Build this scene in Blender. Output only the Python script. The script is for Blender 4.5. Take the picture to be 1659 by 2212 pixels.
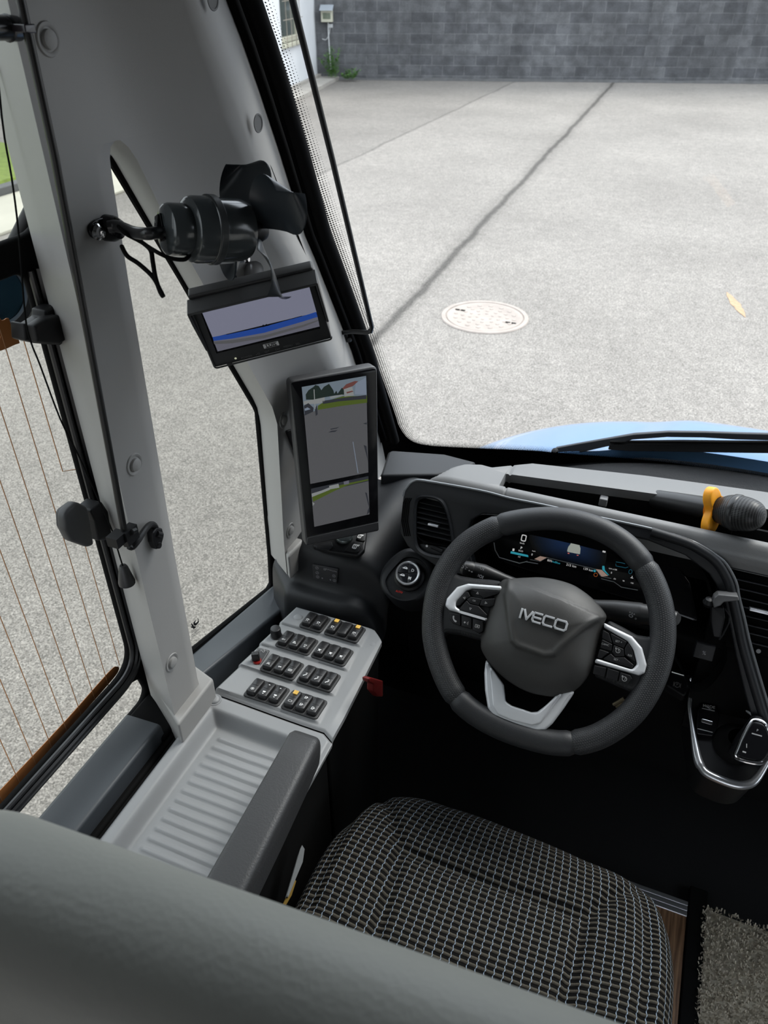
import bpy, bmesh, math, random
from mathutils import Vector as Vec, Matrix, noise
random.seed(4)
S = bpy.context.scene
COL = S.collection
for o in list(bpy.data.objects):
    bpy.data.objects.remove(o)
H = 2.2                      # eye height above the yard; points below are measured from the eye, x right, y ahead, z up
F_PX = 1660.0
PITCH = math.radians(35.5)
YAW = math.radians(22.0)
# ---------------------------------------------------------------- camera
cam_d = bpy.data.cameras.new('camera')
cam = bpy.data.objects.new('camera', cam_d)
COL.objects.link(cam)
S.camera = cam
cam_d.sensor_fit = 'VERTICAL'
cam_d.sensor_height = 36.0
cam_d.sensor_width = 27.0
cam_d.lens = 36.0 * F_PX / 2212.0
cam_d.clip_start = 0.02
cam_d.clip_end = 300
cam.location = (0, 0, H)
cam.rotation_euler = (math.pi / 2 - PITCH, 0, YAW)
cam_d.dof.use_dof = True
cam_d.dof.focus_distance = 1.15
cam_d.dof.aperture_fstop = 10.0
# ---------------------------------------------------------------- light
SKY = 1.5
world = bpy.data.worlds.new('overcast_sky')
S.world = world
world.use_nodes = True
wn = world.node_tree
wn.nodes.clear()
wo = wn.nodes.new('ShaderNodeOutputWorld')
wb = wn.nodes.new('ShaderNodeBackground')
wb.inputs[1].default_value = SKY
tc = wn.nodes.new('ShaderNodeTexCoord')
sp = wn.nodes.new('ShaderNodeSeparateXYZ')
rp = wn.nodes.new('ShaderNodeValToRGB')
rp.color_ramp.elements[0].position = 0.0
rp.color_ramp.elements[0].color = (0.62, 0.66, 0.72, 1)
rp.color_ramp.elements[1].position = 0.55
rp.color_ramp.elements[1].color = (.95, 1.02, 1.13, 1)
wn.links.new(tc.outputs['Generated'], sp.inputs[0])
wn.links.new(sp.outputs['Z'], rp.inputs[0])
wn.links.new(rp.outputs[0], wb.inputs[0])
wn.links.new(wb.outputs[0], wo.inputs[0])
sun_d = bpy.data.lights.new('sun', 'SUN')
sun_d.energy = 1.3
sun_d.angle = math.radians(25)
sun_d.color = (1.0, 0.96, 0.9)
sun = bpy.data.objects.new('sun', sun_d)
COL.objects.link(sun)
sun.rotation_euler = (math.radians(38), 0, math.radians(150))
S.view_settings.view_transform = 'Standard'
S.view_settings.look = 'None'
S.view_settings.exposure = 1.0
S.view_settings.gamma = 1.0
S.view_settings.use_curve_mapping = False
EXPO = 2.0 ** S.view_settings.exposure

# ---------------------------------------------------------------- measuring helpers
def ray(px, py):
    a = (px - 829.5) / F_PX
    b = -(py - 1106.0) / F_PX
    f = math.cos(PITCH) + b * math.sin(PITCH)
    u = -math.sin(PITCH) + b * math.cos(PITCH)
    return Vec((a * math.cos(YAW) - f * math.sin(YAW), a * math.sin(YAW) + f * math.cos(YAW), u))

def at(px, py, ax, v):
    r = ray(px, py)
    return r * (v / r['XYZ'.index(ax)])

def onp(px, py, c, n):
    r = ray(px, py)
    return r * (Vec(c).dot(n) / r.dot(n))

def frame(o, x, n):
    n = Vec(n).normalized()
    x = Vec(x)
    x = (x - n * x.dot(n)).normalized()
    y = n.cross(x)
    M = Matrix.Identity(4)
    for i in range(3):
        M[i][0], M[i][1], M[i][2], M[i][3] = x[i], y[i], n[i], o[i]
    return M

def to2(M, p):
    q = M.inverted() @ Vec(p)
    return (q.x, q.y)

def px2(M, pts, off=0.0):
    o = M.to_translation(); n = M.to_3x3().col[2]
    return [to2(M, onp(x, y, o + n * off, n)) for x, y in pts]

def Z_(x0, y0, s):
    return lambda pts: [(x0 + x / s, y0 + y / s) for x, y in pts]

def roundp(pts, r, seg=5):
    out = []
    n = len(pts)
    for i in range(n):
        p = Vec(pts[i]).to_2d(); a = Vec(pts[i - 1]).to_2d(); b = Vec(pts[(i + 1) % n]).to_2d()
        rr = r[i] if isinstance(r, (list, tuple)) else r
        da, db = a - p, b - p
        if rr <= 0 or da.length < 1e-7 or db.length < 1e-7:
            out.append(tuple(p)); continue
        ang = da.angle(db)
        if ang > 3.1:
            out.append(tuple(p)); continue
        t = min(rr / math.tan(ang / 2), da.length * .48, db.length * .48)
        p0 = p + da.normalized() * t; p1 = p + db.normalized() * t
        for k in range(seg + 1):
            s = k / seg
            q = p0 * (1 - s) ** 2 + p * 2 * s * (1 - s) + p1 * s * s
            out.append((q.x, q.y))
    return out

def smooth(pts, n=6, closed=True):
    out = []
    m = len(pts)
    P = [Vec(p) for p in pts]
    rng = range(m) if closed else range(m - 1)
    for i in rng:
        if closed:
            p0, p1, p2, p3 = P[i - 1], P[i], P[(i + 1) % m], P[(i + 2) % m]
        else:
            p0, p1, p2, p3 = P[max(i - 1, 0)], P[i], P[i + 1], P[min(i + 2, m - 1)]
        for k in range(n):
            t = k / n
            out.append(0.5 * ((2 * p1) + (p2 - p0) * t + (2 * p0 - 5 * p1 + 4 * p2 - p3) * t * t + (3 * p1 - p0 - 3 * p2 + p3) * t ** 3))
    if not closed:
        out.append(P[-1])
    return [tuple(p) for p in out]

def rrect(w, h, r, cx=0, cy=0, seg=5):
    return roundp([(cx - w / 2, cy - h / 2), (cx + w / 2, cy - h / 2), (cx + w / 2, cy + h / 2), (cx - w / 2, cy + h / 2)], r, seg)

def circ(r, n=24, cx=0, cy=0, ry=None):
    ry = r if ry is None else ry
    return [(cx + r * math.cos(2 * math.pi * k / n), cy + ry * math.sin(2 * math.pi * k / n)) for k in range(n)]

def sst(a, b, x):
    t = min(1, max(0, (x - a) / (b - a)))
    return t * t * (3 - 2 * t)

# ---------------------------------------------------------------- mesh builder
WL = {}

class MB:
    def __init__(s):
        s.bm = bmesh.new()
        s.uv = s.bm.loops.layers.uv.new('UVMap')

    def poly(s, verts, faces, mi=0, M=None, uvs=None):
        vs = [s.bm.verts.new(M @ Vec(v) if M else Vec(v)) for v in verts]
        for f in faces:
            try:
                fc = s.bm.faces.new([vs[i] for i in f])
            except ValueError:
                continue
            fc.material_index = mi
            fc.smooth = True
            if uvs:
                for l, i in zip(fc.loops, f):
                    l[s.uv].uv = uvs[i]
        return vs

    def grid(s, rows, mi=0, cu=False, cv=False, M=None, uvs=None, flip=False):
        nr, nc = len(rows), len(rows[0])
        verts = [p for r in rows for p in r]
        fs = []
        for i in range(nr if cu else nr - 1):
            for j in range(nc if cv else nc - 1):
                a, b = i * nc + j, i * nc + (j + 1) % nc
                c, d = ((i + 1) % nr) * nc + (j + 1) % nc, ((i + 1) % nr) * nc + j
                fs.append((a, d, c, b) if flip else (a, b, c, d))
        return s.poly(verts, fs, mi, M, uvs)

    def from_curve(s, cu, M, mi):
        ob = bpy.data.objects.new('tmp', cu)
        COL.objects.link(ob)
        dg = bpy.context.evaluated_depsgraph_get()
        me = bpy.data.meshes.new_from_object(ob.evaluated_get(dg))
        n0, f0 = len(s.bm.verts), len(s.bm.faces)
        s.bm.from_mesh(me)
        s.bm.verts.ensure_lookup_table(); s.bm.faces.ensure_lookup_table()
        for v in s.bm.verts[n0:]:
            v.co = M @ v.co
        for f in s.bm.faces[f0:]:
            f.material_index = mi
            f.smooth = True
        bpy.data.objects.remove(ob)
        bpy.data.meshes.remove(me)
        bpy.data.curves.remove(cu)

    def plate(s, outs, M, th, bev=0, mi=0, off=0.0, res=2):
        # outs: outline and holes as 2D loops in the frame M; the front face lies at +off
        cu = bpy.data.curves.new('c', 'CURVE')
        cu.dimensions = '2D'; cu.fill_mode = 'BOTH'
        cu.extrude = max(th / 2 - bev, 1e-5); cu.bevel_depth = bev; cu.bevel_resolution = res
        cu.offset = -bev
        for o in outs:
            sp_ = cu.splines.new('POLY')
            sp_.points.add(len(o) - 1)
            for q, p in zip(sp_.points, o):
                q.co = (p[0], p[1], 0, 1)
            sp_.use_cyclic_u = True
        s.from_curve(cu, M @ Matrix.Translation((0, 0, off - th / 2)), mi)

    def text(s, body, M, size, mi=0, th=.0002, align='CENTER', shear=0, bold=0):
        cu = bpy.data.curves.new('t', 'FONT')
        cu.body = body; cu.size = size; cu.extrude = th; cu.align_x = align; cu.align_y = 'CENTER'
        cu.shear = shear; cu.offset = bold; cu.resolution_u = 3
        s.from_curve(cu, M, mi)

    def box(s, c, d, M=None, mi=0, R=None):
        T = Matrix.Translation(Vec(c))
        if R: T = T @ R
        if M: T = M @ T
        x, y, z = d[0] / 2, d[1] / 2, d[2] / 2
        v = [(-x, -y, -z), (x, -y, -z), (x, y, -z), (-x, y, -z), (-x, -y, z), (x, -y, z), (x, y, z), (-x, y, z)]
        return s.poly(v, [(0, 3, 2, 1), (4, 5, 6, 7), (0, 1, 5, 4), (1, 2, 6, 5), (2, 3, 7, 6), (3, 0, 4, 7)], mi, T)

    def tube(s, pts, r, n=10, mi=0, caps=True, closed=False):
        P = [Vec(p) for p in pts]
        m = len(P)
        rows = []
        prev = None
        for i, p in enumerate(P):
            if closed:
                t = (P[(i + 1) % m] - P[i - 1]).normalized()
            else:
                t = (P[min(i + 1, m - 1)] - P[max(i - 1, 0)]).normalized()
            if prev is None:
                a = t.cross(Vec((0.3, 0.2, 1))).normalized()
            else:
                a = (prev - t * prev.dot(t)).normalized()
            b = t.cross(a)
            prev = a
            rr = r[i] if isinstance(r, (list, tuple)) else r
            rows.append([p + (a * math.cos(2 * math.pi * k / n) + b * math.sin(2 * math.pi * k / n)) * rr for k in range(n)])
        vs = s.grid(rows, mi, cu=closed, cv=True)
        if caps and not closed:
            for ring in (vs[:n][::-1], vs[-n:]):
                try:
                    f = s.bm.faces.new(ring); f.material_index = mi; f.smooth = True
                except ValueError:
                    pass

    def lathe(s, prof, M, n=32, mi=0):
        rows = [[(max(r, 1e-5) * math.cos(2 * math.pi * k / n), max(r, 1e-5) * math.sin(2 * math.pi * k / n), h) for k in range(n)] for r, h in prof]
        s.grid(rows, mi, cv=True, M=M)

    def loft(s, loops, mi=0, cap=(True, True), M=None):
        vs = s.grid(loops, mi, cv=True, M=M)
        n = len(loops[0])
        for c, ring in zip(cap, (vs[:n][::-1], vs[-n:])):
            if c:
                f = s.bm.faces.new(ring); f.material_index = mi; f.smooth = True

    def build(s, name, mats, parent=None, bevel=0, seg=3, sub=0, sharp=38, loc=None, local=False, kind=None, recalc=True):
        bm = s.bm
        bmesh.ops.remove_doubles(bm, verts=bm.verts, dist=1e-6)
        if recalc:
            bmesh.ops.recalc_face_normals(bm, faces=bm.faces)
        if not local:
            if parent is not None:
                base = WL[parent.name]
            else:
                lo = Vec((min(v.co[i] for v in bm.verts) for i in range(3)))
                hi = Vec((max(v.co[i] for v in bm.verts) for i in range(3)))
                base = Vec(loc) if loc is not None else Vec(((lo.x + hi.x) / 2, (lo.y + hi.y) / 2, lo.z))
            bmesh.ops.translate(bm, verts=bm.verts, vec=-base)
        else:
            base = Vec(loc)
        me = bpy.data.meshes.new(name)
        bm.to_mesh(me); bm.free()
        for m in (mats if isinstance(mats, (list, tuple)) else [mats]):
            me.materials.append(m)
        if not bevel and not sub:
            me.set_sharp_from_angle(angle=math.radians(sharp))
        ob = bpy.data.objects.new(name, me)
        COL.objects.link(ob)
        if parent is not None:
            ob.parent = parent
            ob.location = (base - WL[parent.name]) if local else (0, 0, 0)
        else:
            ob.location = base + Vec((0, 0, H))
        WL[ob.name] = base if not (parent is not None and not local) else WL[parent.name]
        if bevel:
            b = ob.modifiers.new('bevel', 'BEVEL'); b.width = bevel; b.segments = seg; b.limit_method = 'ANGLE'
            b.angle_limit = math.radians(30); b.harden_normals = True
        if sub:
            b = ob.modifiers.new('sub', 'SUBSURF'); b.levels = sub; b.render_levels = sub
        if kind: ob['kind'] = kind
        return ob

def thing(name, label, cat, loc, group=None):
    o = bpy.data.objects.new(name, None)
    COL.objects.link(o)
    o.empty_display_size = .05
    o.location = Vec(loc) + Vec((0, 0, H))
    WL[o.name] = Vec(loc)
    o['label'] = label; o['category'] = cat
    if group: o['group'] = group
    return o

def tag(o, label, cat, group=None):
    o['label'] = label; o['category'] = cat
    if group: o['group'] = group
    return o

# ---------------------------------------------------------------- materials
def node(nt, typ, **kw):
    n = nt.nodes.new(typ)
    for k, v in kw.items():
        if hasattr(n, k): setattr(n, k, v)
    return n

def pm(name, col, rough=.5, metal=0.0, bump=0.0, scale=900.0, spec=.5, var=0.0, vscale=6.0, coat=0.0, detail=2.0, tex='noise', sheen=0.0):
    m = bpy.data.materials.new(name); m.use_nodes = True
    nt = m.node_tree
    b = nt.nodes['Principled BSDF']
    b.inputs['Base Color'].default_value = (*col, 1)
    b.inputs['Roughness'].default_value = rough
    b.inputs['Metallic'].default_value = metal
    b.inputs['Specular IOR Level'].default_value = spec
    b.inputs['Coat Weight'].default_value = coat
    if sheen:
        b.inputs['Sheen Weight'].default_value = sheen
    tcn = nt.nodes.new('ShaderNodeTexCoord')
    if var:
        nz = nt.nodes.new('ShaderNodeTexNoise'); nz.inputs['Scale'].default_value = vscale; nz.inputs['Detail'].default_value = 6
        nt.links.new(tcn.outputs['Object'], nz.inputs['Vector'])
        mr = nt.nodes.new('ShaderNodeMapRange'); mr.inputs[3].default_value = 1 - var; mr.inputs[4].default_value = 1 + var
        nt.links.new(nz.outputs['Fac'], mr.inputs[0])
        mx = nt.nodes.new('ShaderNodeMix'); mx.data_type = 'RGBA'; mx.blend_type = 'MULTIPLY'; mx.inputs[0].default_value = 1
        mx.inputs[6].default_value = (*col, 1)
        nt.links.new(mr.outputs[0], mx.inputs[7])
        nt.links.new(mx.outputs[2], b.inputs['Base Color'])
    if bump:
        if tex == 'voronoi':
            tx = nt.nodes.new('ShaderNodeTexVoronoi'); o = 'Distance'
        else:
            tx = nt.nodes.new('ShaderNodeTexNoise'); tx.inputs['Detail'].default_value = detail; o = 'Fac'
        tx.inputs['Scale'].default_value = scale
        nt.links.new(tcn.outputs['Object'], tx.inputs['Vector'])
        bp = nt.nodes.new('ShaderNodeBump'); bp.inputs['Strength'].default_value = bump; bp.inputs['Distance'].default_value = .001
        nt.links.new(tx.outputs[o], bp.inputs['Height'])
        nt.links.new(bp.outputs[0], b.inputs['Normal'])
    return m

def em(name, col, k=1.0):
    m = bpy.data.materials.new(name); m.use_nodes = True
    b = m.node_tree.nodes['Principled BSDF']
    b.inputs['Base Color'].default_value = (0.01, 0.01, 0.01, 1)
    b.inputs['Roughness'].default_value = .25
    b.inputs['Emission Color'].default_value = (*col, 1)
    b.inputs['Emission Strength'].default_value = k / EXPO
    return m

def glass(name, tint=(.95, .97, .96), refl=.006):
    m = bpy.data.materials.new(name); m.use_nodes = True
    nt = m.node_tree; nt.nodes.clear()
    o = nt.nodes.new('ShaderNodeOutputMaterial')
    t = nt.nodes.new('ShaderNodeBsdfTransparent'); t.inputs[0].default_value = (*tint, 1)
    g = nt.nodes.new('ShaderNodeBsdfGlossy'); g.inputs['Roughness'].default_value = .02
    fr = nt.nodes.new('ShaderNodeLayerWeight'); fr.inputs[0].default_value = .35
    mr = nt.nodes.new('ShaderNodeMath'); mr.operation = 'MULTIPLY'; mr.inputs[1].default_value = refl * 4
    mx = nt.nodes.new('ShaderNodeMixShader')
    nt.links.new(fr.outputs['Fresnel'], mr.inputs[0])
    nt.links.new(mr.outputs[0], mx.inputs[0]); nt.links.new(t.outputs[0], mx.inputs[1]); nt.links.new(g.outputs[0], mx.inputs[2])
    nt.links.new(mx.outputs[0], o.inputs[0])
    return m

GREY = pm('grey_moulded_plastic', (.29, .285, .277), .5, bump=.12, scale=1500, spec=.35)
GREYC = pm('grey_console_plastic', (.245, .25, .255), .45, bump=.15, scale=1800, spec=.4)
DASH = pm('window_lit_dash_plastic', (.15, .15, .148), .50, bump=.25, scale=1400, spec=.6)  # paler copy of the dash plastic: windscreen light put into the top pad's colour
DASH_SHADE = pm('shaded_dash_plastic', (.013, .014, .016), .47, bump=.2, scale=1400, spec=.35)  # same plastic, with the shade away from the windscreen put into its colour
BLK = pm('black_plastic', (.009, .009, .010), .45, spec=.3)
BLKM = pm('matt_black_rubber', (.006, .006, .006), .75, spec=.07)
LETTER = pm('bright_lettering', (.72, .73, .75), .3, metal=.35)
BLKG = pm('gloss_black', (.006, .006, .007), .12, spec=.3)
SATIN = pm('satin_silver', (.62, .63, .65), .28, metal=.85)
CHROME = pm('chrome', (.8, .8, .82), .12, metal=1)
SILV = pm('silver_paint', (.70, .71, .73), .34, metal=.2)
WHITE = pm('white_print', (.75, .75, .75), .5)
GREYP = pm('grey_print', (.32, .32, .32), .5)
RED = pm('red_plastic', (.13, .006, .005), .5)
GLASS = glass('window_glass')
GLASST = glass('tinted_side_glass', (.80, .81, .79))
# ================================================================ the yard outside
def mat_asphalt():
    m = bpy.data.materials.new('weathered_asphalt'); m.use_nodes = True
    nt = m.node_tree; b = nt.nodes['Principled BSDF']; b.inputs['Roughness'].default_value = .85; b.inputs['Specular IOR Level'].default_value = .2
    L = nt.links.new
    tcn = node(nt, 'ShaderNodeTexCoord')
    def nz(scale, det, rough=.6):
        n = node(nt, 'ShaderNodeTexNoise'); n.inputs['Scale'].default_value = scale; n.inputs['Detail'].default_value = det
        n.inputs['Roughness'].default_value = rough
        L(tcn.outputs['Object'], n.inputs['Vector']); return n
    fine = nz(140, 3, .75); mid = nz(9, 5); big = nz(.55, 5)
    vor = node(nt, 'ShaderNodeTexVoronoi'); vor.inputs['Scale'].default_value = 125
    L(tcn.outputs['Object'], vor.inputs['Vector'])
    r1 = node(nt, 'ShaderNodeValToRGB')
    r1.color_ramp.elements[0].position = .33; r1.color_ramp.elements[0].color = (.094, .087, .078, 1)
    r1.color_ramp.elements[1].position = .66; r1.color_ramp.elements[1].color = (.345, .318, .287, 1)
    L(fine.outputs['Fac'], r1.inputs[0])
    def mulrange(a, lo, hi, src, f0=.3, f1=.7):
        mr = node(nt, 'ShaderNodeMapRange'); mr.inputs[1].default_value = f0; mr.inputs[2].default_value = f1
        mr.inputs[3].default_value = lo; mr.inputs[4].default_value = hi
        L(src, mr.inputs[0])
        mx = node(nt, 'ShaderNodeMix'); mx.data_type = 'RGBA'; mx.blend_type = 'MULTIPLY'; mx.inputs[0].default_value = 1
        L(a, mx.inputs[6]); L(mr.outputs[0], mx.inputs[7]); return mx.outputs[2]
    c = mulrange(r1.outputs[0], .9, 1.1, mid.outputs['Fac'])
    c = mulrange(c, .86, 1.1, big.outputs['Fac'])
    c = mulrange(c, .58, 1.45, vor.outputs['Color'], 0, 1)
    sx = node(nt, 'ShaderNodeSeparateXYZ'); L(tcn.outputs['Object'], sx.inputs[0])
    def math_(op, a, bb):
        n = node(nt, 'ShaderNodeMath'); n.operation = op
        for i, v in enumerate((a, bb)):
            if isinstance(v, (int, float)): n.inputs[i].default_value = v
            else: L(v, n.inputs[i])
        return n.outputs[0]
    wob = nz(1.6, 3)
    wv = math_('MULTIPLY', math_('SUBTRACT', wob.outputs['Fac'], .5), .10)
    def seam(x0, y0, k, w, dark, ymin):
        nonlocal c
        d = math_('ABSOLUTE', math_('ADD', math_('SUBTRACT', sx.outputs[0], math_('ADD', x0 - k * y0, math_('MULTIPLY', sx.outputs[1], k))), wv), 0)
        mr = node(nt, 'ShaderNodeMapRange'); mr.inputs[1].default_value = w * .3; mr.inputs[2].default_value = w
        mr.inputs[3].default_value = dark; mr.inputs[4].default_value = 1
        L(d, mr.inputs[0])
        mx = node(nt, 'ShaderNodeMix'); mx.data_type = 'RGBA'; mx.blend_type = 'MULTIPLY'
        L(math_('GREATER_THAN', sx.outputs[1], ymin), mx.inputs[0])
        L(c, mx.inputs[6]); L(mr.outputs[0], mx.inputs[7]); c = mx.outputs[2]
    seam(-2.034, 5.325, -.038, .05, .45, 3.5)
    seam(-2.034, 5.325, -.038, .16, .82, 3.5)
    seam(-4.72, 9.8, -.002, .04, .68, 7.0)
    # older, greyer strip of paving left of the second seam
    st = node(nt, 'ShaderNodeMapRange'); st.inputs[1].default_value = -4.76; st.inputs[2].default_value = -4.70; st.inputs[3].default_value = .86; st.inputs[4].default_value = 1
    L(sx.outputs[0], st.inputs[0])
    mx = node(nt, 'ShaderNodeMix'); mx.data_type = 'RGBA'; mx.blend_type = 'MULTIPLY'; L(math_('GREATER_THAN', sx.outputs[1], 7.0), mx.inputs[0])
    L(c, mx.inputs[6]); L(st.outputs[0], mx.inputs[7]); c = mx.outputs[2]
    L(c, b.inputs['Base Color'])
    bp = node(nt, 'ShaderNodeBump'); bp.inputs['Strength'].default_value = .5; bp.inputs['Distance'].default_value = .004
    L(fine.outputs['Fac'], bp.inputs['Height']); L(bp.outputs[0], b.inputs['Normal'])
    return m

mb = MB()
mb.poly([(-60, -30, -2.2), (40, -30, -2.2), (40, 45, -2.2), (-60, 45, -2.2)], [(0, 1, 2, 3)])
mb.build('ground', mat_asphalt(), kind='structure', loc=(0, 0, -2.2))

# concrete block wall across the far end of the yard
def mat_blocks():
    m = bpy.data.materials.new('concrete_blocks'); m.use_nodes = True
    nt = m.node_tree; b = nt.nodes['Principled BSDF']; b.inputs['Roughness'].default_value = .9
    L = nt.links.new
    tcn = node(nt, 'ShaderNodeTexCoord')
    mp = node(nt, 'ShaderNodeMapping'); mp.inputs['Rotation'].default_value = (math.pi / 2, 0, 0)
    L(tcn.outputs['Object'], mp.inputs[0])
    br = node(nt, 'ShaderNodeTexBrick')
    br.inputs['Scale'].default_value = 1; br.inputs['Brick Width'].default_value = .5; br.inputs['Row Height'].default_value = .205
    br.inputs['Mortar Size'].default_value = .010; br.inputs['Mortar Smooth'].default_value = .4; br.inputs['Bias'].default_value = -.1
    br.inputs['Color1'].default_value = (.066, .068, .073, 1); br.inputs['Color2'].default_value = (.100, .102, .106, 1)
    br.inputs['Mortar'].default_value = (.118, .120, .124, 1)
    L(mp.outputs[0], br.inputs['Vector'])
    def mul(a, scale, det, lo, hi, f0, f1, stretch=None):
        n = node(nt, 'ShaderNodeTexNoise'); n.inputs['Scale'].default_value = scale; n.inputs['Detail'].default_value = det
        if stretch:
            mq = node(nt, 'ShaderNodeMapping'); mq.inputs['Scale'].default_value = stretch
            L(tcn.outputs['Object'], mq.inputs[0]); L(mq.outputs[0], n.inputs['Vector'])
        else:
            L(tcn.outputs['Object'], n.inputs['Vector'])
        mr = node(nt, 'ShaderNodeMapRange'); mr.inputs[1].default_value = f0; mr.inputs[2].default_value = f1
        mr.inputs[3].default_value = lo; mr.inputs[4].default_value = hi
        L(n.outputs['Fac'], mr.inputs[0])
        mx = node(nt, 'ShaderNodeMix'); mx.data_type = 'RGBA'; mx.blend_type = 'MULTIPLY'; mx.inputs[0].default_value = 1
        L(a, mx.inputs[6]); L(mr.outputs[0], mx.inputs[7]); return mx.outputs[2]
    c = mul(br.outputs['Color'], 4.2, 4, .78, 1.12, .40, .60, (1, 1, 1.2))
    c = mul(c, .6, 4, .82, 1.15, .35, .65)
    c = mul(c, 1.1, 4, .80, 1.12, .35, .65, (2.2, 1, .5))
    c = mul(c, 40, 4, .85, 1.15, .3, .7)
    L(c, b.inputs['Base Color'])
    bp = node(nt, 'ShaderNodeBump'); bp.inputs['Strength'].default_value = .5; bp.inputs['Distance'].default_value = .008
    L(br.outputs['Fac'], bp.inputs['Height']); bp.invert = True
    L(bp.outputs[0], b.inputs['Normal'])
    return m

WA = at(700, 172, 'Z', -2.2); WB = at(1659, 181, 'Z', -2.2)
wd = (WB - WA).normalized(); wnrm = Vec((wd.y, -wd.x, 0))      # towards the bus
wang = math.atan2(wd.y, wd.x)
mb = MB()
mb.box((9, .12, 2.1), (26, .24, 4.4))
w = mb.build('wall_far', mat_blocks(), kind='structure', local=True, loc=WA + Vec((0, 0, -.1)))
w.rotation_euler = (0, 0, wang)
ftm = pm('wall_foot_dirt', (.075, .075, .075), .95, bump=.6, scale=30, var=.4, vscale=8)
mb = MB()
rows = []
for i in range(90):
    x = -3 + i * .27
    hgt = .03 + .035 * noise.noise((x * 1.3, 0, 0)) + .02
    dd = .06 + .04 * noise.noise((x * 2.1, 5, 0))
    rows.append([(x, -.005, hgt), (x, -dd * .5, hgt * .6), (x, -dd, 0.002)])
mb.grid(rows)
w = mb.build('trim_1', ftm, kind='structure', local=True, loc=WA)
w.rotation_euler = (0, 0, wang)

# white rendered building at the left end of the wall
BC = at(697, 170, 'Z', -2.2) + Vec((-.05, -.1, 0))
BD = at(612, 208, 'Z', -2.2)
bd = (BD - BC).normalized()                  # along the facade, towards us
bn = Vec((-bd.y, bd.x, 0))                  # out of the facade, to the right
if bn.x < 0: bn = -bn
bang = math.atan2(bd.y, bd.x)
B = thing('building', 'white rendered building with a barred window at the left end of the block wall', 'building', BC)
wht = pm('white_render', (.60, .61, .62), .8, bump=.2, scale=25, var=.10, vscale=3)
FM = frame(BC, bd, bn)                       # x along the facade, y up or down, z out
up = 1 if FM.to_3x3().col[1].z > 0 else -1
def facade(px, py, off=0.0):
    q = onp(px, py, BC + bn * off, bn); return to2(FM, q)
wpx = [facade(*p) for p in ((602, -60), (643, -60), (645, 88), (606, 95))]
wx0 = sum(p[0] for p in wpx[1:3]) / 2; wx1 = (wpx[0][0] + wpx[3][0]) / 2
wy1 = wpx[2][1] * .5 + wpx[3][1] * .5; wy0 = wy1 + up * 1.25
x0, x1 = min(wx0, wx1), max(wx0, wx1)
ylo, yhi = (.12 * up, 5 * up)
mb = MB()
mb.plate([[(0, ylo), (9, ylo), (9, yhi), (0, yhi)], [(x0, wy1), (x1, wy1), (x1, wy0), (x0, wy0)]], FM, .25)
mb.box((BC + bd * .06 - bn * 2 + Vec((0, 0, 2.55))), (.24, 4, 4.9), R=Matrix.Rotation(bang, 4, 'Z'))
mb.build('outer_wall', wht, B)
mb = MB()
conc = pm('old_concrete', (.30, .28, .25), .9, bump=.4, scale=30, var=.3, vscale=4)
mb.box((BC + bd * 4.4 + bn * .02 + Vec((0, 0, .06))), (9.2, .12, .12), R=Matrix.Rotation(bang, 4, 'Z'))
mb.box((BC + bd * 4.4 + bn * .25 + Vec((0, 0, .035))), (9.2, .5, .07), R=Matrix.Rotation(bang, 4, 'Z'))
mb.build('plinth', conc, B)
cream = pm('cream_paint', (.44, .43, .34), .6)
fr = MB()
t = .06
fr.plate([[(x0, wy1), (x1, wy1), (x1, wy0), (x0, wy0)], [(x0 + t, wy1 + up * t * 1.6), (x1 - t, wy1 + up * t * 1.6), (x1 - t, wy0 - up * t), (x0 + t, wy0 - up * t)]], FM, .09, .004, off=-.03)
fr.plate([[(x0 - .03, wy1 - up * .07), (x1 + .03, wy1 - up * .07), (x1 + .03, wy1), (x0 - .03, wy1)]], FM, .12, .004, off=.06)
wfr = fr.build('window', cream, B)
pn = MB()
pn.plate([[(x0 + t, wy1 + up * t), (x1 - t, wy1 + up * t), (x1 - t, wy0 - up * t), (x0 + t, wy0 - up * t)]], FM, .01, off=-.09)
pn.build('pane', pm('dark_window_glass', (.06, .075, .07), .12), wfr)
bars = MB()
for k in range(4):
    xx = x0 + (x1 - x0) * (k + .5) / 4
    bars.tube([FM @ Vec((xx, wy1 - up * .08, .07)), FM @ Vec((xx, wy0, .07))], .007, 6)
for k in range(4):
    yy = wy1 + (wy0 - wy1) * (k + .3) / 4
    bars.tube([FM @ Vec((x0 - .04, yy, .07)), FM @ Vec((x1 + .04, yy, .07))], .006, 6)
bars.build('window_grille', pm('rusty_bars', (.25, .22, .18), .7), B)

# electricity meter box with rain hood and conduit on the block wall
WM = frame(WA, wd, wnrm)
wup = 1 if WM.to_3x3().col[1].z > 0 else -1
def wallp(px, py, off=0.0):
    q = onp(px, py, WA + wnrm * off, wnrm); return to2(WM, q)
zz = Z_(560, 0, 6.9125)
bx = [wallp(*p, .12) for p in zz([(925, 330), (1095, 330), (1095, 145), (925, 145)])]
mbase = WM @ Vec(((bx[0][0] + bx[1][0]) / 2, bx[0][1], 0))
MT = thing('meter_box', 'cream electricity meter box under a grey rain hood on the block wall', 'meter box', mbase)
cxm = (bx[0][0] + bx[1][0]) / 2; hw = abs(bx[1][0] - bx[0][0]) / 2; y0m, y1m = bx[0][1], bx[3][1]
q = MB()
q.plate([rrect(hw * 2, abs(y1m - y0m), .01, cxm, (y0m + y1m) / 2)], WM, .13, .006, off=.13)
bxo = q.build('case', cream, MT)
q = MB()
q.plate([rrect(hw * 1.35, abs(y1m - y0m) * .5, .008, cxm, (y0m + y1m) / 2)], WM, .006, .001, off=.135)
q.build('viewing_window', pm('green_grey_glass', (.12, .14, .10), .2), bxo)
q = MB()
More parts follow.
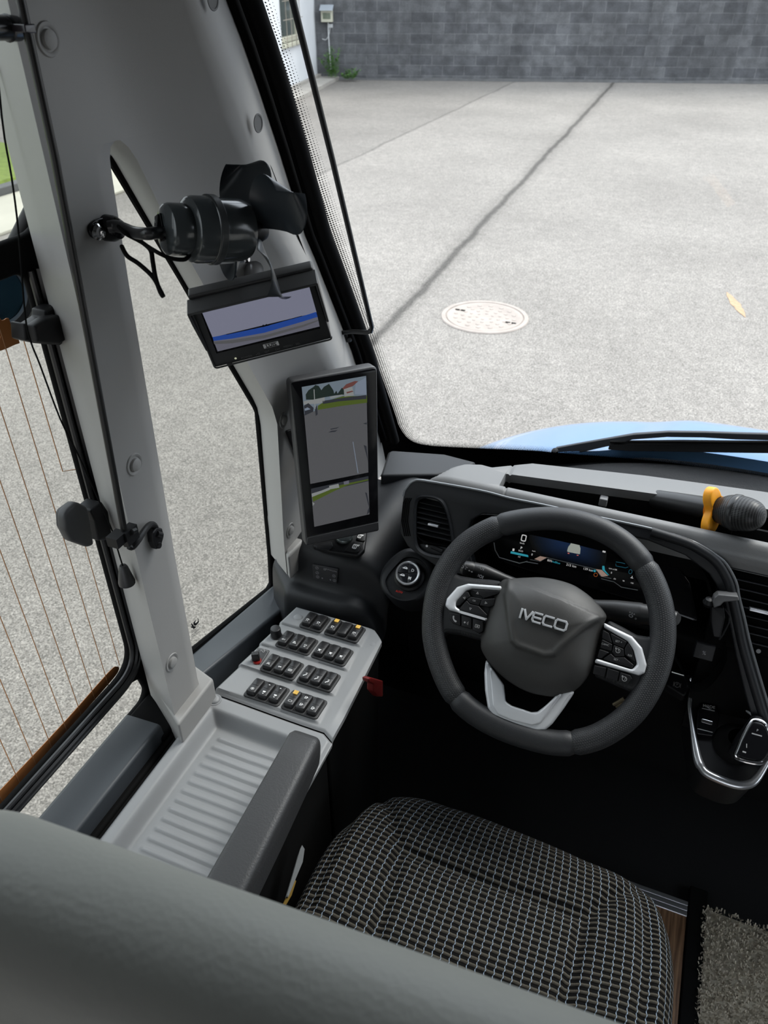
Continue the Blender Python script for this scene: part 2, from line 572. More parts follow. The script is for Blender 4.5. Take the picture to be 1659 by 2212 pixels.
ht = y1m + wup * .09
a = [WM @ Vec(v) for v in ((cxm - hw * 1.15, ht, 0), (cxm + hw * 1.15, ht, 0), (cxm + hw * 1.15, y1m, .22), (cxm - hw * 1.15, y1m, .22))]
bq = [p + Vec((0, 0, -.012)) for p in a]
q.poly(a + bq, [(0, 1, 2, 3), (7, 6, 5, 4), (0, 3, 7, 4), (1, 5, 6, 2), (2, 6, 7, 3)])
q.build('rain_hood', pm('zinc_sheet', (.42, .46, .50), .4, metal=.3), MT)
q = MB()
pts = [WM @ Vec((*wallp(*p, .04), .04)) for p in zz([(1030, 335), (1032, 480), (1045, 700), (1070, 1130)])]
q.tube(smooth(pts, 4, False), .014, 8)
pts = [WM @ Vec((*wallp(*p, .04), .04)) for p in zz([(1060, 380), (1045, 500), (1000, 590), (940, 580)])]
q.tube(smooth(pts, 5, False), .008, 6)
q.box(WM @ Vec((*wallp(*zz([(1065, 385)])[0], .04), .03)), (.07, .07, .07))
q.build('conduit', pm('grey_conduit', (.45, .46, .46), .5), MT)

# weeds growing out of the wall foot
leaf = pm('weed_green', (.07, .16, .03), .7, var=.4, vscale=30)
def weed(name, label, c, n, hgt, spread, seed):
    random.seed(seed)
    q = MB()
    for i in range(n):
        a = random.uniform(0, 6.28); h = hgt * random.uniform(.5, 1)
        base = c + wd * (random.uniform(-1, 1) * spread * .4) + wnrm * (random.uniform(-.2, .2) * spread)
        tip = base + wd * (math.cos(a) * spread * random.uniform(.2, 1)) + wnrm * (abs(math.sin(a)) * spread * .3) + Vec((0, 0, h))
        st = [base.lerp(tip, k / 4) + Vec((0, 0, .04 * math.sin(k / 4 * 3.1))) for k in range(5)]
        q.tube(st, .004, 4)
        for k in range(2, 14):
            p = base.lerp(tip, k / 14)
            a2 = random.uniform(0, 6.28); l = random.uniform(.05, .12)
            d = Vec((math.cos(a2), math.sin(a2), random.uniform(.1, .7))) * l
            sd = d.cross(Vec((0, 0, 1))).normalized() * l * .22
            q.poly([p, p + d * .5 + sd, p + d, p + d * .5 - sd, p + d * .5 + Vec((0, 0, .008))], [(0, 1, 4), (1, 2, 4), (2, 3, 4), (3, 0, 4)])
    return tag(q.build(name, leaf), label, 'plant', 'weeds at the foot of the block wall')
weed('weed_plant', 'tall green weed growing against the conduit below the meter box', WM @ Vec((*wallp(*zz([(1100, 1150)])[0], .3), .3)), 16, .62, .26, 1)
weed('weed_plant', 'low green weed at the wall foot, right of the tall weed', WM @ Vec((*wallp(*zz([(1330, 1185)])[0], .26), .26)), 10, .2, .3, 2)

# cast iron manhole cover
mc = at(1047, 685, 'Z', -2.2)
iron = pm('rusted_cast_iron', (.33, .285, .25), .75, metal=.1, bump=.5, scale=120, var=.25, vscale=9)
MH = thing('manhole_cover', 'round rusty cast iron manhole cover set in the asphalt', 'manhole cover', mc)
T = Matrix.Translation(mc)
q = MB()
q.lathe([(.335, .002), (.33, .010), (.300, .010), (.296, .001), (.290, .001)], T, 64)
q.build('frame_ring', iron, MH)
q = MB()
q.lathe([(.291, .0), (.289, .007), (.25, .007), (.245, .004), (.0, .004)], T, 64)
for ring, n, w_, l_ in ((.225, 16, .018, .030), (.17, 14, .015, .026), (.115, 10, .013, .022), (.06, 6, .012, .018)):
    for k in range(n):
        a = 2 * math.pi * k / n + ring * 9
        M = T @ Matrix.Rotation(a, 4, 'Z') @ Matrix.Translation((ring, 0, .004))
        q.plate([circ(l_ * .5, 12, ry=w_)], M, .008, .002, off=.004)
q.build('lid', iron, MH)
for s_ in (-1, 1):
    for d in (-.02, .025):
        q = MB()
        q.box(mc + Vec((s_ * .215 + d, s_ * -.055, .0085)), (.035, .018, .002))
        q.build('lifting_slot', BLKM, MH)
# a faint orange streak on the asphalt
q = MB()
a = at(1570, 632, 'Z', -2.2); b_ = at(1610, 686, 'Z', -2.2)
dv = (b_ - a).normalized(); sv = Vec((-dv.y, dv.x, 0))
rows = []
for i in range(14):
    p = a.lerp(b_, i / 13) + Vec((0, 0, .003)); wdt = .035 * (1 + .6 * noise.noise((i * .7, 2, 0))) * math.sin(math.pi * (i + .6) / 14)
    rows.append([p - sv * wdt, p + sv * wdt])
q.grid(rows)
tag(q.build('orange_mark', pm('pale_orange', (.38, .25, .15), .9, var=.5, vscale=30)), 'faint orange streak on the asphalt, right of the manhole cover', 'paint mark')
# grass verge and pale kerb seen through the rear of the side window
q = MB()
rows = []
for j in range(0, 30):
    d = (j / 29) ** 1.5 * 14
    rows.append([(-7.75 - d + (.02 * noise.noise((i * .5, 0, 0)) if j == 0 else 0), -8 + i * .19, -2.2 + (.10 + d * .03 + .05 * noise.noise((i * .9, j * 1.1, 3))) * (1 if j else .1)) for i in range(0, 90)])
q.grid(rows)
g = q.build('grass', pm('lawn_green', (.14, .19, .03), .9, bump=1.0, scale=60, var=.5, vscale=14))
g['kind'] = 'stuff'; tag(g, 'green grass verge beyond the asphalt, seen through the side window', 'grass')
q = MB()
q.box((-7.64, 1, -2.15), (.16, 16, .12))
tag(q.build('kerb', pm('dark_kerb', (.10, .10, .10), .9, var=.3), bevel=.01), 'dark stone kerb along the grass verge', 'kerb')
q = MB()
q.box((-7.0, 1, -2.185), (1.1, 16, .03))
q.build('trim_2', pm('pale_paving', (.42, .40, .33), .9, var=.15, vscale=3), bevel=.008, kind='structure')
# ================================================================ the cab shell
def yw(x, z):
    return 1.72 - .22 * ((x - .37) / .97) ** 2 - .55 * (z + .93)

def onw(px, py, off=0.0):
    r = ray(px, py)
    lo, hi = .5, 6.0
    for _ in range(50):
        m_ = (lo + hi) / 2; p = r * m_
        if p.y < yw(p.x, p.z) + off: lo = m_
        else: hi = m_
    return r * lo

def wsp(x, z, off=0.0):
    return Vec((x, yw(x, z) + off, z))

# ---- moulded grey pillar trim round the quarter window (one piece)
XF = -.60
rear = [(.612, -1.0), (.612, -.6), (.616, -.2), (.62, .34)]
def lerpz(tab, z):                          # piecewise value by height; tab runs from high z to low z
    if z >= tab[0][0]: return tab[0][1]
    for (z0, y0), (z1, y1) in zip(tab, tab[1:]):
        if z0 >= z >= z1: return y0 + (y1 - y0) * (z0 - z) / (z0 - z1 + 1e-9)
    return tab[-1][1]
XRG = -.545                                  # the ridge beside the windscreen stands out towards the driver
rpts = [at(x, y, 'X', XRG) for x, y in ((422, 0), (456, 97), (498, 198), (544, 329), (606, 511), (631, 553), (708, 760))]
d0 = (rpts[0] - rpts[2]); top_y = rpts[0].y + d0.y * (.34 - rpts[0].z) / d0.z
ridge = [(.34, top_y)] + [(p.z, p.y) for p in rpts] + [(-.76, 1.235), (-.90, 1.30), (-.96, 1.325)]
Fh = [(.34, .725), (-.1530, .725), (-.1540, .731), (-.163, .742), (-.177, .752), (-.239, .782), (-.50, .932), (-.602, .990), (-.638, 1.0), (-.88, .985), (-.96, .985)]
Fp = [(.34, .725), (-.1530, .725), (-.1535, .721), (-.158, .713), (-.168, .7085), (-.180, .707), (-.3, .70), (-.69, .685), (-.94, .68), (-1.0, .685)]
Gh = [(-.166, .79), (-.1665, .802), (-.178, .815), (-.193, .827), (-.255, .862), (-.51, 1.005), (-.665, 1.093), (-.70, 1.10), (-.95, 1.09), (-1.0, 1.088)]
zl_ = sorted(set([.34, .2, .1, 0, -.05, -.1, -.14] + [z for z, _ in Fh + Fp + ridge] + [-.16 - .02 * k for k in range(40)]), reverse=True)
keep = []
for z in zl_:
    if not keep or keep[-1] - z > .0045 or -.17 < z < -.1525 or z in (-.96, -1.0): keep.append(z)
zl_ = keep
mb = MB()
zA = [z for z in zl_ if z >= -.96]
YREF = [(.34, .60), (.0, .672), (-.153, .735)] + [q for q in Fh if q[0] < -.2]
def xa(y, z):
    y0, y1 = lerpz(YREF, z), lerpz(ridge, z)
    t = min(1, max(0, (y - y0) / (y1 - y0)))
    low = sst(-.60, -.80, z)
    return XF + (XRG - XF) * (t * t * (1.6 - .6 * t)) * (1 - .35 * low)
rows = []
for z in zA:
    y0, y1 = lerpz(Fh, z), lerpz(ridge, z)
    rows.append([Vec((xa(y0 + (y1 - y0) * k / 8, z), y0 + (y1 - y0) * k / 8, z)) for k in range(9)])
mb.grid(rows)
redge = [r[-1] for r in rows]
hedge = [r[0] for r in rows if r[0].z <= -.1529]
rows = []
for z in zl_:
    y0 = lerpz([(q[1], q[0]) for q in rear[::-1]], z); y1 = lerpz(Fp, z)
    rows.append([Vec((xa(y0 + (y1 - y0) * k / 4, z) if z > -.1529 else XF, y0 + (y1 - y0) * k / 4, z)) for k in range(5)])
mb.grid(rows)
pedge = [r[-1] for r in rows if r[-1].z <= -.1529]
mb.grid([[Vec((-.69, .662, z)), Vec((XF, lerpz([(q[1], q[0]) for q in rear[::-1]], z), z))] for z in zl_])
mb.grid([[p, Vec((-.70, p.y + .045, min(p.z, -.166)))] for p in pedge])
gz = []
for p in hedge:
    zt_ = p.z - .012 if p.z > -.2 else p.z - .012 - .04 * sst(-.55, -.62, p.z)
    gz.append(Vec((-.70, lerpz(Gh, min(zt_, -.166)), min(zt_, -.166))))
mb.grid([[p, q] for p, q in zip(hedge, gz)])
ePx = [(491, 0), (528, 97), (563, 198), (606, 329), (662, 511), (682, 558), (762, 760)]
e3 = [onw(x, y, -.03) for x, y in ePx] + [onw(823, 950, -.03), onw(834, 1000, -.04)]
d_ = e3[0] - e3[1]
e3 = [e3[0] + d_ * (.34 - e3[0].z) / d_.z, e3[0] + d_ * (.17 - e3[0].z) / d_.z] + e3
etab = [(p.z, p) for p in e3]
def ept(z):
    if z >= etab[0][0]: return etab[0][1]
    for (z0, p0), (z1, p1) in zip(etab, etab[1:]):
        if z0 >= z >= z1: return p0.lerp(p1, (z0 - z) / (z0 - z1 + 1e-9))
    return etab[-1][1]
def ez(z):                                   # matching height on the windscreen edge for a ridge height
    zr_ = [r[0] for r in ridge]; ze = [etab[0][0], etab[2][0], etab[3][0], etab[4][0], etab[5][0], etab[6][0], etab[7][0], etab[8][0], etab[9][0], etab[10][0], etab[10][0] - .001]
    for i in range(len(zr_) - 1):
        if zr_[i] >= z >= zr_[i + 1]: return ze[i] + (ze[i + 1] - ze[i]) * (zr_[i] - z) / (zr_[i] - zr_[i + 1] + 1e-9)
    return ze[-1]
mb.grid([[p, p.lerp(ept(ez(p.z)), .5) + Vec((.004, .0, 0)), ept(ez(p.z))] for p in redge])
tr = mb.build('trim_3', GREY, sharp=78, kind='structure')
# pillar foot and lower collar of the screen pillar
mb = MB()
foot = [(-.693, .665), (-.588, .598), (-.588, .700), (-.70, .735)]
mb.loft([[Vec((x, y, z)) + Vec((dx, 0, 0)) for x, y in foot] for z, dx in ((-1.03, .004), (-.955, .004))])
mb.build('pillar_foot', GREY, tr, bevel=.005)
mb = MB()
colr = [(-.70, 1.09), (-.588, .975), (-.578, 1.10), (-.552, 1.31), (-.60, 1.42), (-.69, 1.3)]
mb.loft([[Vec((x, y, z)) for x, y in colr] for z in (-.965, -.905)])
mb.build('pillar_collar', GREY, tr, bevel=.006)
def cap(px, py, r=.0085, hole=False):
    c = at(px, py, 'X', XF)
    for _ in range(6): c = at(px, py, 'X', xa(c.y, c.z) if c.y > .72 else XF)
    M = Matrix.Translation(c) @ Matrix.Rotation(math.pi / 2, 4, 'Y')
    m_ = MB()
    if hole:
        m_.lathe([(r * 1.25, 0.0005), (r * 1.2, .0012), (r, .0012), (r * .97, .0006), (0, .0006)], M, 28)
        m_.build('screw_hole', pm('shaded_recess', (.10, .10, .10), .6), tr)
    else:
        m_.lathe([(r * 1.75, .0003), (r * 1.65, .0016), (r * 1.35, .0014), (r * 1.2, .0004), (r, .0006), (r * .97, .004), (r * .7, .005), (0, .0052)], M, 28)
        m_.build('screw_cap', GREY, tr)
for p in ((103, 85), (290, 1003), (371, 1430), (612, 907), (627, 1145)): cap(*p)
for p in ((557, 266), (459, -2)): cap(*p, r=.009, hole=True)
mb = MB()
PM = frame((XF, 0, 0), (0, 1, 0), (1, 0, 0))
mb.plate([roundp(px2(PM, [(614, 930), (632, 922), (644, 998), (638, 996)]), .002)], PM, .006, .001, off=.006)
mb.build('slot_cover', BLK, tr)

# ---- windscreen
mb = MB()
xs = [-.70 + i * .07 for i in range(31)]
zs = [-1.06 + i * .07 for i in range(21)]
mb.grid([[wsp(x, z) for x in xs] for z in zs])
ws = mb.build('window_1', GLASS, kind='structure')
solid = [(531, -30), (544, 0), (560, 48), (596, 142), (624, 231), (696, 456), (760, 633), (849, 880), (863, 921), (885, 949), (920, 961), (992, 966), (1151, 973), (1204, 978), (1320, 987), (1469, 1002), (1659, 1034), (1760, 1050)]
sp3 = [onw(*p, -.002) for p in solid]
d_ = (sp3[0] - sp3[2]).normalized()
sp3 = [sp3[0] + d_ * .4, sp3[0] + d_ * .1] + sp3[1:]
for p in sp3[:2]: p.y = yw(p.x, p.z) - .002
sm = smooth(sp3, 5, False)
sm = [Vec(p) for p in sm]
last = sm[-1]
while sm[-1].x < 1.3:
    x = sm[-1].x + .05; sm.append(wsp(x, last.z - .02, -.002))
mb = MB()
rows = []
cor = onw(862, 950)
for p in sm:
    # outer edge of the black band: out to the pillar at the side, down behind the dashboard below
    k = sst(-.88, -.93, p.z)
    o = wsp(p.x - .15 * (1 - sst(-.56, -.48, p.x)), p.z - .14 * sst(-.80, -.93, p.z), -.002)
    rows.append([o, p])
mb.grid(rows)
mb.build('frit_band', pm('black_ceramic_frit', (.004, .004, .004), .7, spec=.0), ws)
# halftone edge of the band
fd = bpy.data.materials.new('frit_dots'); fd.use_nodes = True
nt = fd.node_tree; nt.nodes.clear(); L = nt.links.new
out = node(nt, 'ShaderNodeOutputMaterial'); mxs = node(nt, 'ShaderNodeMixShader'); trn = node(nt, 'ShaderNodeBsdfTransparent')
dfs = node(nt, 'ShaderNodeBsdfDiffuse'); dfs.inputs[0].default_value = (.01, .01, .01, 1)
tcn = node(nt, 'ShaderNodeTexCoord'); sx = node(nt, 'ShaderNodeSeparateXYZ'); L(tcn.outputs['UV'], sx.inputs[0])
def mth(op, a, b=0.0, c=None):
    n = node(nt, 'ShaderNodeMath'); n.operation = op
    for i, v in enumerate((a, b) if c is None else (a, b, c)):
        if isinstance(v, (int, float)): n.inputs[i].default_value = v
        else: L(v, n.inputs[i])
    return n.outputs[0]
PIT = .0042
u_, v_ = sx.outputs[0], sx.outputs[1]
row = mth('FLOOR', mth('DIVIDE', v_, PIT))
uu = mth('ADD', mth('DIVIDE', u_, PIT), mth('MULTIPLY', mth('MODULO', row, 2), .5))
du = mth('SUBTRACT', mth('FRACT', uu), .5); dv = mth('SUBTRACT', mth('FRACT', mth('DIVIDE', v_, PIT)), .5)
dist = mth('SQRT', mth('ADD', mth('MULTIPLY', du, du), mth('MULTIPLY', dv, dv)))
rad = mth('SUBTRACT', .44, mth('MULTIPLY', row, .065))
L(mth('LESS_THAN', dist, rad), mxs.inputs[0])
L(trn.outputs[0], mxs.inputs[1]); L(dfs.outputs[0], mxs.inputs[2]); L(mxs.outputs[0], out.inputs[0])
mb = MB()
rows, uvs = [], []
acc = 0
for i, p in enumerate(sm):
    t = (sm[min(i + 1, len(sm) - 1)] - sm[max(i - 1, 0)]).normalized()
    nn = Vec((.1, .87, .48)).normalized()
    inn = t.cross(nn).normalized()
    if inn.dot(Vec((.6, 0, .4))) < 0: inn = -inn
    if i: acc += (p - sm[i - 1]).length
    qv = p + inn * (PIT * 6); qv.y = yw(qv.x, qv.z) - .002
    rows.append([p, qv]); uvs += [(acc, 0), (acc, PIT * 6)]
mb.grid(rows, uvs=uvs)
mb.build('frit_dots', fd, ws)
# rubber seal along the pillar
mb = MB()
eb = [p + Vec((.002, .004, 0)) for p in e3[:-1]]
mb.tube(eb, .010, 10)
eb2 = [p + Vec((.032, .008, 0)) for p in e3[:-1]]
mb.tube(eb2, .011, 10)
mb.build('rubber_seal', BLKM, ws)

# ---- quarter window
gl = [(-.705, y, z) for y, z in [(.72, -1.0), (.72, -.16), (.825, -.15), (.93, -.33), (1.12, -.66), (1.12, -1.13), (.72, -1.02)]]
GM = frame((-.705, 0, 0), (0, 1, 0), (1, 0, 0))
mb = MB()
mb.plate([[(y, z) for _, y, z in gl]], GM, .004)
w2 = mb.build('window_2', GLASST, kind='structure')
gk = [(234, 333), (392, 599), (502, 792), (550, 874), (557, 890), (584, 1197), (587, 1258), (578, 1275), (410, 1410), (330, 1470)]
g3 = [at(x, y, 'X', -.695) for x, y in gk]
mb = MB()
mb.tube(g3, .0065, 8)
mb.tube([p + Vec((.0, .011, -.008)) for p in g3], .007, 8)
mb.build('gasket', BLKM, w2)
# maker's mark etched on the quarter glass: a three-tongued flame over lines of tiny print
FMk = frame((-.699, 0, 0), (0, 1, 0), (1, 0, 0))
zf = Z_(390, 1320, 20.74)
mb = MB()
for fl in ([(770, 320), (810, 370), (800, 430), (830, 460), (800, 530), (740, 590), (690, 650), (620, 650), (590, 580), (600, 500), (660, 440), (710, 410), (660, 480), (650, 530), (700, 540), (760, 490), (785, 420)],
           [(505, 535), (530, 590), (570, 600), (600, 670), (700, 700), (650, 760), (580, 790), (545, 760), (490, 745), (465, 690), (520, 690), (490, 600)]):
    mb.plate([smooth(px2(FMk, zf(fl)), 4)], FMk, .0006)
for r_ in range(7):
    for k in range(9):
        x = 480 + k * 48 + r_ * 14 - (r_ > 3) * 60; y = 900 - k * 42 + r_ * 52
        if k < 8 - (r_ % 3):
            a = zf([(x, y), (x + 30, y - 26), (x + 36, y - 16), (x + 6, y + 10)])
            mb.plate([px2(FMk, a)], FMk, .0004)
mb.build('glass_mark', pm('etched_print', (.02, .02, .02), .6), w2)

# ---- rear side window: black framed heated pane with a fixed strip below it
WMx = frame((-.715, 0, 0), (0, 1, 0), (1, 0, 0))
strip = px2(WMx, [(41, 1744), (266, 1478), (290, 1462), (305, 1488), (298, 1512), (107, 1735)])
sb = strip[5]; sa = strip[0]
strip = [(.17, sa[1]), strip[1], strip[2], strip[3], strip[4], (.17, sb[1])]
pane = roundp([(.17, -.925), (.655, -.925), (.655, -.285), (.17, -.285)], [.0, .045, .02, 0], 8)
upper = roundp([(.17, -.247), (.695, -.247), (.685, .2), (.17, .2)], [0, .03, .02, 0], 6)
mb = MB()
mb.plate([[(.10, -1.03), (.74, -1.03), (.74, .33), (.10, .33)], pane, roundp(strip, .02, 5), upper], WMx, .012, .005, off=.012)
w3 = mb.build('window_3', BLKM, kind='structure')
mb = MB()
mb.plate([[(.14, -1.05), (.72, -1.05), (.72, .3), (.14, .3)]], WMx, .004, off=-.02)
mb.build('glass_pane', GLASST, w3)
mb = MB()
for k, rr in ((.004, .004), (.016, .005), (.026, .003)):
    pp = roundp([(.17, -.925 - k), (.655 + k, -.925 - k), (.655 + k, -.285)], [0, .045 + k, 0], 8)
    mb.tube([WMx @ Vec((y, z, .014)) for y, z in pp], rr, 8)
mb.build('rubber_bead', pm('shiny_rubber', (.012, .012, .013), .3), w3)
cop = pm('copper_print', (.48, .18, .05), .5, metal=.2)
mb = MB()
mb.plate([smooth(px2(WMx, [(-60, 1802), (0, 1738), (150, 1573), (238, 1474), (257, 1447), (252, 1440), (234, 1453), (140, 1559), (0, 1708), (-60, 1772)], -.012), 3)], WMx, .0008, off=-.012)
zt = Z_(0, 560, 10.06)
tab = px2(WMx, zt([(-900, 700), (0, 1090), (100, 1160), (215, 1360), (360, 1310), (440, 1560), (600, 1830), (500, 1890), (200, 2020), (0, 2010), (-900, 1900)]))
notch = px2(WMx, zt([(-500, 1250), (0, 1480), (60, 1620), (110, 1690), (185, 1710), (170, 1775), (90, 1750), (0, 1640), (-500, 1450)]))
mb.plate([smooth(tab, 3), notch], WMx, .0008, off=-.012)
mb.build('busbar', cop, w3)
mb = MB()
for k in range(14):
    y = .649 - k * .0325
    top = -.34 - .003 * k
    if k == 0:
        pts = [(y, -.93), (y, -.64), (y + .022, -.625)]
        mb.tube([WMx @ Vec((a, b_, -.012)) for a, b_ in pts], .0007, 5)
        pts = [(y + .02, -.565), (y - .002, -.555), (y - .004, -.36)]
        mb.tube([WMx @ Vec((a, b_, -.012)) for a, b_ in pts], .0007, 5)
    else:
        mb.tube([WMx @ Vec((y, -.945, -.012)), WMx @ Vec((y, top, -.012))], .0007, 5)
mb.build('heating_wires', pm('copper_wire', (.55, .26, .11), .5), w3)

# ---- window sills and the dark channel between them and the console
sill = pm('slate_sill_plastic', (.045, .051, .058), .45, bump=.1, scale=1200)
mb = MB()
def sillstrip(o, i):
    rows = [[Vec((p.x - .02, p.y, p.z - .05)), p, q_, Vec((q_.x + .004, q_.y, q_.z - .03)), Vec((q_.x + .004, q_.y, q_.z - .25))] for p, q_ in zip(o, i)]
    mb.grid(rows)
o = [Vec((-.69, .70, -1.0)), at(416, 1411, 'X', -.69), at(587, 1266, 'X', -.685), Vec((-.68, 1.28, -1.15))]
i = [Vec((-.63, .70, -.985)), at(424, 1466, 'X', -.63), at(640, 1291, 'X', -.625), Vec((-.62, 1.28, -1.15))]
sillstrip(o, i)
mb.build('trim_4', sill, bevel=.006, kind='structure')
mb = MB()
sillstrip([Vec((-.70, -.3, -.995)), Vec((-.70, .61, -.995))], [Vec((-.632, -.3, -.99)), Vec((-.632, .61, -.99))])
mb.build('trim_5', sill, bevel=.006, kind='structure')
mb = MB()
mb.box((-.628, .175, -1.10), (.02, 1.05, .16))
mb.box((-.613, .175, -1.055), (.02, 1.05, .06))
mb.box((-.665, .655, -1.045), (.08, .11, .07))
mb.build('trim_6', BLKM, bevel=.006, kind='structure')

# ---- floor, outer walls, roof
flr = pm('black_floor_covering', (.010, .010, .011), .6, bump=.4, scale=300)
mb = MB(); mb.box((.36, .5, -1.66), (2.15, 2.9, .1)); mb.build('floor', flr, kind='structure')
shell = pm('grey_cab_lining', (.06, .06, .06), .7)
mb = MB(); mb.box((.36, -.25, .37), (2.2, 2.55, .06)); mb.box((.36, 1.06, .22), (2.06, .12, .26)); mb.build('ceiling', shell, bevel=.01, kind='structure')  # front header box: unseen blind housing, added to cut sky light from the windscreen
mb = MB()
mb.box((-.717, -.125, -1.355), (.02, 1.65, .60)); mb.box((-.717, 1.05, -1.42), (.02, .70, .44)); mb.box((-.73, -.77, -.35), (.04, 1.75, 1.42))
mb.build('wall_left', shell, kind='structure')
mb = MB()
RM = frame((1.40, 0, 0), (0, 1, 0), (1, 0, 0))
mb.plate([[(-1.65, -1.63), (1.75, -1.63), (1.75, -1.0), (1.0, .34), (-1.65, .34)], roundp([(.5, -1.1), (1.35, -1.1), (1.2, -.52), (.5, -.52)], .05)], RM, .05, .005)
wr = mb.build('wall_right', shell, kind='structure')
mb = MB()
mb.plate([[(.47, -1.13), (1.38, -1.13), (1.22, -.49), (.47, -.49)]], RM, .004, off=-.022)
mb.build('window_4', GLASS, kind='structure')
mb = MB()
BM_ = frame((0, -1.62, 0), (1, 0, 0), (0, 1, 0))
mb.plate([[(-.75, .34), (1.42, .34), (1.42, -1.63), (-.75, -1.63)]], BM_, .05)
mb.build('wall_rear', pm('dark_cabin_lining', (.10, .10, .10), .8), kind='structure')
mb = MB()
mb.box((.36, 1.36, -1.4), (2.1, .05, .52)); mb.box((.36, 1.46, -1.14), (2.1, .2, .05))
mb.build('wall_front', BLKM, kind='structure')
# ================================================================ bonnet, cowl and wiper outside the windscreen
blue = pm('sky_blue_car_paint', (.17, .36, .66), .3, metal=.25, coat=1.0)
def zhood(x, y):
    d = abs(x - .37)
    z = -.960 - .29 * (y - 1.76) - .26 * d ** 3.2
    z += .016 * (1 - sst(.36, .50, d + .25 * (y - 1.76)))
    if y > 2.08: z -= 1.3 * (y - 2.08) ** 2
    return z
mb = MB()
xs = [-.72 + i * .02 for i in range(110)]
ys = [1.74 + j * .025 for j in range(34)]
top = [[Vec((x, y - .10 * ((x - .37) / .97) ** 2, zhood(x, y))) for x in xs] for y in ys]
mb.grid(top)
mb.grid([[p + Vec((0, 0, -.03)) for p in r] for r in (top[0],)] + [top[0]])
tag(mb.build('bonnet', blue), 'sky blue painted bonnet in front of the windscreen', 'car bonnet')
mb = MB()
rows = []
for yk, zk in ((-.06, -.03), (-.01, .0), (.05, -.012), (.11, -.045)):
    rows.append([Vec((x, yw(x, -.96) + .02 + yk, -.978 + zk - .26 * abs(x - .37) ** 3.2)) for x in [-.7 + i * .05 for i in range(43)]])
mb.grid(rows)
mb.build('trim_7', pm('black_cowl_grille', (.012, .012, .013), .5, bump=1.0, scale=260), kind='structure')
W = thing('windscreen_wiper', 'black windscreen wiper lying across the foot of the windscreen', 'wiper', onw(1205, 975, .05))
wz = Z_(780, 880, 1.887)
arm = [onw(*p, .035) for p in wz([(790, 180), (870, 168), (1060, 130), (1110, 118), (1250, 108), (1400, 110), (1530, 116), (1760, 122)])]
mb = MB()
hh = [.012, .014, .010, .0075, .007, .007, .008, .008]
rows = []
for p, h in zip(arm, hh):
    u_ = Vec((0, .25, 1)).normalized()
    rows.append([p - u_ * h + Vec((0, -.004, 0)), p + u_ * h + Vec((0, -.004, 0)), p + u_ * h * .8 + Vec((0, .008, 0)), p - u_ * h * .8 + Vec((0, .008, 0))])
mb.loft(rows)
wa = mb.build('wiper_arm', pm('satin_black_metal', (.02, .021, .024), .35), W, bevel=.003)
mb = MB()
pv = onw(1199, 976, .02)
mb.lathe([(.0, -.004), (.008, -.004), (.009, .003), (.007, .008), (0, .009)], Matrix.Translation(pv) @ Matrix.Rotation(math.radians(30), 4, 'X'), 24)
mb.build('pivot_cap', BLK, wa)
bl = [onw(*p, .025) for p in wz([(1012, 152), (1100, 153), (1300, 153), (1500, 156), (1760, 158)])]
mb = MB()
rows = []
for p, h in zip(bl, (.006, .0085, .0095, .0095, .0095)):
    u_ = Vec((0, .4, 1)).normalized()
    rows.append([p - u_ * h * 1.3 + Vec((0, -.010, 0)), p + u_ * h * .5 + Vec((0, -.008, 0)), p + u_ * h * 1.2 + Vec((0, .004, 0)), p - u_ * h + Vec((0, .006, 0))])
mb.loft(rows)
mb.tube([p + Vec((0, -.004, .010)) for p in bl], .0035, 8)
mb.build('wiper_blade', BLKM, W, bevel=.002)

# ================================================================ dashboard
DB = thing('dashboard', 'charcoal moulded dashboard with air vents and an open top tray below the windscreen', 'dashboard', (0.2, 1.2, -1.2))
ZT = -.75
backpx = [(940, 1022), (975, 1010), (1005, 1003), (1040, 1004), (1062, 1010), (1150, 1001), (1394, 1026), (1525, 1043), (1659, 1061)]
bk = [at(x, y, 'Z', ZT) for x, y in backpx]
def yback(x):
    if x <= bk[0].x: return bk[0].y - .6 * (bk[0].x - x)
    for a, b in zip(bk, bk[1:]):
        if x <= b.x:
            t = (x - a.x) / (b.x - a.x); return a.y + (b.y - a.y) * t
    return bk[-1].y
lipx = [(894, 1033), (1040, 1055), (1150, 1096), (1500, 1135), (1640, 1165)]
silv = [(863, 1149), (871, 1072), (880, 1051), (894, 1039), (919, 1039), (1038, 1060), (1100, 1076), (1174, 1091), (1294, 1118), (1413, 1144), (1488, 1167), (1521, 1183), (1547, 1200), (1569, 1219), (1590, 1257), (1597, 1291), (1608, 1335), (1623, 1399), (1657, 1515), (1690, 1620)]
FC = at(1150, 1102, 'Z', -.765)
FN = Vec((0, -.90, .43)).normalized()
FP = frame(FC, (1, 0, 0), FN)
sil2 = px2(FP, silv)
YL = FC.y + .004                 # where the pad rolls over to the fascia
def rim(x):                      # height of the moulded edge that runs along the fascia top
    return FC.z + .010
rec_in = [at(*p, 'Z', ZT) for p in ((1083, 1047), (1118, 1030), (1150, 1034), (1400, 1062), (1560, 1078), (1600, 1125), (1500, 1118), (1300, 1094), (1150, 1069))]
ryb = lambda x: 1.158 + .018 * (x + .2) / .5
rxl = at(1085, 1046, 'Z', ZT).x; rxr = .215
ryf = at(1300, 1092, 'Z', ZT).y; ryb_l = at(1150, 1036, 'Z', ZT).y; ryb_r = at(1560, 1080, 'Z', ZT).y
print('tray', rxl, rxr, ryf, ryb_l, ryb_r, 'FC', FC, 'bk', bk[0], bk[-1])
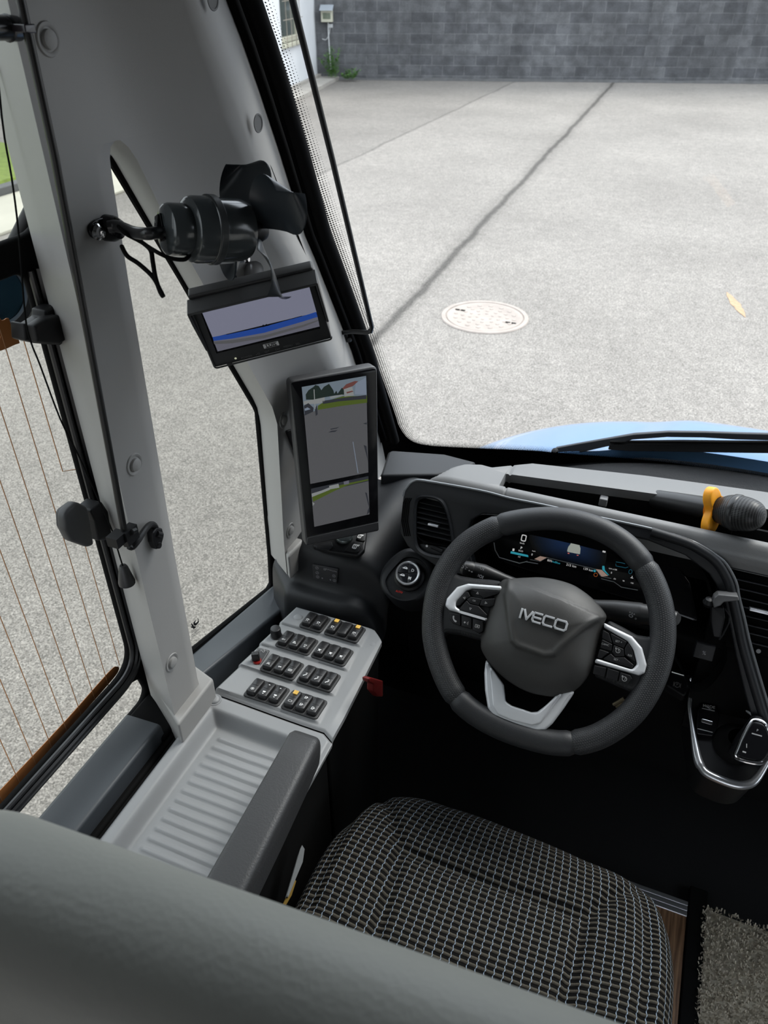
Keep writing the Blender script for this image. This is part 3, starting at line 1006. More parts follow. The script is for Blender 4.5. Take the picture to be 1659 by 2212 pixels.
def padz(x, y):
    yb = yback(x)
    z = ZT - .004 * sst(1.2, 1.35, y)
    z -= .022 * (1 - sst(YL - .002, YL + .026, y)) ** 2        # roll over at the front
    if y > yb: z -= min(.9 * (y - yb) + 4 * (y - yb) ** 2 * .2, .20)
    # raised shoulder towards the left
    z -= .03 * (1 - sst(-.42, -.32, x)) 
    yb2 = ryb_l + (ryb_r - ryb_l) * (x - rxl) / (rxr - rxl)
    chamfer = sst(rxl - .004, rxl + .004, x)
    e = min(chamfer, 1 - sst(rxr - .005, rxr + .005, x), sst(ryf - .004, ryf + .004, y), 1 - sst(yb2 - .004, yb2 + .004, y))
    z -= .11 * e
    # seam between the side pad and the tray frame
    sx_ = -.222 - .10 * (y - 1.12)
    z -= .003 * max(0, 1 - abs(x - sx_) / .003)
    return z
mb = MB()
xs = [-.398 + i * .005 for i in range(28)] + [rxl - .004 + i * .001 for i in range(60)]
xs = sorted(set(round(x, 4) for x in xs + [rxl + .056 + i * .006 for i in range(int((rxr - rxl - .066) / .006))] + [rxr - .007 + i * .001 for i in range(15)] + [rxr + .01 + i * .02 for i in range(58)]))
rows = []
for x in xs:
    yb2 = ryb_l + (ryb_r - ryb_l) * (x - rxl) / (rxr - rxl)
    yb = yback(x)
    ys = [YL, YL + .003, YL + .006, YL + .010, YL + .015, YL + .021, ryf - .0035, ryf - .002, ryf, ryf + .002, ryf + .0035]
    ys += [ryf + .0035 + (yb2 - .0035 - ryf - .0035) * k / 10 for k in range(1, 10)]
    ys += [yb2 - .0035, yb2 - .002, yb2, yb2 + .002, yb2 + .0035]
    yb = max(yb, ys[-1] + .004) if x > rxl - .03 else yb
    if x <= rxl - .03:
        n_ = len(ys); ys = ys[:6] + [ys[5] + (max(yb, ys[5] + .03) - .004 - ys[5]) * k / (n_ - 6) for k in range(1, n_ - 5)]
        yb = max(yb, ys[-1] + .002)
    ys += [yb, yb + .006, yb + .015, yb + .03, yb + .06, yb + .12, yb + .25]
    rows.append([Vec((x, y, padz(x, y))) for y in ys])
mb.grid(rows)
mb.grid([[Vec((x, YL - .001 * k, padz(x, YL) - .012 * k)) for x in xs] for k in range(3)])
for f in mb.bm.faces:
    if f.calc_center_median().z < ZT - .006 and ryf - .004 < f.calc_center_median().y < ryb_r + .02 and rxl - .01 < f.calc_center_median().x < rxr + .01 and min(v.co.z for v in f.verts) < ZT - .03: f.material_index = 1
    if f.calc_center_median().y > yback(f.calc_center_median().x) + .008: f.material_index = 1
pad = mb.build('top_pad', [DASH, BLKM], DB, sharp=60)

# ---- fascia with its bright edge line
mb = MB()
out = smooth(sil2, 4, False)
low = px2(FP, [(1652, 1640), (1612, 1510), (1590, 1420), (1574, 1340), (1560, 1285), (1532, 1240), (1480, 1200), (1400, 1168), (1260, 1138), (1080, 1112), (1042, 1110), (1018, 1124), (1008, 1150), (1016, 1200), (1030, 1250), (955, 1232), (900, 1196), (880, 1180)])
vent = px2(FP, [(905, 1082), (925, 1076), (950, 1084), (966, 1115), (975, 1165), (976, 1193), (960, 1200), (925, 1195), (905, 1180), (900, 1150), (900, 1110)])
clus = px2(FP, [(1006, 1150), (1016, 1122), (1040, 1108), (1080, 1110), (1260, 1136), (1400, 1165), (1480, 1196), (1528, 1250), (1548, 1330), (1570, 1430), (1500, 1500), (1420, 1400), (1100, 1330), (1020, 1240)])
mb.plate([out + low, smooth(vent, 5)], FP, .03, .003)
fas = mb.build('fascia', DASH_SHADE, DB, sharp=50)
mb = MB()
edge = [FP @ Vec((x, y, -.001)) for x, y in out[4:]]
mb.tube(edge, .0022, 8)
mb.build('edge_trim', pm('satin_edge_trim', (.25, .26, .27), .35, metal=.5), DB)
# visor walls round the cluster recess
clo = smooth(clus, 4)
mb = MB()
mb.grid([[FP @ Vec((x, y, -.004)) for x, y in clo], [FP @ Vec((x * .985, y * .985 - .002, -.085)) for x, y in clo]], cv=True)
mb.build('cluster_surround', BLKM, DB)

# ---- instrument cluster
CN = Vec((0, -.86, .51)).normalized()
CC = onp(1200, 1180, FC - FN * .075, CN)
CM = frame(CC, (1, 0, 0), CN)
IC = MB()
scr = px2(CM, [(1010, 1130), (1040, 1112), (1200, 1115), (1440, 1190), (1490, 1260), (1510, 1345), (1380, 1300), (1150, 1235), (1090, 1215), (1062, 1190)])
IC.plate([roundp(scr, .006)], CM, .006, .001, mi=0)
a7 = Z_(1040, 1110, 4.366)
glow = px2(CM, a7([(640, 110), (1010, 170), (1130, 280), (1150, 420), (1060, 510), (620, 400), (520, 330), (480, 200)]))
gsm = [Vec(q_) for q_ in smooth(glow, 3)]
gcen = Vec(px2(CM, a7([(830, 260)]))[0])
for k in range(10):
    kk = 1.08 - k * .085
    IC.plate([[tuple(gcen + (q_ - gcen) * kk) for q_ in gsm]], CM, .00006, mi=12 + k, off=.0004 + k * .00006)
g2 = px2(CM, a7([(740, 180), (800, 172), (1000, 205), (1040, 240), (900, 205), (780, 195)]))
IC.plate([g2], CM, .0001, mi=6, off=.0012)
def ln(pts, w, mi, off=.0016, fn=a7):
    p3 = [CM @ Vec((*q_, off)) for q_ in px2(CM, fn(pts))]
    IC.tube(p3, w, 5, mi)
ln([(120, 270), (130, 340), (170, 410), (360, 465), (435, 447)], .0009, 5)
ln([(415, 450), (535, 470)], .0009, 5)
ln([(460, 430), (555, 448), (620, 412), (1075, 520), (1130, 590), (1225, 608)], .0006, 5)
ln([(1130, 610), (1250, 640), (1320, 690), (1475, 718)], .0006, 5)
for pl in ([(500, 425), (555, 398), (622, 412), (560, 446)], [(1075, 520), (1135, 528), (1195, 585), (1130, 592)]):
    IC.plate([px2(CM, a7(pl))], CM, .0004, mi=7, off=.0012)
IC.plate([px2(CM, a7([(278, 352), (440, 388), (444, 408), (275, 372)]))], CM, .0004, mi=3, off=.0012)
for pl in ([(1140, 490), (1160, 490), (1165, 530), (1205, 580), (1192, 575), (1140, 525)],):
    IC.plate([px2(CM, a7(pl))], CM, .0004, mi=3, off=.0016)
def tx(s_, px, py, size, mi=2, bold=0, fn=a7, al='CENTER'):
    p = px2(CM, fn([(px, py)]))[0]
    IC.text(s_, CM @ Matrix.Translation((p[0], p[1], .0014)), size, mi, .0001, al, bold=bold)
IC.plate([rrect(.0095, .0125, .003, *px2(CM, a7([(400, 228)]))[0]), rrect(.0062, .0088, .002, *px2(CM, a7([(400, 228)]))[0])], CM, .0003, mi=2, off=.0014)
tx('km/h', 385, 277, .0042); tx('P', 377, 322, .0062, bold=.0002); tx('ECO', 372, 350, .0042)
tx('1/2', 356, 405, .0036); tx('0', 478, 384, .0055); tx('km/h', 495, 351, .0030)
tx('80%', 645, 442, .0055); tx('AdBlue', 705, 458, .0050, 3); tx('215 km', 848, 488, .0060); tx('139 km', 1005, 525, .0058)
tx('rpm x100', 1240, 520, .0036); tx('0', 1226, 555, .0045); tx('-50', 1255, 612, .0034); tx('90', 1340, 632, .0034); tx('130', 1420, 652, .0034)
ln([(1040, 540), (1055, 530)], .0005, 3)
IC.plate([circ(.0022, 16, *px2(CM, a7([(1068, 538)]))[0])], CM, .0003, mi=3, off=.0014)
IC.plate([circ(.0034, 20, *px2(CM, a7([(1078, 574)]))[0]), circ(.0027, 20, *px2(CM, a7([(1078, 574)]))[0])], CM, .0003, mi=8, off=.0014)
IC.plate([circ(.0030, 16, *px2(CM, a7([(420, 131)]))[0], ry=.0012)], CM, .0003, mi=9, off=.0014)
# headlamp, fuel and coolant telltales
p = px2(CM, a7([(632, 156)]))[0]
IC.plate([[(p[0] - .001, p[1] - .0022), (p[0] + .001, p[1] - .0022), (p[0] + .003, p[1]), (p[0] + .001, p[1] + .0022), (p[0] - .001, p[1] + .0022)], circ(.0012, 10, p[0] + .0006, p[1])], CM, .0003, mi=2, off=.0014)
for dx_ in (-.0035, -.0055): IC.plate([rrect(.0007, .0035, .0003, p[0] + dx_, p[1])], CM, .0003, mi=2, off=.0014)
p = px2(CM, a7([(303, 338)]))[0]; IC.plate([rrect(.0035, .0045, .0006, *p)], CM, .0003, mi=2, off=.0014)
p = px2(CM, a7([(1420, 596)]))[0]; IC.plate([rrect(.0045, .001, .0003, p[0], p[1] - .0015)], CM, .0003, mi=2, off=.0014); IC.plate([rrect(.0011, .004, .0003, *p)], CM, .0003, mi=2, off=.0014)
for yy, hh_ in ((318, .0016), (330, .0016), (350, .0052)):
    p = px2(CM, a7([(1158, yy)]))[0]; IC.plate([rrect(.0052, hh_, .0004, *p)], CM, .0003, mi=2, off=.0014)
ln([(1268, 452), (1330, 462), (1355, 470)], .0005, 10); ln([(1268, 470), (1268, 490), (1360, 508), (1385, 500)], .0005, 10)
IC.plate([circ(.003, 16, *px2(CM, a7([(1405, 545)]))[0], ry=.0042), circ(.0023, 16, *px2(CM, a7([(1405, 545)]))[0], ry=.0034)], CM, .0003, mi=10, off=.0014)
# the little vehicle picture
vb = [(850, 250), (925, 262), (928, 305), (935, 325), (930, 380), (915, 378), (815, 358), (808, 350), (820, 310), (840, 285)]
IC.plate([roundp(px2(CM, a7(vb)), .0012)], CM, .0003, mi=11, off=.0014)
IC.plate([px2(CM, a7([(858, 262), (912, 272), (912, 290), (852, 278)]))], CM, .0002, mi=0, off=.0019)
IC.plate([px2(CM, a7([(815, 366), (830, 369), (830, 377), (813, 374)]))], CM, .0002, mi=9, off=.0019)
IC.plate([px2(CM, a7([(900, 385), (916, 388), (916, 394), (900, 392)]))], CM, .0002, mi=9, off=.0019)
icm = [BLKG, em('cluster_blue', (.004, .014, .055), 1), em('cluster_white', (.45, .45, .45), 1), em('cluster_cyan', (.02, .22, .28), 1), WHITE, SILV, em('cluster_bright_blue', (.01, .06, .22), 1), em('cluster_copper', (.24, .17, .14), 1), em('cluster_amber', (.30, .08, .02), 1), em('cluster_red', (.5, .12, .10), 1), em('cluster_dim_cyan', (.01, .07, .10), 1), em('cluster_vehicle', (.26, .28, .25), 1)]
icm += [em('cluster_glow', (.004 * (k / 9) ** 1.3, .013 * (k / 9) ** 1.3, .040 * (k / 9) ** 1.3), 1) for k in range(10)]
IC.build('instrument_cluster', icm, DB)

# ---- air vents
def air_vent(pxs, nsl, name='air_vent', tabpx=None, depth=.03, bez=None):
    v2 = smooth(px2(FP, pxs), 5)
    q = MB()
    q.grid([[FP @ Vec((x, y, .002)) for x, y in v2], [FP @ Vec((x, y, -depth)) for x, y in v2]], cv=True)
    q.plate([v2], FP, .002, off=-depth)
    va = q.build(name, BLKM, DB)
    ymin = min(y for _, y in v2); ymax = max(y for _, y in v2)
    for k in range(nsl):
        yy = ymax - (ymax - ymin) * (k + .9) / (nsl + 1.6)
        cr = []
        for (x0_, y0_), (x1_, y1_) in zip(v2, v2[1:] + v2[:1]):
            if (y0_ - yy) * (y1_ - yy) < 0:
                cr.append(x0_ + (x1_ - x0_) * (yy - y0_) / (y1_ - y0_))
        if len(cr) < 2: continue
        a, b = min(cr), max(cr)
        s_ = MB()
        T = FP @ Matrix.Translation(((a + b) / 2, yy, -.010)) @ Matrix.Rotation(math.radians(30), 4, 'X')
        s_.box((0, 0, 0), (b - a, .0016, .018), M=T)
        s_.build('slat', DASH_SHADE, va, bevel=.0004, seg=1)
    return va, v2
va, v2 = air_vent([(905, 1082), (925, 1076), (950, 1084), (966, 1115), (975, 1165), (976, 1180), (945, 1176), (925, 1172), (908, 1165), (900, 1150), (900, 1110)], 7)
mb = MB()
p = px2(FP, [(935, 1135)], .004)[0]
mb.plate([roundp([(p[0] - .010, p[1] - .0022), (p[0] + .010, p[1] - .0022), (p[0] + .010, p[1] + .0022), (p[0] - .010, p[1] + .0022)], .0015)], FP, .016, .0012, off=.004)
mb.build('vent_tab', SATIN, va)
mb = MB()
vo = smooth(px2(FP, [(900, 1073), (925, 1069), (957, 1080), (972, 1115), (981, 1165), (984, 1203), (960, 1208), (920, 1200), (898, 1182), (893, 1150), (894, 1105)]), 5)
vi = smooth(vent, 5)
mb.grid([[FP @ Vec((x, y, 0)) for x, y in vo], [FP @ Vec((x * .6 + a * .4, y * .6 + b * .4, .006)) for (x, y), (a, b) in zip(vo, vi)], [FP @ Vec((x, y, .002)) for x, y in vi], [FP @ Vec((x, y, -.02)) for x, y in vi]], cv=True)
mb.build('vent_bezel', DASH_SHADE, DB)
mb = MB()
wpl = px2(FP, [(903, 1176), (925, 1178), (975, 1186), (976, 1196), (958, 1201), (925, 1196), (908, 1186)])
mb.plate([smooth(wpl, 4)], FP, .006, .001, off=-.004)
mb.build('thumbwheel_plate', DASH_SHADE, DB)
mb = MB()
p = px2(FP, [(943, 1187)])[0]
mb.tube([FP @ Vec((p[0] - .011, p[1] + .003, -.002)), FP @ Vec((p[0] + .011, p[1] - .001, -.002))], .004, 14)
mb.build('thumbwheel', BLK, DB)
for q_, r_ in (((921, 1180), .0022), ((963, 1194), .0022)):
    mb = MB()
    p = px2(FP, [q_])[0]
    mb.plate([circ(r_, 14, *p)] + ([circ(r_ * .65, 14, *p)] if q_[0] > 950 else []), FP, .001, off=-.0026)
    mb.build('vent_symbol', WHITE, DB)
# slim demister slots at the left edge of the fascia
mb = MB()
for k in range(4):
    o_ = 4 * k
    pp = px2(FP, [(868 + o_, 1125), (872 + o_, 1085), (877 + o_, 1076)])
    pp2 = px2(FP, [(868 + o_, 1125), (874 + o_, 1158)])
    mb.tube([FP @ Vec((*pp2[1], .0005)), FP @ Vec((*pp[0], .001)), FP @ Vec((*pp[1], .001)), FP @ Vec((*pp[2], .0005))], .0011, 6)
mb.build('demister_slots', BLKM, DB)
# ---- dark body of the dashboard, side pod by the window
z6 = Z_(560, 1120, 4.1475)
mb = MB()
mb.box((.36, 1.26, -1.12), (2.06, .26, .20))
mb.poly([(-.40, 1.06, -.93), (1.38, 1.06, -.93), (1.38, 1.14, -1.28), (-.40, 1.14, -1.28), (-.40, 1.3, -1.28), (1.38, 1.3, -1.28), (-.40, 1.24, -.93), (1.38, 1.24, -.93)], [(0, 3, 2, 1), (3, 4, 5, 2), (0, 1, 7, 6), (0, 6, 4, 3), (1, 2, 5, 7)])
mb.build('dash_body', BLKM, DB, bevel=.01)
prof = [(1.34, -1.06), (1.30, -.97), (1.25, -.885), (1.22, -.868), (1.15, -.875), (1.06, -.898), (1.035, -.904), (1.018, -.912), (1.010, -.925), (1.006, -.95), (1.002, -.972), (.996, -.982), (.985, -.986), (.974, -.990), (.967, -1.0), (.962, -1.03), (.955, -1.12)]
mb = MB()
rows = []
nx = 40
pp = smooth(prof, 3, False)
for i in range(nx + 1):
    x = -.662 + (.257) * i / nx
    ysh = .095 * max(0, min(1, (-.598 - x) / .09))
    dz = 0
    if x > -.475:
        t = min(1, (x + .475) / .07); dz = .09 * (1 - math.sqrt(max(0, 1 - t * t)))
    rows.append([Vec((x, max(y, min(y + ysh, 1.12)) + .012 * sst(-.50, -.42, x), z - dz * (1.0 if y < 1.2 else .4) + .03 * sst(-.50, -.41, x) * sst(1.06, 1.2, y))) for y, z in pp])
mb.grid(rows)
mb.build('side_pod', DASH_SHADE, DB, sharp=70)
mb = MB()
cc = [at(*p, 'Z', -.845) for p in ((838, 976), (846, 972), (960, 980), (1030, 998), (1000, 1012), (946, 1024), (822, 1026))]
mb.loft([[p + Vec((0, 0, -.06)) for p in cc], cc])
mb.build('corner_cover', DASH_SHADE, DB, bevel=.008)
# climate keypad
KC = at(703, 1239, 'Y', 1.004); KM = frame(KC, (1, .02, -.02), Vec((0, -.985, .17)))
mb = MB()
kp = px2(KM, z6([(482, 405), (712, 447), (700, 583), (491, 537)]))
mb.plate([roundp(kp, .002)], KM, .006, .0006, off=.003)
kpad = mb.build('climate_keypad', pm('keypad_foil', (.018, .018, .02), .35), DB)
mb = MB()
for q_ in ((517, 443), (520, 486), (524, 523), (670, 515), (674, 555)):
    p = px2(KM, z6([q_]), .003)[0]
    mb.plate([circ(.0034, 18, *p, ry=.0030), circ(.0028, 18, *p, ry=.0024)], KM, .0003, off=.0034)
    mb.plate([[(p[0] - .0012, p[1] - .0006), (p[0] + .0012, p[1] - .0006), (p[0], p[1] + .0012)]], KM, .0003, off=.0034)
p = px2(KM, z6([(645, 464)]), .003)[0]
mb.text('AUTOCLIMA', KM @ Matrix.Translation((*p, .0034)), .0042, 0, .0001)
p = px2(KM, z6([(587, 455)]), .003)[0]
mb.plate([rrect(.0042, .0036, .0005, *p), rrect(.0028, .0022, .0003, *p)], KM, .0003, off=.0034)
for q_ in ((565, 535), (638, 549)):
    p = px2(KM, z6([q_]), .003)[0]
    for a_ in (0, 1.05, 2.1):
        mb.plate([[(p[0] + sx_ * .0016 * math.cos(a_) - sy_ * .0003 * math.sin(a_), p[1] + sx_ * .0016 * math.sin(a_) + sy_ * .0003 * math.cos(a_)) for sx_, sy_ in ((-1, -1), (1, -1), (1, 1), (-1, 1))]], KM, .0003, off=.0034)
mb.build('keypad_print', pm('dim_print', (.22, .22, .23), .5), kpad)
# mirror adjuster on top of the pod
AC = at(748, 1170, 'Z', -.892)
AM = frame(AC, (1, 0, 0), Vec((.05, -.22, .97)))
mb = MB()
base = px2(AM, z6([(478, 268), (640, 318), (890, 355), (945, 300), (968, 140), (960, 60), (800, 20), (560, 100)]))
mb.plate([roundp(base, .006)], AM, .012, .003, off=.008)
adj = mb.build('mirror_adjuster', BLK, DB)
p0 = px2(AM, z6([(765, 165)]), .008)[0]
mb = MB()
mb.lathe([(.0175, 0), (.0175, .004), (.016, .006), (.0155, .004), (.0, .004)], AM @ Matrix.Translation((*p0, .008)), 32)
mb.build('adjuster_ring', pm('dark_chrome_ring', (.16, .18, .18), .25, metal=.7), adj)
for pts in ([(760, 285), (850, 205), (930, 215), (890, 300), (870, 305)], [(870, 185), (885, 130), (960, 120), (945, 200), (925, 210)], [(500, 265), (560, 225), (650, 210), (660, 250), (630, 285)]):
    m_ = MB()
    m_.plate([roundp(px2(AM, z6(pts), .010), .002)], AM, .004, .001, off=.011)
    m_.build('adjuster_button', BLK, adj)
mb = MB()
for q_, r_ in (((856, 252), .0055), ((900, 160), .0048)):
    p = px2(AM, z6([q_]), .011)[0]
    mb.plate([rrect(r_ * 1.5, r_ * 2, r_ * .5, *p), rrect(r_ * .95, r_ * 1.4, r_ * .35, *p)], AM, .0004, off=.0116)
    for s_ in (-1, 1): mb.plate([circ(r_ * .22, 10, p[0], p[1] + s_ * r_ * .35)], AM, .0004, off=.0116)
    mb.plate([[(p[0] + r_ * .3, p[1] + r_ * 1.0), (p[0] + r_ * 1.4, p[1] + r_ * 1.2), (p[0] + r_ * 1.1, p[1] + r_ * .3), (p[0] + r_ * .75, p[1] + r_ * .6)]], AM, .0004, off=.0116)
mb.build('adjuster_icon', WHITE, adj)

# drive selector knob on its tilted pod
NC = at(881, 1246, 'Z', -.925)
NN = Vec((.04, -.60, .80)).normalized()
NM = frame(NC, (1, 0, 0), NN)
mb = MB()
po = smooth(px2(NM, z6([(1078, 580), (1100, 450), (1200, 330), (1330, 262), (1480, 300), (1560, 420), (1560, 600), (1480, 700), (1380, 748), (1250, 748), (1130, 680)])), 4)
pi_ = smooth(px2(NM, z6([(1135, 590), (1150, 520), (1230, 420), (1320, 350), (1440, 370), (1510, 460), (1510, 570), (1460, 660), (1380, 712), (1290, 728), (1190, 690)])), 4)
mb.loft([[NM @ Vec((x, y, -.08)) for x, y in po], [NM @ Vec((x, y, -.004)) for x, y in po], [NM @ Vec((x * .5 + a * .5, y * .5 + b * .5, .003)) for (x, y), (a, b) in zip(po, pi_)], [NM @ Vec((x, y, .003)) for x, y in pi_], [NM @ Vec((x * .985, y * .985, -.002)) for x, y in pi_]])
kpod = mb.build('selector_pod', DASH_SHADE, DB, sharp=60)
p0 = px2(NM, z6([(1330, 490)]), .024)[0]
KT = NM @ Matrix.Translation((*p0, 0))
mb = MB()
mb.lathe([(.0285, -.003), (.0285, .006), (.0245, .009), (.0235, .020), (.0215, .023), (.0, .023)], KT, 48)
knob = mb.build('selector_knob', BLK, DB)
mb = MB()
mb.lathe([(.0222, .021), (.0225, .0245), (.0212, .0260), (.0186, .0255), (.0182, .0235)], KT, 48)
mb.build('knob_ring', SATIN, knob)
mb = MB()
for k in range(4):
    a0 = math.radians(90 * k + 13 + 2.5); a1 = math.radians(90 * k + 103 - 2.5)
    ring = [(.001 * math.cos((a0 + a1) / 2), .001 * math.sin((a0 + a1) / 2))] + [(.0178 * math.cos(a0 + (a1 - a0) * j / 10), .0178 * math.sin(a0 + (a1 - a0) * j / 10)) for j in range(11)]
    mb.plate([ring], KT, .002, .0004, off=.0252)
mb.build('knob_button', pm('glossy_button', (.010, .011, .014), .2), knob)
mb = MB()
mb.text('D', KT @ Matrix.Translation((.0078, .0068, .0256)), .0075, 0, .0001)
mb.text('M', KT @ Matrix.Translation((.0066, -.0085, .0256)), .0072, 0, .0001, bold=.0003)
for cx_, cy_ in ((-.0070, .0078), (-.0082, -.0062)):
    mb.plate([[(cx_ - .0045, cy_ - .0015), (cx_ + .0045, cy_ - .0015), (cx_ + .0045, cy_ + .001), (cx_ + .002, cy_ + .0025), (cx_ - .001, cy_ + .0025), (cx_ - .003, cy_ + .0005), (cx_ - .0045, cy_ + .0003)],
              [(cx_ - .0015, cy_ + .0005), (cx_ + .0025, cy_ + .0005), (cx_ + .0015, cy_ + .0017), (cx_ - .0005, cy_ + .0017)]], KT, .0003, off=.0258)
mb.build('knob_print', WHITE, knob)
mb = MB()
p = px2(NM, z6([(1250, 652)]), .003)[0]
mb.text('AUTO', NM @ Matrix.Translation((*p, -.0015)), .0048, 0, .0001)
mb.build('pod_print', em('red_backlit_print', (.30, .015, .012), 1), kpod)

# ---- right of the cluster: visor lip, centre stack slats
mb = MB()
lip = [FP @ Vec((x - .004, y - .003, -.002)) for x, y in px2(FP, [(1413, 1146), (1488, 1170), (1521, 1187), (1545, 1203), (1564, 1224), (1582, 1259), (1590, 1294), (1600, 1338), (1614, 1402), (1648, 1518), (1690, 1650)])]
mb.tube(smooth(lip, 5, False), .008, 12)
mb.build('visor_lip', DASH_SHADE, DB)
zr = Z_(1350, 1180, 3.88)
mb = MB()
mb.box(FP @ Vec((.50, -.14, -.055)), (.36, .02, .36), R=FP.to_quaternion().to_matrix().to_4x4() @ Matrix.Rotation(math.pi / 2, 4, 'X'))
cs = mb.build('centre_vent', BLKM, DB)
for a_, b_ in (((850, 165), .12), ((905, 265), .12), ((935, 345), .12), ((962, 425), .12), ((985, 500), .12), ((1003, 575), .12), ((1018, 650), .12), ((1035, 720), .12), ((1060, 803), .12)):
    p = px2(FP, zr([a_]), -.02)[0]
    m_ = MB()
    m_.box(FP @ Vec((p[0] + .12, p[1], -.020)), (.24, .0018, .014), R=FP.to_quaternion().to_matrix().to_4x4())
    m_.build('slat', DASH_SHADE, cs, bevel=.0006, seg=1)
mb = MB()
p = px2(FP, zr([(1125, 545)]), -.008)[0]
mb.plate([rrect(.029, .0052, .0015, *p)], FP, .012, .001, off=-.006)
mb.build('vent_tab', SATIN, cs)
mb = MB()
p = px2(FP, zr([(1118, 877)]), -.018)[0]
mb.plate([circ(.0036, 16, *p)], FP, .002, off=-.016)
mb.build('vent_symbol', GREYP, cs)
mb = MB()
mb.plate([rrect(.03, .007, .003, p[0] + .03, p[1] - .002)], FP, .004, .001, off=-.014)
mb.build('thumbwheel', BLK, cs)
# bracket clipped beside the visor
HB = thing('holder_bracket', 'black device bracket with a pale rounded top flange, right of the steering wheel', 'bracket', onp(1560, 1330, FC + FN * .02, FN))
mb = MB()
b0 = px2(FP, zr([(735, 470), (750, 430), (785, 404), (950, 420), (958, 458), (830, 470), (800, 500), (745, 520)]), .03)
mb.plate([roundp(b0, .002)], FP, .03, .002, off=.03)
mb.build('flange', pm('lit_grey_plastic', (.10, .10, .10), .4), HB)  # paler than the body: light on the flange is put into the colour
mb = MB()
b0 = px2(FP, zr([(720, 500), (830, 515), (840, 600), (800, 770), (740, 760), (720, 640)]), .02)
mb.plate([roundp(b0, .003)], FP, .02, .002, off=.02)
mb.tube([FP @ Vec((*px2(FP, zr([p]), .02)[0], .022)) for p in ((835, 520), (875, 580), (870, 640), (820, 740), (790, 780))], .0014, 6)
mb.build('body', BLK, HB)
mb = MB()
mb.lathe([(0, -.009), (.006, -.007), (.009, 0), (.006, .007), (0, .009)], Matrix.Translation(FP @ Vec((*px2(FP, zr([(700, 470)]), .02)[0], .02))), 20)
mb.build('ball_joint', BLK, HB)
# little push button with a struck-out sign
mb = MB()
p = px2(FP, zr([(665, 880)]), .0)[0]
mb.plate([rrect(.030, .026, .002, *p)], FP, .01, .001, off=.004)
db_ = mb.build('dash_button', BLK, DB)
mb = MB()
mb.text('%', FP @ Matrix.Translation((p[0], p[1] - .002, .0045)), .009, 0, .0001)
mb.build('button_print', GREYP, db_)

# ================================================================ centre console with drive selector
CP = at(1545, 1560, 'Z', -1.04)
CNN = Vec((-.05, -.42, .91)).normalized()
GP = frame(CP, (1, 0, 0), CNN)
CCn = thing('centre_console', 'black centre console panel edged with a silver trim, right of the steering wheel', 'console', CP + Vec((0, 0, -.2)))
ring = smooth(px2(GP, zr([(615, 1058), (650, 1050), (720, 1090), (880, 1230), (1020, 1385), (1230, 1560), (1260, 1700), (1195, 1810), (1090, 1965), (1000, 2005), (880, 1990), (700, 1915), (640, 1855), (605, 1770), (560, 1500), (540, 1330), (565, 1190), (595, 1090)])), 4)
mb = MB()
mb.loft([[GP @ Vec((x * .95, y * .95 - .01, -.12)) for x, y in ring], [GP @ Vec((x * 1.03, y * 1.01, -.02)) for x, y in ring], [GP @ Vec((x, y, 0)) for x, y in ring], [GP @ Vec((x * .97, y * .97, -.006)) for x, y in ring]])
mb.build('console_body', BLK, CCn, sharp=60)
mb = MB()
r3 = [GP @ Vec((x, y, .002)) for x, y in ring]
nr = len(r3)
rad = []
for i in range(nr):
    k = ring[i][1]
    rad.append(.0022 + .0048 * sst(.0, -.10, k) + .0012 * (1 if ring[i][0] < -.01 else 0))
mb.tube(r3, rad, 10, closed=True)
mb.build('silver_trim', SATIN, CCn)
mb = MB()
mo = roundp(px2(GP, zr([(635, 1320), (765, 1345), (792, 1430), (770, 1530), (735, 1598), (600, 1580), (596, 1480), (605, 1390)])), .003)
mb.plate([mo], GP, .012, .002, off=.005)
mr_ = mb.build('mode_rocker', BLKG, CCn)
mb = MB()
def bar(m_, a, b, w, off, M=GP, fn=zr, th=.0012):
    A, B_ = [Vec(q_) for q_ in px2(M, fn([a, b]), off)]
    d = (B_ - A).normalized(); s_ = Vec((-d.y, d.x)) * w
    m_.plate([roundp([tuple(A - s_), tuple(B_ - s_), tuple(B_ + s_), tuple(A + s_)], w * .6)], M, th, min(.0004, th * .3), off=off + th * .6)
bar(mb, (640, 1458), (735, 1485), .0032, .005)
mb.build('rocker_bar', CHROME, mr_)
mb = MB()
p, p2_ = [Vec(q_) for q_ in px2(GP, zr([(670, 1340), (735, 1352)]), .005)]
rz = math.atan2((p2_ - p).y, (p2_ - p).x)
pm_ = (p + p2_) / 2
mb.text('MODE', GP @ Matrix.Translation((pm_.x, pm_.y, .0064)) @ Matrix.Rotation(rz, 4, 'Z'), .0068, 0, .0001, bold=.0001)
bar(mb, (645, 1358), (752, 1381), .0007, .005, th=.0004)
mb.build('rocker_print', GREYP, mr_)
mb = MB()
bar(mb, (608, 1528), (735, 1560), .0007, .005, th=.0004)
mb.build('rocker_line', GREYP, mr_)
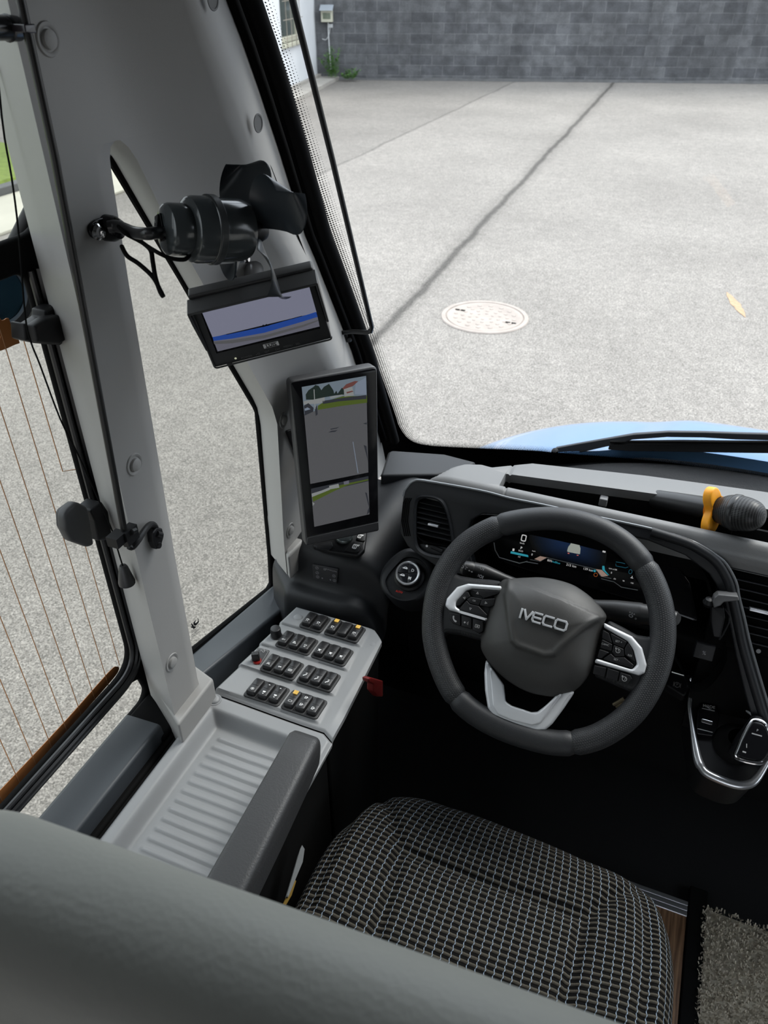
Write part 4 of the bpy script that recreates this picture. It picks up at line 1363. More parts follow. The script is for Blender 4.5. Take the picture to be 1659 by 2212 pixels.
# parking brake switch
mb = MB()
pb = px2(GP, zr([(345, 1165), (395, 1045), (555, 1098), (540, 1165), (505, 1250), (480, 1250)]), .01)
mb.plate([roundp(pb, .004)], GP, .03, .003, off=.01)
pk = mb.build('parking_brake_switch', BLK, CCn)
mb = MB()
fr_ = [GP @ Vec((*q_, .012)) for q_ in px2(GP, zr([(392, 1052), (470, 1075), (550, 1100), (540, 1150), (530, 1168)]), .012)]
mb.tube(smooth(fr_, 3, False), [.0022] * 6 + [.0034] * 4 + [.0022] * 3, 8)
mb.build('chrome_edge', CHROME, pk)
mb = MB()
p = px2(GP, zr([(437, 1162)]), .010)[0]
mb.plate([circ(.0048, 20, *p), circ(.0040, 20, *p)], GP, .0003, off=.0106)
mb.text('P', GP @ Matrix.Translation((*p, .0106)), .0065, 0, .0001)
for s_ in (-1, 1):
    mb.plate([[(p[0] + s_ * .0052, p[1] - .004), (p[0] + s_ * .0060, p[1] - .004), (p[0] + s_ * .0060, p[1] + .004), (p[0] + s_ * .0052, p[1] + .004)]], GP, .0003, off=.0106)
mb.build('switch_print', GREYP, pk)
# gear selector lever
GL = thing('gear_selector', 'stubby black gear selector with a chrome framed top marked P', 'gear lever', GP @ Vec((*px2(GP, zr([(960, 1660)]))[0], 0)))
c0 = px2(GP, zr([(920, 1650)]))[0]
mb = MB()
mb.lathe([(.034, 0), (.033, .004), (.028, .010), (.020, .020), (.015, .035)], GP @ Matrix.Translation((*c0, -.004)), 32)
mb.build('gaiter', BLKM, GL)
OF = .055
kn = px2(GP, zr([(930, 1775), (945, 1690), (1000, 1560), (1050, 1478), (1085, 1455), (1150, 1468), (1198, 1525), (1230, 1640), (1200, 1770), (1115, 1822)]), OF)
kn = smooth(kn, 4)
kc = Vec((sum(x for x, _ in kn) / len(kn), sum(y for _, y in kn) / len(kn)))
mb = MB()
lo_ = [(kc.x + (x - kc.x) * .55 - .016, kc.y + (y - kc.y) * .55 + .0) for x, y in kn]
mid_ = [(kc.x + (x - kc.x) * 1.12, kc.y + (y - kc.y) * 1.10 + .006) for x, y in kn]
mb.loft([[GP @ Vec((x, y, .008)) for x, y in lo_], [GP @ Vec((x, y, .026)) for x, y in lo_], [GP @ Vec((x, y, .038)) for x, y in mid_], [GP @ Vec((x, y, .050)) for x, y in mid_], [GP @ Vec((x, y, OF)) for x, y in kn]])
mb.build('lever_body', BLK, GL, sharp=60)
mb = MB()
mb.tube([GP @ Vec((x, y, OF + .0005)) for x, y in kn], .0026, 8, closed=True)
mb.build('chrome_frame', CHROME, GL)
mb = MB()
ki = [(kc.x + (x - kc.x) * .86, kc.y + (y - kc.y) * .88) for x, y in kn]
mb.plate([ki], GP, .004, .001, off=OF + .002)
kt = mb.build('top_plate', BLKG, GL)
mb = MB()
p, p2_ = [Vec(q_) for q_ in px2(GP, zr([(1060, 1568), (1150, 1592)]), OF)]
rz = math.atan2((p2_ - p).y, (p2_ - p).x)
bar(mb, (1062, 1568), (1148, 1592), .0010, OF + .002, th=.0004)
q_ = px2(GP, zr([(1108, 1548)]), OF)[0]
mb.text('P', GP @ Matrix.Translation((*q_, OF + .0026)) @ Matrix.Rotation(rz, 4, 'Z'), .0055, 0, .0001)
bar(mb, (1020, 1655), (1020, 1690), .0006, OF + .002, th=.0004); bar(mb, (985, 1720), (1015, 1730), .0012, OF + .002, th=.0004)
mb.build('selector_print', GREYP, kt)
# red bonnet release and a small brass fitting below the wheel
q = MB()
rc = at(815, 1482, 'X', -.345)
RLM = frame(rc, (0, 1, 0), (1, 0, 0))
rl = px2(RLM, Z_(380, 1250, 3.19)([(1328, 690), (1345, 682), (1428, 705), (1428, 815), (1392, 815), (1360, 775), (1362, 730), (1330, 712)]))
q.plate([roundp(rl, .003)], RLM, .012, .002)
tag(q.build('release_lever', RED), 'dark red pull lever in the shadow right of the switch panel', 'lever')
q = MB()
kx = onp(1338, 1515, Vec((-.086, 1.02, -1.0)), Vec((0, -1, 0)))
q.tube([kx + Vec((-.008, 0, -.012)), kx + Vec((.0, 0, .0)), kx + Vec((.007, 0, .012))], .0035, 8)
q.tube([kx + Vec((-.003, -.002, -.014)), kx + Vec((.011, -.002, .008))], .0022, 8)
tag(q.build('metal_fitting', pm('brass', (.45, .38, .25), .3, metal=.9)), 'small brassy metal fitting glinting below the right side of the steering wheel', 'metal fitting')

# ================================================================ steering column and wheel
CW = Vec((-.094, .905, -.843))
WN = Vec((0, -.695, .719)).normalized()
WMt = frame(CW, (1, 0, 0), WN)
z8 = Z_(880, 1050, 2.676)
def wp(x, y, h=0.0):
    return px2(WMt, z8([(x, y)]), h)[0]
SC = thing('steering_column', 'black steering column with an indicator stalk on the left and a wiper stalk on the right', 'steering column', WMt @ Vec((0, 0, -.18)))
mb = MB()
mb.loft([[WMt @ Vec((x, y, h)) for x, y in rrect(w_, w_ * .9, .02, 0, 0, 6)] for w_, h in ((.11, -.035), (.13, -.06), (.14, -.14), (.13, -.22))])
mb.build('column_shroud', BLK, SC, bevel=.004)
def stalk(pts, radii, h0, h1, name, prints):
    p3 = []
    for k, (x, y) in enumerate(pts):
        h = h0 + (h1 - h0) * k / (len(pts) - 1)
        p3.append(WMt @ Vec((*wp(x, y, h), h)))
    m_ = MB(); m_.tube(p3, radii, 20)
    st = m_.build(name, pm('stalk_plastic', (.03, .03, .031), .4, bump=.1, scale=1500), SC, sharp=50)
    return st, p3
sl, slp = stalk([(308, 468), (313, 469), (325, 472), (372, 483), (376, 484), (380, 485), (440, 500), (500, 520), (560, 540), (640, 570)], [.004, .0095, .0125, .0135, .0122, .0138, .0145, .0120, .0095, .009], -.045, -.06, 'indicator_stalk', None)
def on_stalk(m_, px_, py_, h, w_, hh_, kind):
    o = WMt @ Vec((*wp(px_, py_, h), h))
    toward = -o.normalized()
    M = frame(o, (1, 0, -.25), toward)
    if kind == 'lamp':
        m_.plate([circ(w_, 14, ry=hh_), circ(w_ * .65, 14, ry=hh_ * .65)], M, .0004); m_.plate([rrect(w_ * .5, hh_ * 1.9, .0004, w_ * 1.6, 0)], M, .0004)
        for k in (-1, 0, 1): m_.plate([rrect(w_ * .8, .0006, .0002, -w_ * 1.7, k * hh_ * .6)], M, .0004)
    elif kind == 'arrows':
        for s_ in (-1, 1):
            m_.plate([[(s_ * w_ * .2, -hh_ * .3), (s_ * w_ * .2, hh_ * .3), (s_ * w_ * .9, hh_ * .3), (s_ * w_ * .9, hh_), (s_ * w_ * 1.9, 0), (s_ * w_ * .9, -hh_), (s_ * w_ * .9, -hh_ * .3)]], M, .0004)
    elif kind == 'bar': m_.plate([rrect(w_, hh_, .0003)], M, .0004)
    else:
        m_.plate([circ(w_, 12, ry=hh_), circ(w_ * .6, 12, ry=hh_ * .6)], M, .0004)
        for k in range(3): m_.plate([circ(w_ * .35, 8, (k - 1) * w_, hh_ * 1.7)], M, .0004)
        m_.plate([circ(w_ * .4, 8, w_ * 2.4, -hh_ * .4), circ(w_ * .25, 8, w_ * 2.4, -hh_ * .4)], M, .0004)
mb = MB()
on_stalk(mb, 318, 466, -.030, .0026, .0026, 'x'); on_stalk(mb, 343, 470, -.030, .0040, .0010, 'bar')
on_stalk(mb, 365, 492, -.030, .0022, .0016, 'arrows'); on_stalk(mb, 428, 474, -.031, .0026, .0026, 'lamp'); on_stalk(mb, 424, 522, -.031, .0024, .0026, 'lamp')
mb.build('stalk_print', WHITE, sl)
sr, srp = stalk([(1000, 690), (1100, 705), (1200, 718), (1330, 735), (1350, 738), (1354, 739), (1480, 755), (1555, 768), (1562, 770)], [.012, .0135, .0165, .0175, .0175, .0165, .0145, .0118, .009], -.06, -.05, 'wiper_stalk', None)
mb = MB(); on_stalk(mb, 1292, 750, -.028, .0034, .0026, 'x'); mb.build('stalk_print', GREYP, sr)

SW = thing('steering_wheel', 'black leather steering wheel with a flattened base and silver spoke trims', 'steering wheel', WMt @ Vec((0, 0, -.03)))
def leather(name, col, dots):
    m = pm(name, col, .5, bump=.18, scale=700)
    if dots:
        nt = m.node_tree; b = nt.nodes['Principled BSDF']
        tcn = node(nt, 'ShaderNodeTexCoord')
        sx = node(nt, 'ShaderNodeSeparateXYZ'); nt.links.new(tcn.outputs['UV'], sx.inputs[0])
        def mt(op, a, bb=0.0):
            n = node(nt, 'ShaderNodeMath'); n.operation = op
            for i, v in enumerate((a, bb)):
                if isinstance(v, (int, float)): n.inputs[i].default_value = v
                else: nt.links.new(v, n.inputs[i])
            return n.outputs[0]
        pit = .0034
        rw = mt('FLOOR', mt('DIVIDE', sx.outputs[1], pit))
        fu = mt('SUBTRACT', mt('FRACT', mt('ADD', mt('DIVIDE', sx.outputs[0], pit), mt('MULTIPLY', mt('MODULO', rw, 2), .5))), .5)
        fv = mt('SUBTRACT', mt('FRACT', mt('DIVIDE', sx.outputs[1], pit)), .5)
        d = mt('SQRT', mt('ADD', mt('MULTIPLY', fu, fu), mt('MULTIPLY', fv, fv)))
        k = node(nt, 'ShaderNodeMapRange'); k.inputs[1].default_value = .12; k.inputs[2].default_value = .26; nt.links.new(d, k.inputs[0])
        bp = node(nt, 'ShaderNodeBump'); bp.inputs['Strength'].default_value = 1.0; bp.inputs['Distance'].default_value = .0012
        nt.links.new(k.outputs[0], bp.inputs['Height'])
        old = b.inputs['Normal'].links[0].from_socket
        nt.links.new(old, bp.inputs['Normal']); nt.links.new(bp.outputs[0], b.inputs['Normal'])
    return m
LEA = leather('smooth_black_leather', (.018, .019, .021), False)
LEP = leather('perforated_black_leather', (.022, .023, .025), True)
# rim centre line measured round the photographed wheel, in the wheel's own plane
rimpx = [(1190, 1095), (1280, 1110), (1355, 1147), (1411, 1203), (1447, 1275), (1461, 1350), (1455, 1425), (1428, 1500), (1380, 1567), (1310, 1615), (1240, 1633), (1170, 1628), (1080, 1600), (1010, 1562), (962, 1515), (930, 1450), (913, 1380), (914, 1310), (930, 1245), (965, 1185), (1015, 1140), (1090, 1107)]
ro = [Vec(q_) for q_ in smooth(px2(WMt, rimpx), 8)]
def rimw(a):                                  # half width of the rim section: fatter at the ten-to-two grips
    a = abs((a + math.pi) % (2 * math.pi) - math.pi)
    return .0185
ctr = []
for i, p in enumerate(ro):
    t = (ro[(i + 1) % len(ro)] - ro[i - 1]).normalized()
    nn = Vec((-t.y, t.x))
    if nn.dot(-p) < 0: nn = -nn
    ctr.append(p + nn * .0190)
angs = [math.degrees(math.atan2(p.y, p.x)) % 360 for p in ctr]
order = sorted(range(len(ctr)), key=lambda i: angs[i])
cs_ = [(angs[i], ctr[i]) for i in order]
def rimpt(a):
    a %= 360
    for (a0, p0), (a1, p1) in zip(cs_, cs_[1:]):
        if a0 <= a <= a1: return p0.lerp(p1, (a - a0) / (a1 - a0 + 1e-9))
    (a0, p0), (a1, p1) = cs_[-1], cs_[0]
    return p0.lerp(p1, ((a - a0) % 360) / ((a1 + 360 - a0) + 1e-9))
def angpx(x, y):
    p = wp(x, y); return math.degrees(math.atan2(p[1], p[0])) % 360
sA = angpx(530, 220); sB = angpx(1360, 470); sC = angpx(960, 1500); sD = angpx(290, 1225)
def rimseg(a0, a1, mat, name):
    n = max(12, int((a1 - a0) / 2.2))
    q = MB(); rows = []; uv = []; acc = 0; pr = None
    for i in range(n + 1):
        a = a0 + (a1 - a0) * i / n
        c = rimpt(a); t = (rimpt(a + .6) - rimpt(a - .6)).normalized(); nn = Vec((-t.y, t.x))
        if pr is not None: acc += (c - pr).length
        pr = c
        gd = min(abs(a - a0), abs(a1 - a))
        k = 1 - .13 * max(0, 1 - gd / .9)
        row = []
        for j in range(25):
            b = 2 * math.pi * j / 24
            row.append(WMt @ Vec((c.x + nn.x * .0190 * k * math.cos(b), c.y + nn.y * .0190 * k * math.cos(b), .0165 * k * math.sin(b))))
            uv.append((acc, .112 * j / 24))
        rows.append(row)
    q.grid(rows, uvs=uv)
    return q.build(name, mat, SW)
sDn = sD
rimseg(sB, sA, LEA, 'rim_leather')
rimseg(sA, sD, LEP, 'rim_grip')
rimseg(sD, sC, LEA, 'rim_leather')
rimseg(sC, sB + 360, LEP, 'rim_grip')
# spokes: leather webs behind the trims
mb = MB()
def zplate(m_, pts, th, bev, off, mi=0, r=.0, sm=0, holes=()):
    P = px2(WMt, z8(pts), off)
    P = smooth(P, sm) if sm else (roundp(P, r) if r else P)
    hs = [roundp(px2(WMt, z8(h), off), .003) for h in holes]
    m_.plate([P] + hs, WMt, th, bev, mi, off)
zplate(mb, [(545, 548), (480, 538), (380, 530), (300, 515), (230, 480), (165, 560), (120, 700), (125, 800), (190, 880), (230, 850), (300, 860), (450, 900)], .026, .008, .006, r=.006)
mb.build('spoke_web', LEP, SW)
mb = MB()
zplate(mb, [(1160, 770), (1250, 815), (1330, 860), (1400, 870), (1440, 830), (1500, 900), (1520, 1030), (1450, 1140), (1340, 1180), (1290, 1190), (1080, 1100)], .026, .008, .006, r=.006)
mb.build('spoke_web', LEP, SW)
# silver C trims with their key pads
mb = MB()
zplate(mb, [(545, 577), (350, 562), (285, 582), (225, 650), (216, 690), (240, 716), (452, 778), (460, 764), (312, 722), (280, 697), (282, 668), (338, 605), (372, 592), (545, 604)], .014, .004, .016, r=.005)
mb.build('spoke_trim', SILV, SW)
mb = MB()
zplate(mb, [(1135, 788), (1300, 868), (1358, 935), (1385, 1035), (1372, 1082), (1340, 1095), (1080, 1020), (1092, 995), (1300, 1060), (1328, 1030), (1308, 950), (1275, 897), (1135, 816)], .014, .004, .016, r=.005)
mb.build('spoke_trim', SILV, SW)
def keypad(cells, prints, name):
    q = MB()
    for c in cells: zplate(q, c, .008, .0012, .015, r=.0015)
    k = q.build(name, BLK, SW)
    q = MB()
    for s_, x, y, size in prints:
        p = wp(x, y, .016)
        M = WMt @ Matrix.Translation((*p, .0156))
        if s_ in '<>^v':
            a = {'>': 0, '^': 90, '<': 180, 'v': 270}[s_]
            t = [(size, 0), (-size * .5, size * .8), (-size * .5, -size * .8)]
            q.plate([t, [(x_ * .5, y_ * .5) for x_, y_ in t]], M @ Matrix.Rotation(math.radians(a), 4, 'Z'), .0003)
        elif s_ == 'gauge':
            q.plate([circ(size, 20), circ(size * .78, 20)], M, .0003); q.plate([rrect(size * .2, size * 1.1, .0002, size * .2, size * .2)], M, .0003)
            q.plate([[(-size * 1.2, size * .3), (-size * .6, size * 1.1), (-size * 1.3, size * 1.2)]], M, .0003)
        elif s_ == 'phone':
            q.plate([smooth([(-size, size), (-size * .5, size * .9), (-size * .45, size * .2), (0, -size * .35), (size * .7, -size * .5), (size * .8, -size), (size * .2, -size * 1.1), (-size * .7, -size * .3), (-size * 1.05, size * .5)], 3)], M, .0003)
        elif s_ == 'voice':
            q.plate([circ(size * .35, 10, -size * .6, 0)], M, .0003)
            for k_ in (1, 2): q.tube([M @ Vec((size * (.0 + .35 * k_), size * .35 * k_ * y_, 0)) for y_ in (-1, 0, 1)], .0003, 4)
        elif s_ == 'card':
            q.plate([rrect(size * 2, size * 1.4, .0006), rrect(size * 1.6, size, .0004)], M, .0003); q.plate([rrect(size * .8, size * .5, .0003)], M, .0003)
        else: q.text(s_, M, size, 0, .0001)
    q.build(name + '_print', GREYP, k)
keypad([[(370, 597), (540, 606), (530, 622), (440, 648), (368, 600)], [(366, 640), (432, 652), (412, 690), (362, 678), (342, 655)], [(428, 655), (505, 648), (500, 690), (470, 700), (418, 690)],
        [(360, 600), (372, 600), (435, 646), (428, 650), (366, 637), (350, 612)], [(338, 610), (362, 638), (340, 655), (305, 690), (284, 690), (284, 668)], [(310, 692), (340, 660), (360, 682), (412, 693), (430, 715), (462, 760), (450, 762), (315, 720), (286, 697)]][:3] +
       [[(338, 608), (352, 612), (364, 640), (338, 655), (304, 688), (284, 692), (284, 668)], [(312, 694), (342, 660), (360, 681), (412, 694), (462, 745), (455, 764), (315, 722), (300, 712)]],
       [('^', 405, 619, .0026), ('<', 329, 646, .0026), ('OK', 386, 663, .0036), ('>', 453, 675, .0026), ('v', 364, 708, .0026)], 'key_pad')
keypad([[(240, 730), (305, 742), (305, 808), (262, 795), (245, 770)], [(312, 744), (370, 762), (368, 826), (312, 810)], [(378, 765), (436, 780), (436, 840), (415, 852), (376, 832)]],
       [('phone', 275, 768, .0042), ('voice', 340, 790, .0042), ('card', 404, 810, .0036)], 'key_row')
keypad([[(1130, 830), (1165, 850), (1185, 912), (1125, 880)], [(1172, 848), (1270, 900), (1250, 938), (1190, 912)], [(1125, 885), (1185, 915), (1180, 955), (1115, 935)], [(1192, 918), (1250, 942), (1255, 985), (1200, 985), (1183, 960)], [(1275, 905), (1300, 945), (1318, 1020), (1258, 975), (1256, 940)], [(1110, 942), (1170, 962), (1120, 995), (1098, 990)], [(1175, 968), (1200, 990), (1255, 990), (1310, 1035), (1298, 1052), (1130, 1000)]],
       [('SET +', 1222, 900, .0042), ('CANC', 1144, 916, .0040), ('gauge', 1217, 952, .0034), ('RES', 1286, 980, .0040), ('SET -', 1210, 1005, .0042)], 'key_pad')
keypad([[(1080, 1035), (1150, 1050), (1138, 1105), (1072, 1085)], [(1158, 1052), (1225, 1072), (1212, 1130), (1148, 1110)], [(1232, 1075), (1290, 1095), (1300, 1115), (1275, 1145), (1220, 1132)]],
       [('gauge', 1255, 1115, .0036)], 'key_row')
# airbag cover
hubpx = [(555, 546), (600, 538), (690, 532), (780, 531), (880, 548), (960, 575), (1020, 612), (1070, 652), (1120, 705), (1150, 752), (1140, 790), (1118, 850), (1095, 940), (1070, 1040), (1035, 1115), (975, 1178), (920, 1205), (850, 1217), (780, 1210), (700, 1190), (620, 1150), (560, 1108), (490, 1042), (435, 955), (428, 900), (440, 830), (470, 740), (500, 650), (530, 580)]
hp = [Vec(q_) for q_ in smooth(px2(WMt, z8(hubpx), .0), 5)]
hc = Vec(wp(790, 860))
vline = [Vec(wp(*q_)) for q_ in [(590, 540), (575, 640), (605, 840), (618, 905), (645, 935), (800, 992), (860, 985), (905, 935), (1030, 830), (1130, 765)]]
def dseg(p, a, b):
    ab = b - a; t = max(0, min(1, (p - a).dot(ab) / ab.length_squared)); return (p - a - ab * t).length
def inside(p, poly):
    c = False
    for a, b in zip(poly, poly[1:] + poly[:1]):
        if (a.y > p.y) != (b.y > p.y) and p.x < (b.x - a.x) * (p.y - a.y) / (b.y - a.y) + a.x: c = not c
    return c
mb = MB()
rows = []
NS = 44
for k in range(NS + 1):
    s_ = 1 - k / NS
    row = []
    for p in hp:
        q_ = hc + (p - hc) * s_
        d = min(dseg(q_, a, b) for a, b in zip(vline, vline[1:]))
        sg = 1 if inside(q_, vline) else -1
        h = .036 * (1 - s_ ** 3.4) + .006
        h += .0030 * sst(-.004, .0015, sg * d) + .0022 * math.exp(-((sg * d - .003) / .0045) ** 2)
        row.append(WMt @ Vec((q_.x, q_.y, h)))
    rows.append(row)
skirt = [WMt @ Vec((hc.x + (p.x - hc.x) * .97, hc.y + (p.y - hc.y) * .97, -.03)) for p in hp]
mb.grid([skirt] + rows, cv=True)
AIR = pm('airbag_cover_plastic', (.04, .039, .037), .48, bump=.2, scale=1600)
hub = mb.build('airbag_cover', AIR, SW, sharp=65)
mb = MB()
p0, p1 = Vec(wp(655, 735, .042)), Vec(wp(922, 815, .042))
rz = math.atan2((p1 - p0).y, (p1 - p0).x); pc = (p0 + p1) / 2; LWd = (p1 - p0).length
lw = .0030
LM = WMt @ Matrix.Translation((pc.x, pc.y, .0478)) @ Matrix.Rotation(rz, 4, 'Z')
def stroke(pts, w_=lw):
    for a, b in zip(pts, pts[1:]):
        a, b = Vec(a), Vec(b); d = (b - a).normalized(); n_ = Vec((-d.y, d.x)) * w_ / 2; e = d * w_ * .35
        mb.plate([[tuple(a - n_ - e), tuple(b - n_ + e), tuple(b + n_ + e), tuple(a + n_ - e)]], LM, .006, .0004)
hL = LWd * .095; u = LWd
stroke([(-.485 * u, -hL), (-.485 * u, hL)])
stroke([(-.43 * u, hL), (-.345 * u, -hL), (-.255 * u, hL)])
stroke([(-.05 * u, hL), (-.20 * u, hL), (-.225 * u, hL * .6), (-.225 * u, -hL * .6), (-.20 * u, -hL), (-.05 * u, -hL)]); stroke([(-.225 * u, 0), (-.06 * u, 0)])
stroke([(.20 * u, hL), (.03 * u, hL), (.005 * u, hL * .6), (.005 * u, -hL * .6), (.03 * u, -hL), (.20 * u, -hL)])
stroke([(.285 * u, hL), (.46 * u, hL), (.49 * u, hL * .6), (.49 * u, -hL * .6), (.46 * u, -hL), (.285 * u, -hL), (.255 * u, -hL * .6), (.255 * u, hL * .6), (.285 * u, hL)])
mb.build('emblem_lettering', LETTER, hub)
mb = MB()
ch = [WMt @ Vec((*wp(*q_, .03), .034)) for q_ in ((682, 1038), (700, 1050), (718, 1046))]
mb.tube(ch, .0006, 5)
mb.build('airbag_mark', BLK, hub)
# lower silver spoke
mb = MB()
lo_o = [(452, 990), (442, 1080), (446, 1180), (462, 1280), (490, 1330), (550, 1380), (640, 1408), (740, 1422), (800, 1410), (838, 1375), (905, 1285), (975, 1180), (900, 1190), (860, 1215), (790, 1275), (750, 1305), (715, 1308), (600, 1270), (565, 1245), (555, 1150), (490, 1060)]
zplate(mb, lo_o, .016, .005, .010, r=.006)
mb.build('lower_spoke_trim', SILV, SW)
mb = MB()
li = [(475, 1040), (480, 1150), (490, 1270), (520, 1320), (600, 1355), (720, 1385), (770, 1370), (830, 1290), (900, 1195), (855, 1215), (765, 1300), (745, 1310), (715, 1308), (600, 1270), (565, 1245), (555, 1150), (500, 1070)]
zplate(mb, li, .010, .003, .0135, r=.005)
mb.build('lower_spoke_inlay', SILV, SW)
# ================================================================ screens on the screen pillar
SCW = em('screen_white', (.19, .20, .20), 1); SCS = em('screen_sky', (.12, .15, .18), 1); SCG = em('screen_grass', (.055, .08, .012), 1)
SCA = em('screen_asphalt', (.072, .073, .078), 1); SCT = em('screen_trees', (.010, .017, .014), 1); SCD = em('screen_dark', (.022, .024, .03), 1)
SCR = em('screen_roof', (.11, .04, .035), 1); SCB = em('screen_blue', (.012, .045, .22), 1); SCL = em('screen_lilac', (.155, .16, .215), 1)
SCL2 = em('screen_grey_violet', (.10, .10, .125), 1); SCP = em('screen_paleblue', (.15, .18, .23), 1)
DMC = Vec((-.497, 1.023, -.698)); DMN = Vec((.66, -.72, .20)).normalized()
DM = frame(DMC, (.70, .71, -.04), DMN)
zd = Z_(620, 780, 5.395)
MD = thing('mirror_display', 'tall black mirror display on the screen pillar showing two rear camera views', 'display', DMC + Vec((0, 0, -.17)))
dout = px2(DM, zd([(28, 232), (1052, 50), (1072, 1985), (222, 2155)]))
mb = MB()
mb.plate([roundp(dout, [.010, .010, .004, .004], 6)], DM, .030, .004, off=0, res=4)
mb.plate([roundp([(x * .9, y * .92) for x, y in dout], .01)], DM, .05, .004, off=-.01)
mb.build('housing', pm('display_housing', (.045, .045, .047), .45, bump=.15, scale=1500), MD)
mb = MB()
gp_ = px2(DM, zd([(40, 250), (1040, 80), (1062, 1865), (232, 2045)]))
mb.plate([roundp(gp_, [.006, .006, .001, .001], 5)], DM, .002, .0005, off=.001)
mb.build('front_glass', BLKG, MD)
mb = MB()
mb.plate([roundp(px2(DM, zd([(236, 2056), (1062, 1872), (1068, 1968), (226, 2140)])), .002)], DM, .004, .001, off=.0015)
mb.build('chin_strip', pm('chin_plastic', (.028, .028, .03), .5, bump=.15, scale=1500), MD)
def scr_poly(mb_, M, fn, pts, mi, off, r=0):
    mb_.plate([px2(M, fn(pts), off)], M, .0001, 0, mi, off)
mb = MB()
P_ = lambda pts, mi, k: scr_poly(mb, DM, zd, pts, mi, .0012 + .00008 * k)
P_([(172, 302), (922, 172), (948, 1298), (272, 1432)], 3, 1)                      # asphalt
P_([(172, 302), (922, 172), (932, 480), (640, 520), (360, 570), (200, 620)], 1, 2)  # sky
P_([(440, 470), (650, 410), (932, 405), (934, 485), (640, 522), (355, 570), (360, 520)], 2, 3)
P_([(410, 465), (640, 430), (925, 395), (926, 440), (600, 470), (420, 500)], 5, 4)
P_([(190, 470), (440, 415), (440, 470), (380, 495), (195, 505)], 0, 4)
P_([(222, 450), (218, 390), (250, 340), (310, 300), (330, 278), (370, 290), (400, 340), (430, 300), (490, 265), (540, 340), (550, 380), (575, 345), (590, 380), (640, 310), (662, 330), (665, 390), (560, 400), (420, 425), (300, 450)], 4, 5)
P_([(500, 415), (640, 390), (660, 400), (560, 425), (505, 435)], 0, 6)
P_([(660, 320), (760, 300), (780, 400), (670, 415)], 0, 7); P_([(645, 318), (690, 270), (790, 232), (830, 235), (770, 290), (660, 330)], 6, 8)
P_([(690, 362), (760, 345), (775, 355), (700, 378)], 6, 8)
P_([(800, 260), (922, 190), (926, 390), (790, 385)], 9, 6)
P_([(196, 520), (250, 490), (310, 545), (305, 590), (205, 635)], 5, 6); P_([(205, 555), (240, 540), (275, 560), (210, 580)], 9, 7)
P_([(310, 330), (320, 330), (332, 560), (322, 560)], 0, 8); P_([(325, 560), (350, 510), (358, 620), (335, 640)], 5, 7)
P_([(505, 790), (610, 768), (580, 785), (510, 800)], 5, 4); P_([(480, 832), (520, 812), (590, 805), (560, 825)], 5, 4); P_([(885, 728), (930, 715), (930, 740)], 5, 4)
P_([(893, 978), (925, 990), (945, 1170)], 5, 4)
P_([(765, 940), (772, 940), (832, 1305), (824, 1307)], 9, 4)
P_([(280, 1488), (948, 1340), (962, 1785), (318, 1932)], 3, 1)
P_([(280, 1488), (948, 1340), (949, 1400), (600, 1480), (290, 1560)], 5, 2)
P_([(290, 1560), (480, 1480), (700, 1425), (948, 1375), (948, 1390), (700, 1450), (560, 1510), (305, 1640)], 2, 3)
P_([(286, 1545), (400, 1510), (500, 1470), (500, 1500), (290, 1585)], 0, 4)
P_([(490, 1455), (600, 1430), (610, 1475), (500, 1495)], 0, 4); P_([(660, 1405), (720, 1390), (725, 1430), (665, 1442)], 8, 4)
P_([(910, 1530), (930, 1535), (955, 1660), (958, 1720)], 5, 4); P_([(960, 1700), (962, 1760), (930, 1790), (940, 1740)], 5, 4)
P_([(295, 1640), (322, 1660), (300, 1690)], 0, 4)
scm = [SCW, SCS, SCG, SCA, SCT, SCD, SCR, SCB, SCL2, SCP]
mb.build('screen', scm, MD, recalc=False)
mb = MB()
q0 = DM @ Vec((.0, -.02, -.04)); q1 = Vec((-.60, 1.17, -.70))
mb.tube([q0, q0.lerp(q1, .5), q1], .022, 16)
mb.build('mount_arm', BLK, MD)

# ---- reversing monitor
LCc = Vec((-.470, .771, -.3575)); LN = Vec((.50, -.81, -.30)).normalized()
LX = frame(LCc, (.853, .484, .195), LN)
zl = Z_(350, 520, 3.16)
LU = thing('reversing_monitor', 'small landscape black monitor with a white LUIS badge, above the mirror display', 'monitor', LCc + Vec((0, 0, -.05)))
lo = px2(LX, zl([(200, 482), (1040, 280), (1160, 668), (362, 868)]))
mb = MB()
mb.plate([roundp(lo, .003)], LX, .016, .002, off=0)
lo2 = px2(LX, zl([(172, 372), (1042, 168), (1150, 640), (350, 850)]), -.012)
mb.plate([roundp(lo, [.003] * 4)], LX, .030, .003, off=-.004)
mb.build('housing', pm('monitor_housing', (.02, .02, .021), .42, bump=.1, scale=1500), LU)
mb = MB()
rim_ = [LX @ Vec((*p, .001)) for p in roundp(lo, .004)]
mb.tube(rim_[-12:] + rim_[:12], .0012, 6)
mb.build('bezel_lip', pm('bezel_edge', (.06, .06, .06), .35), LU)
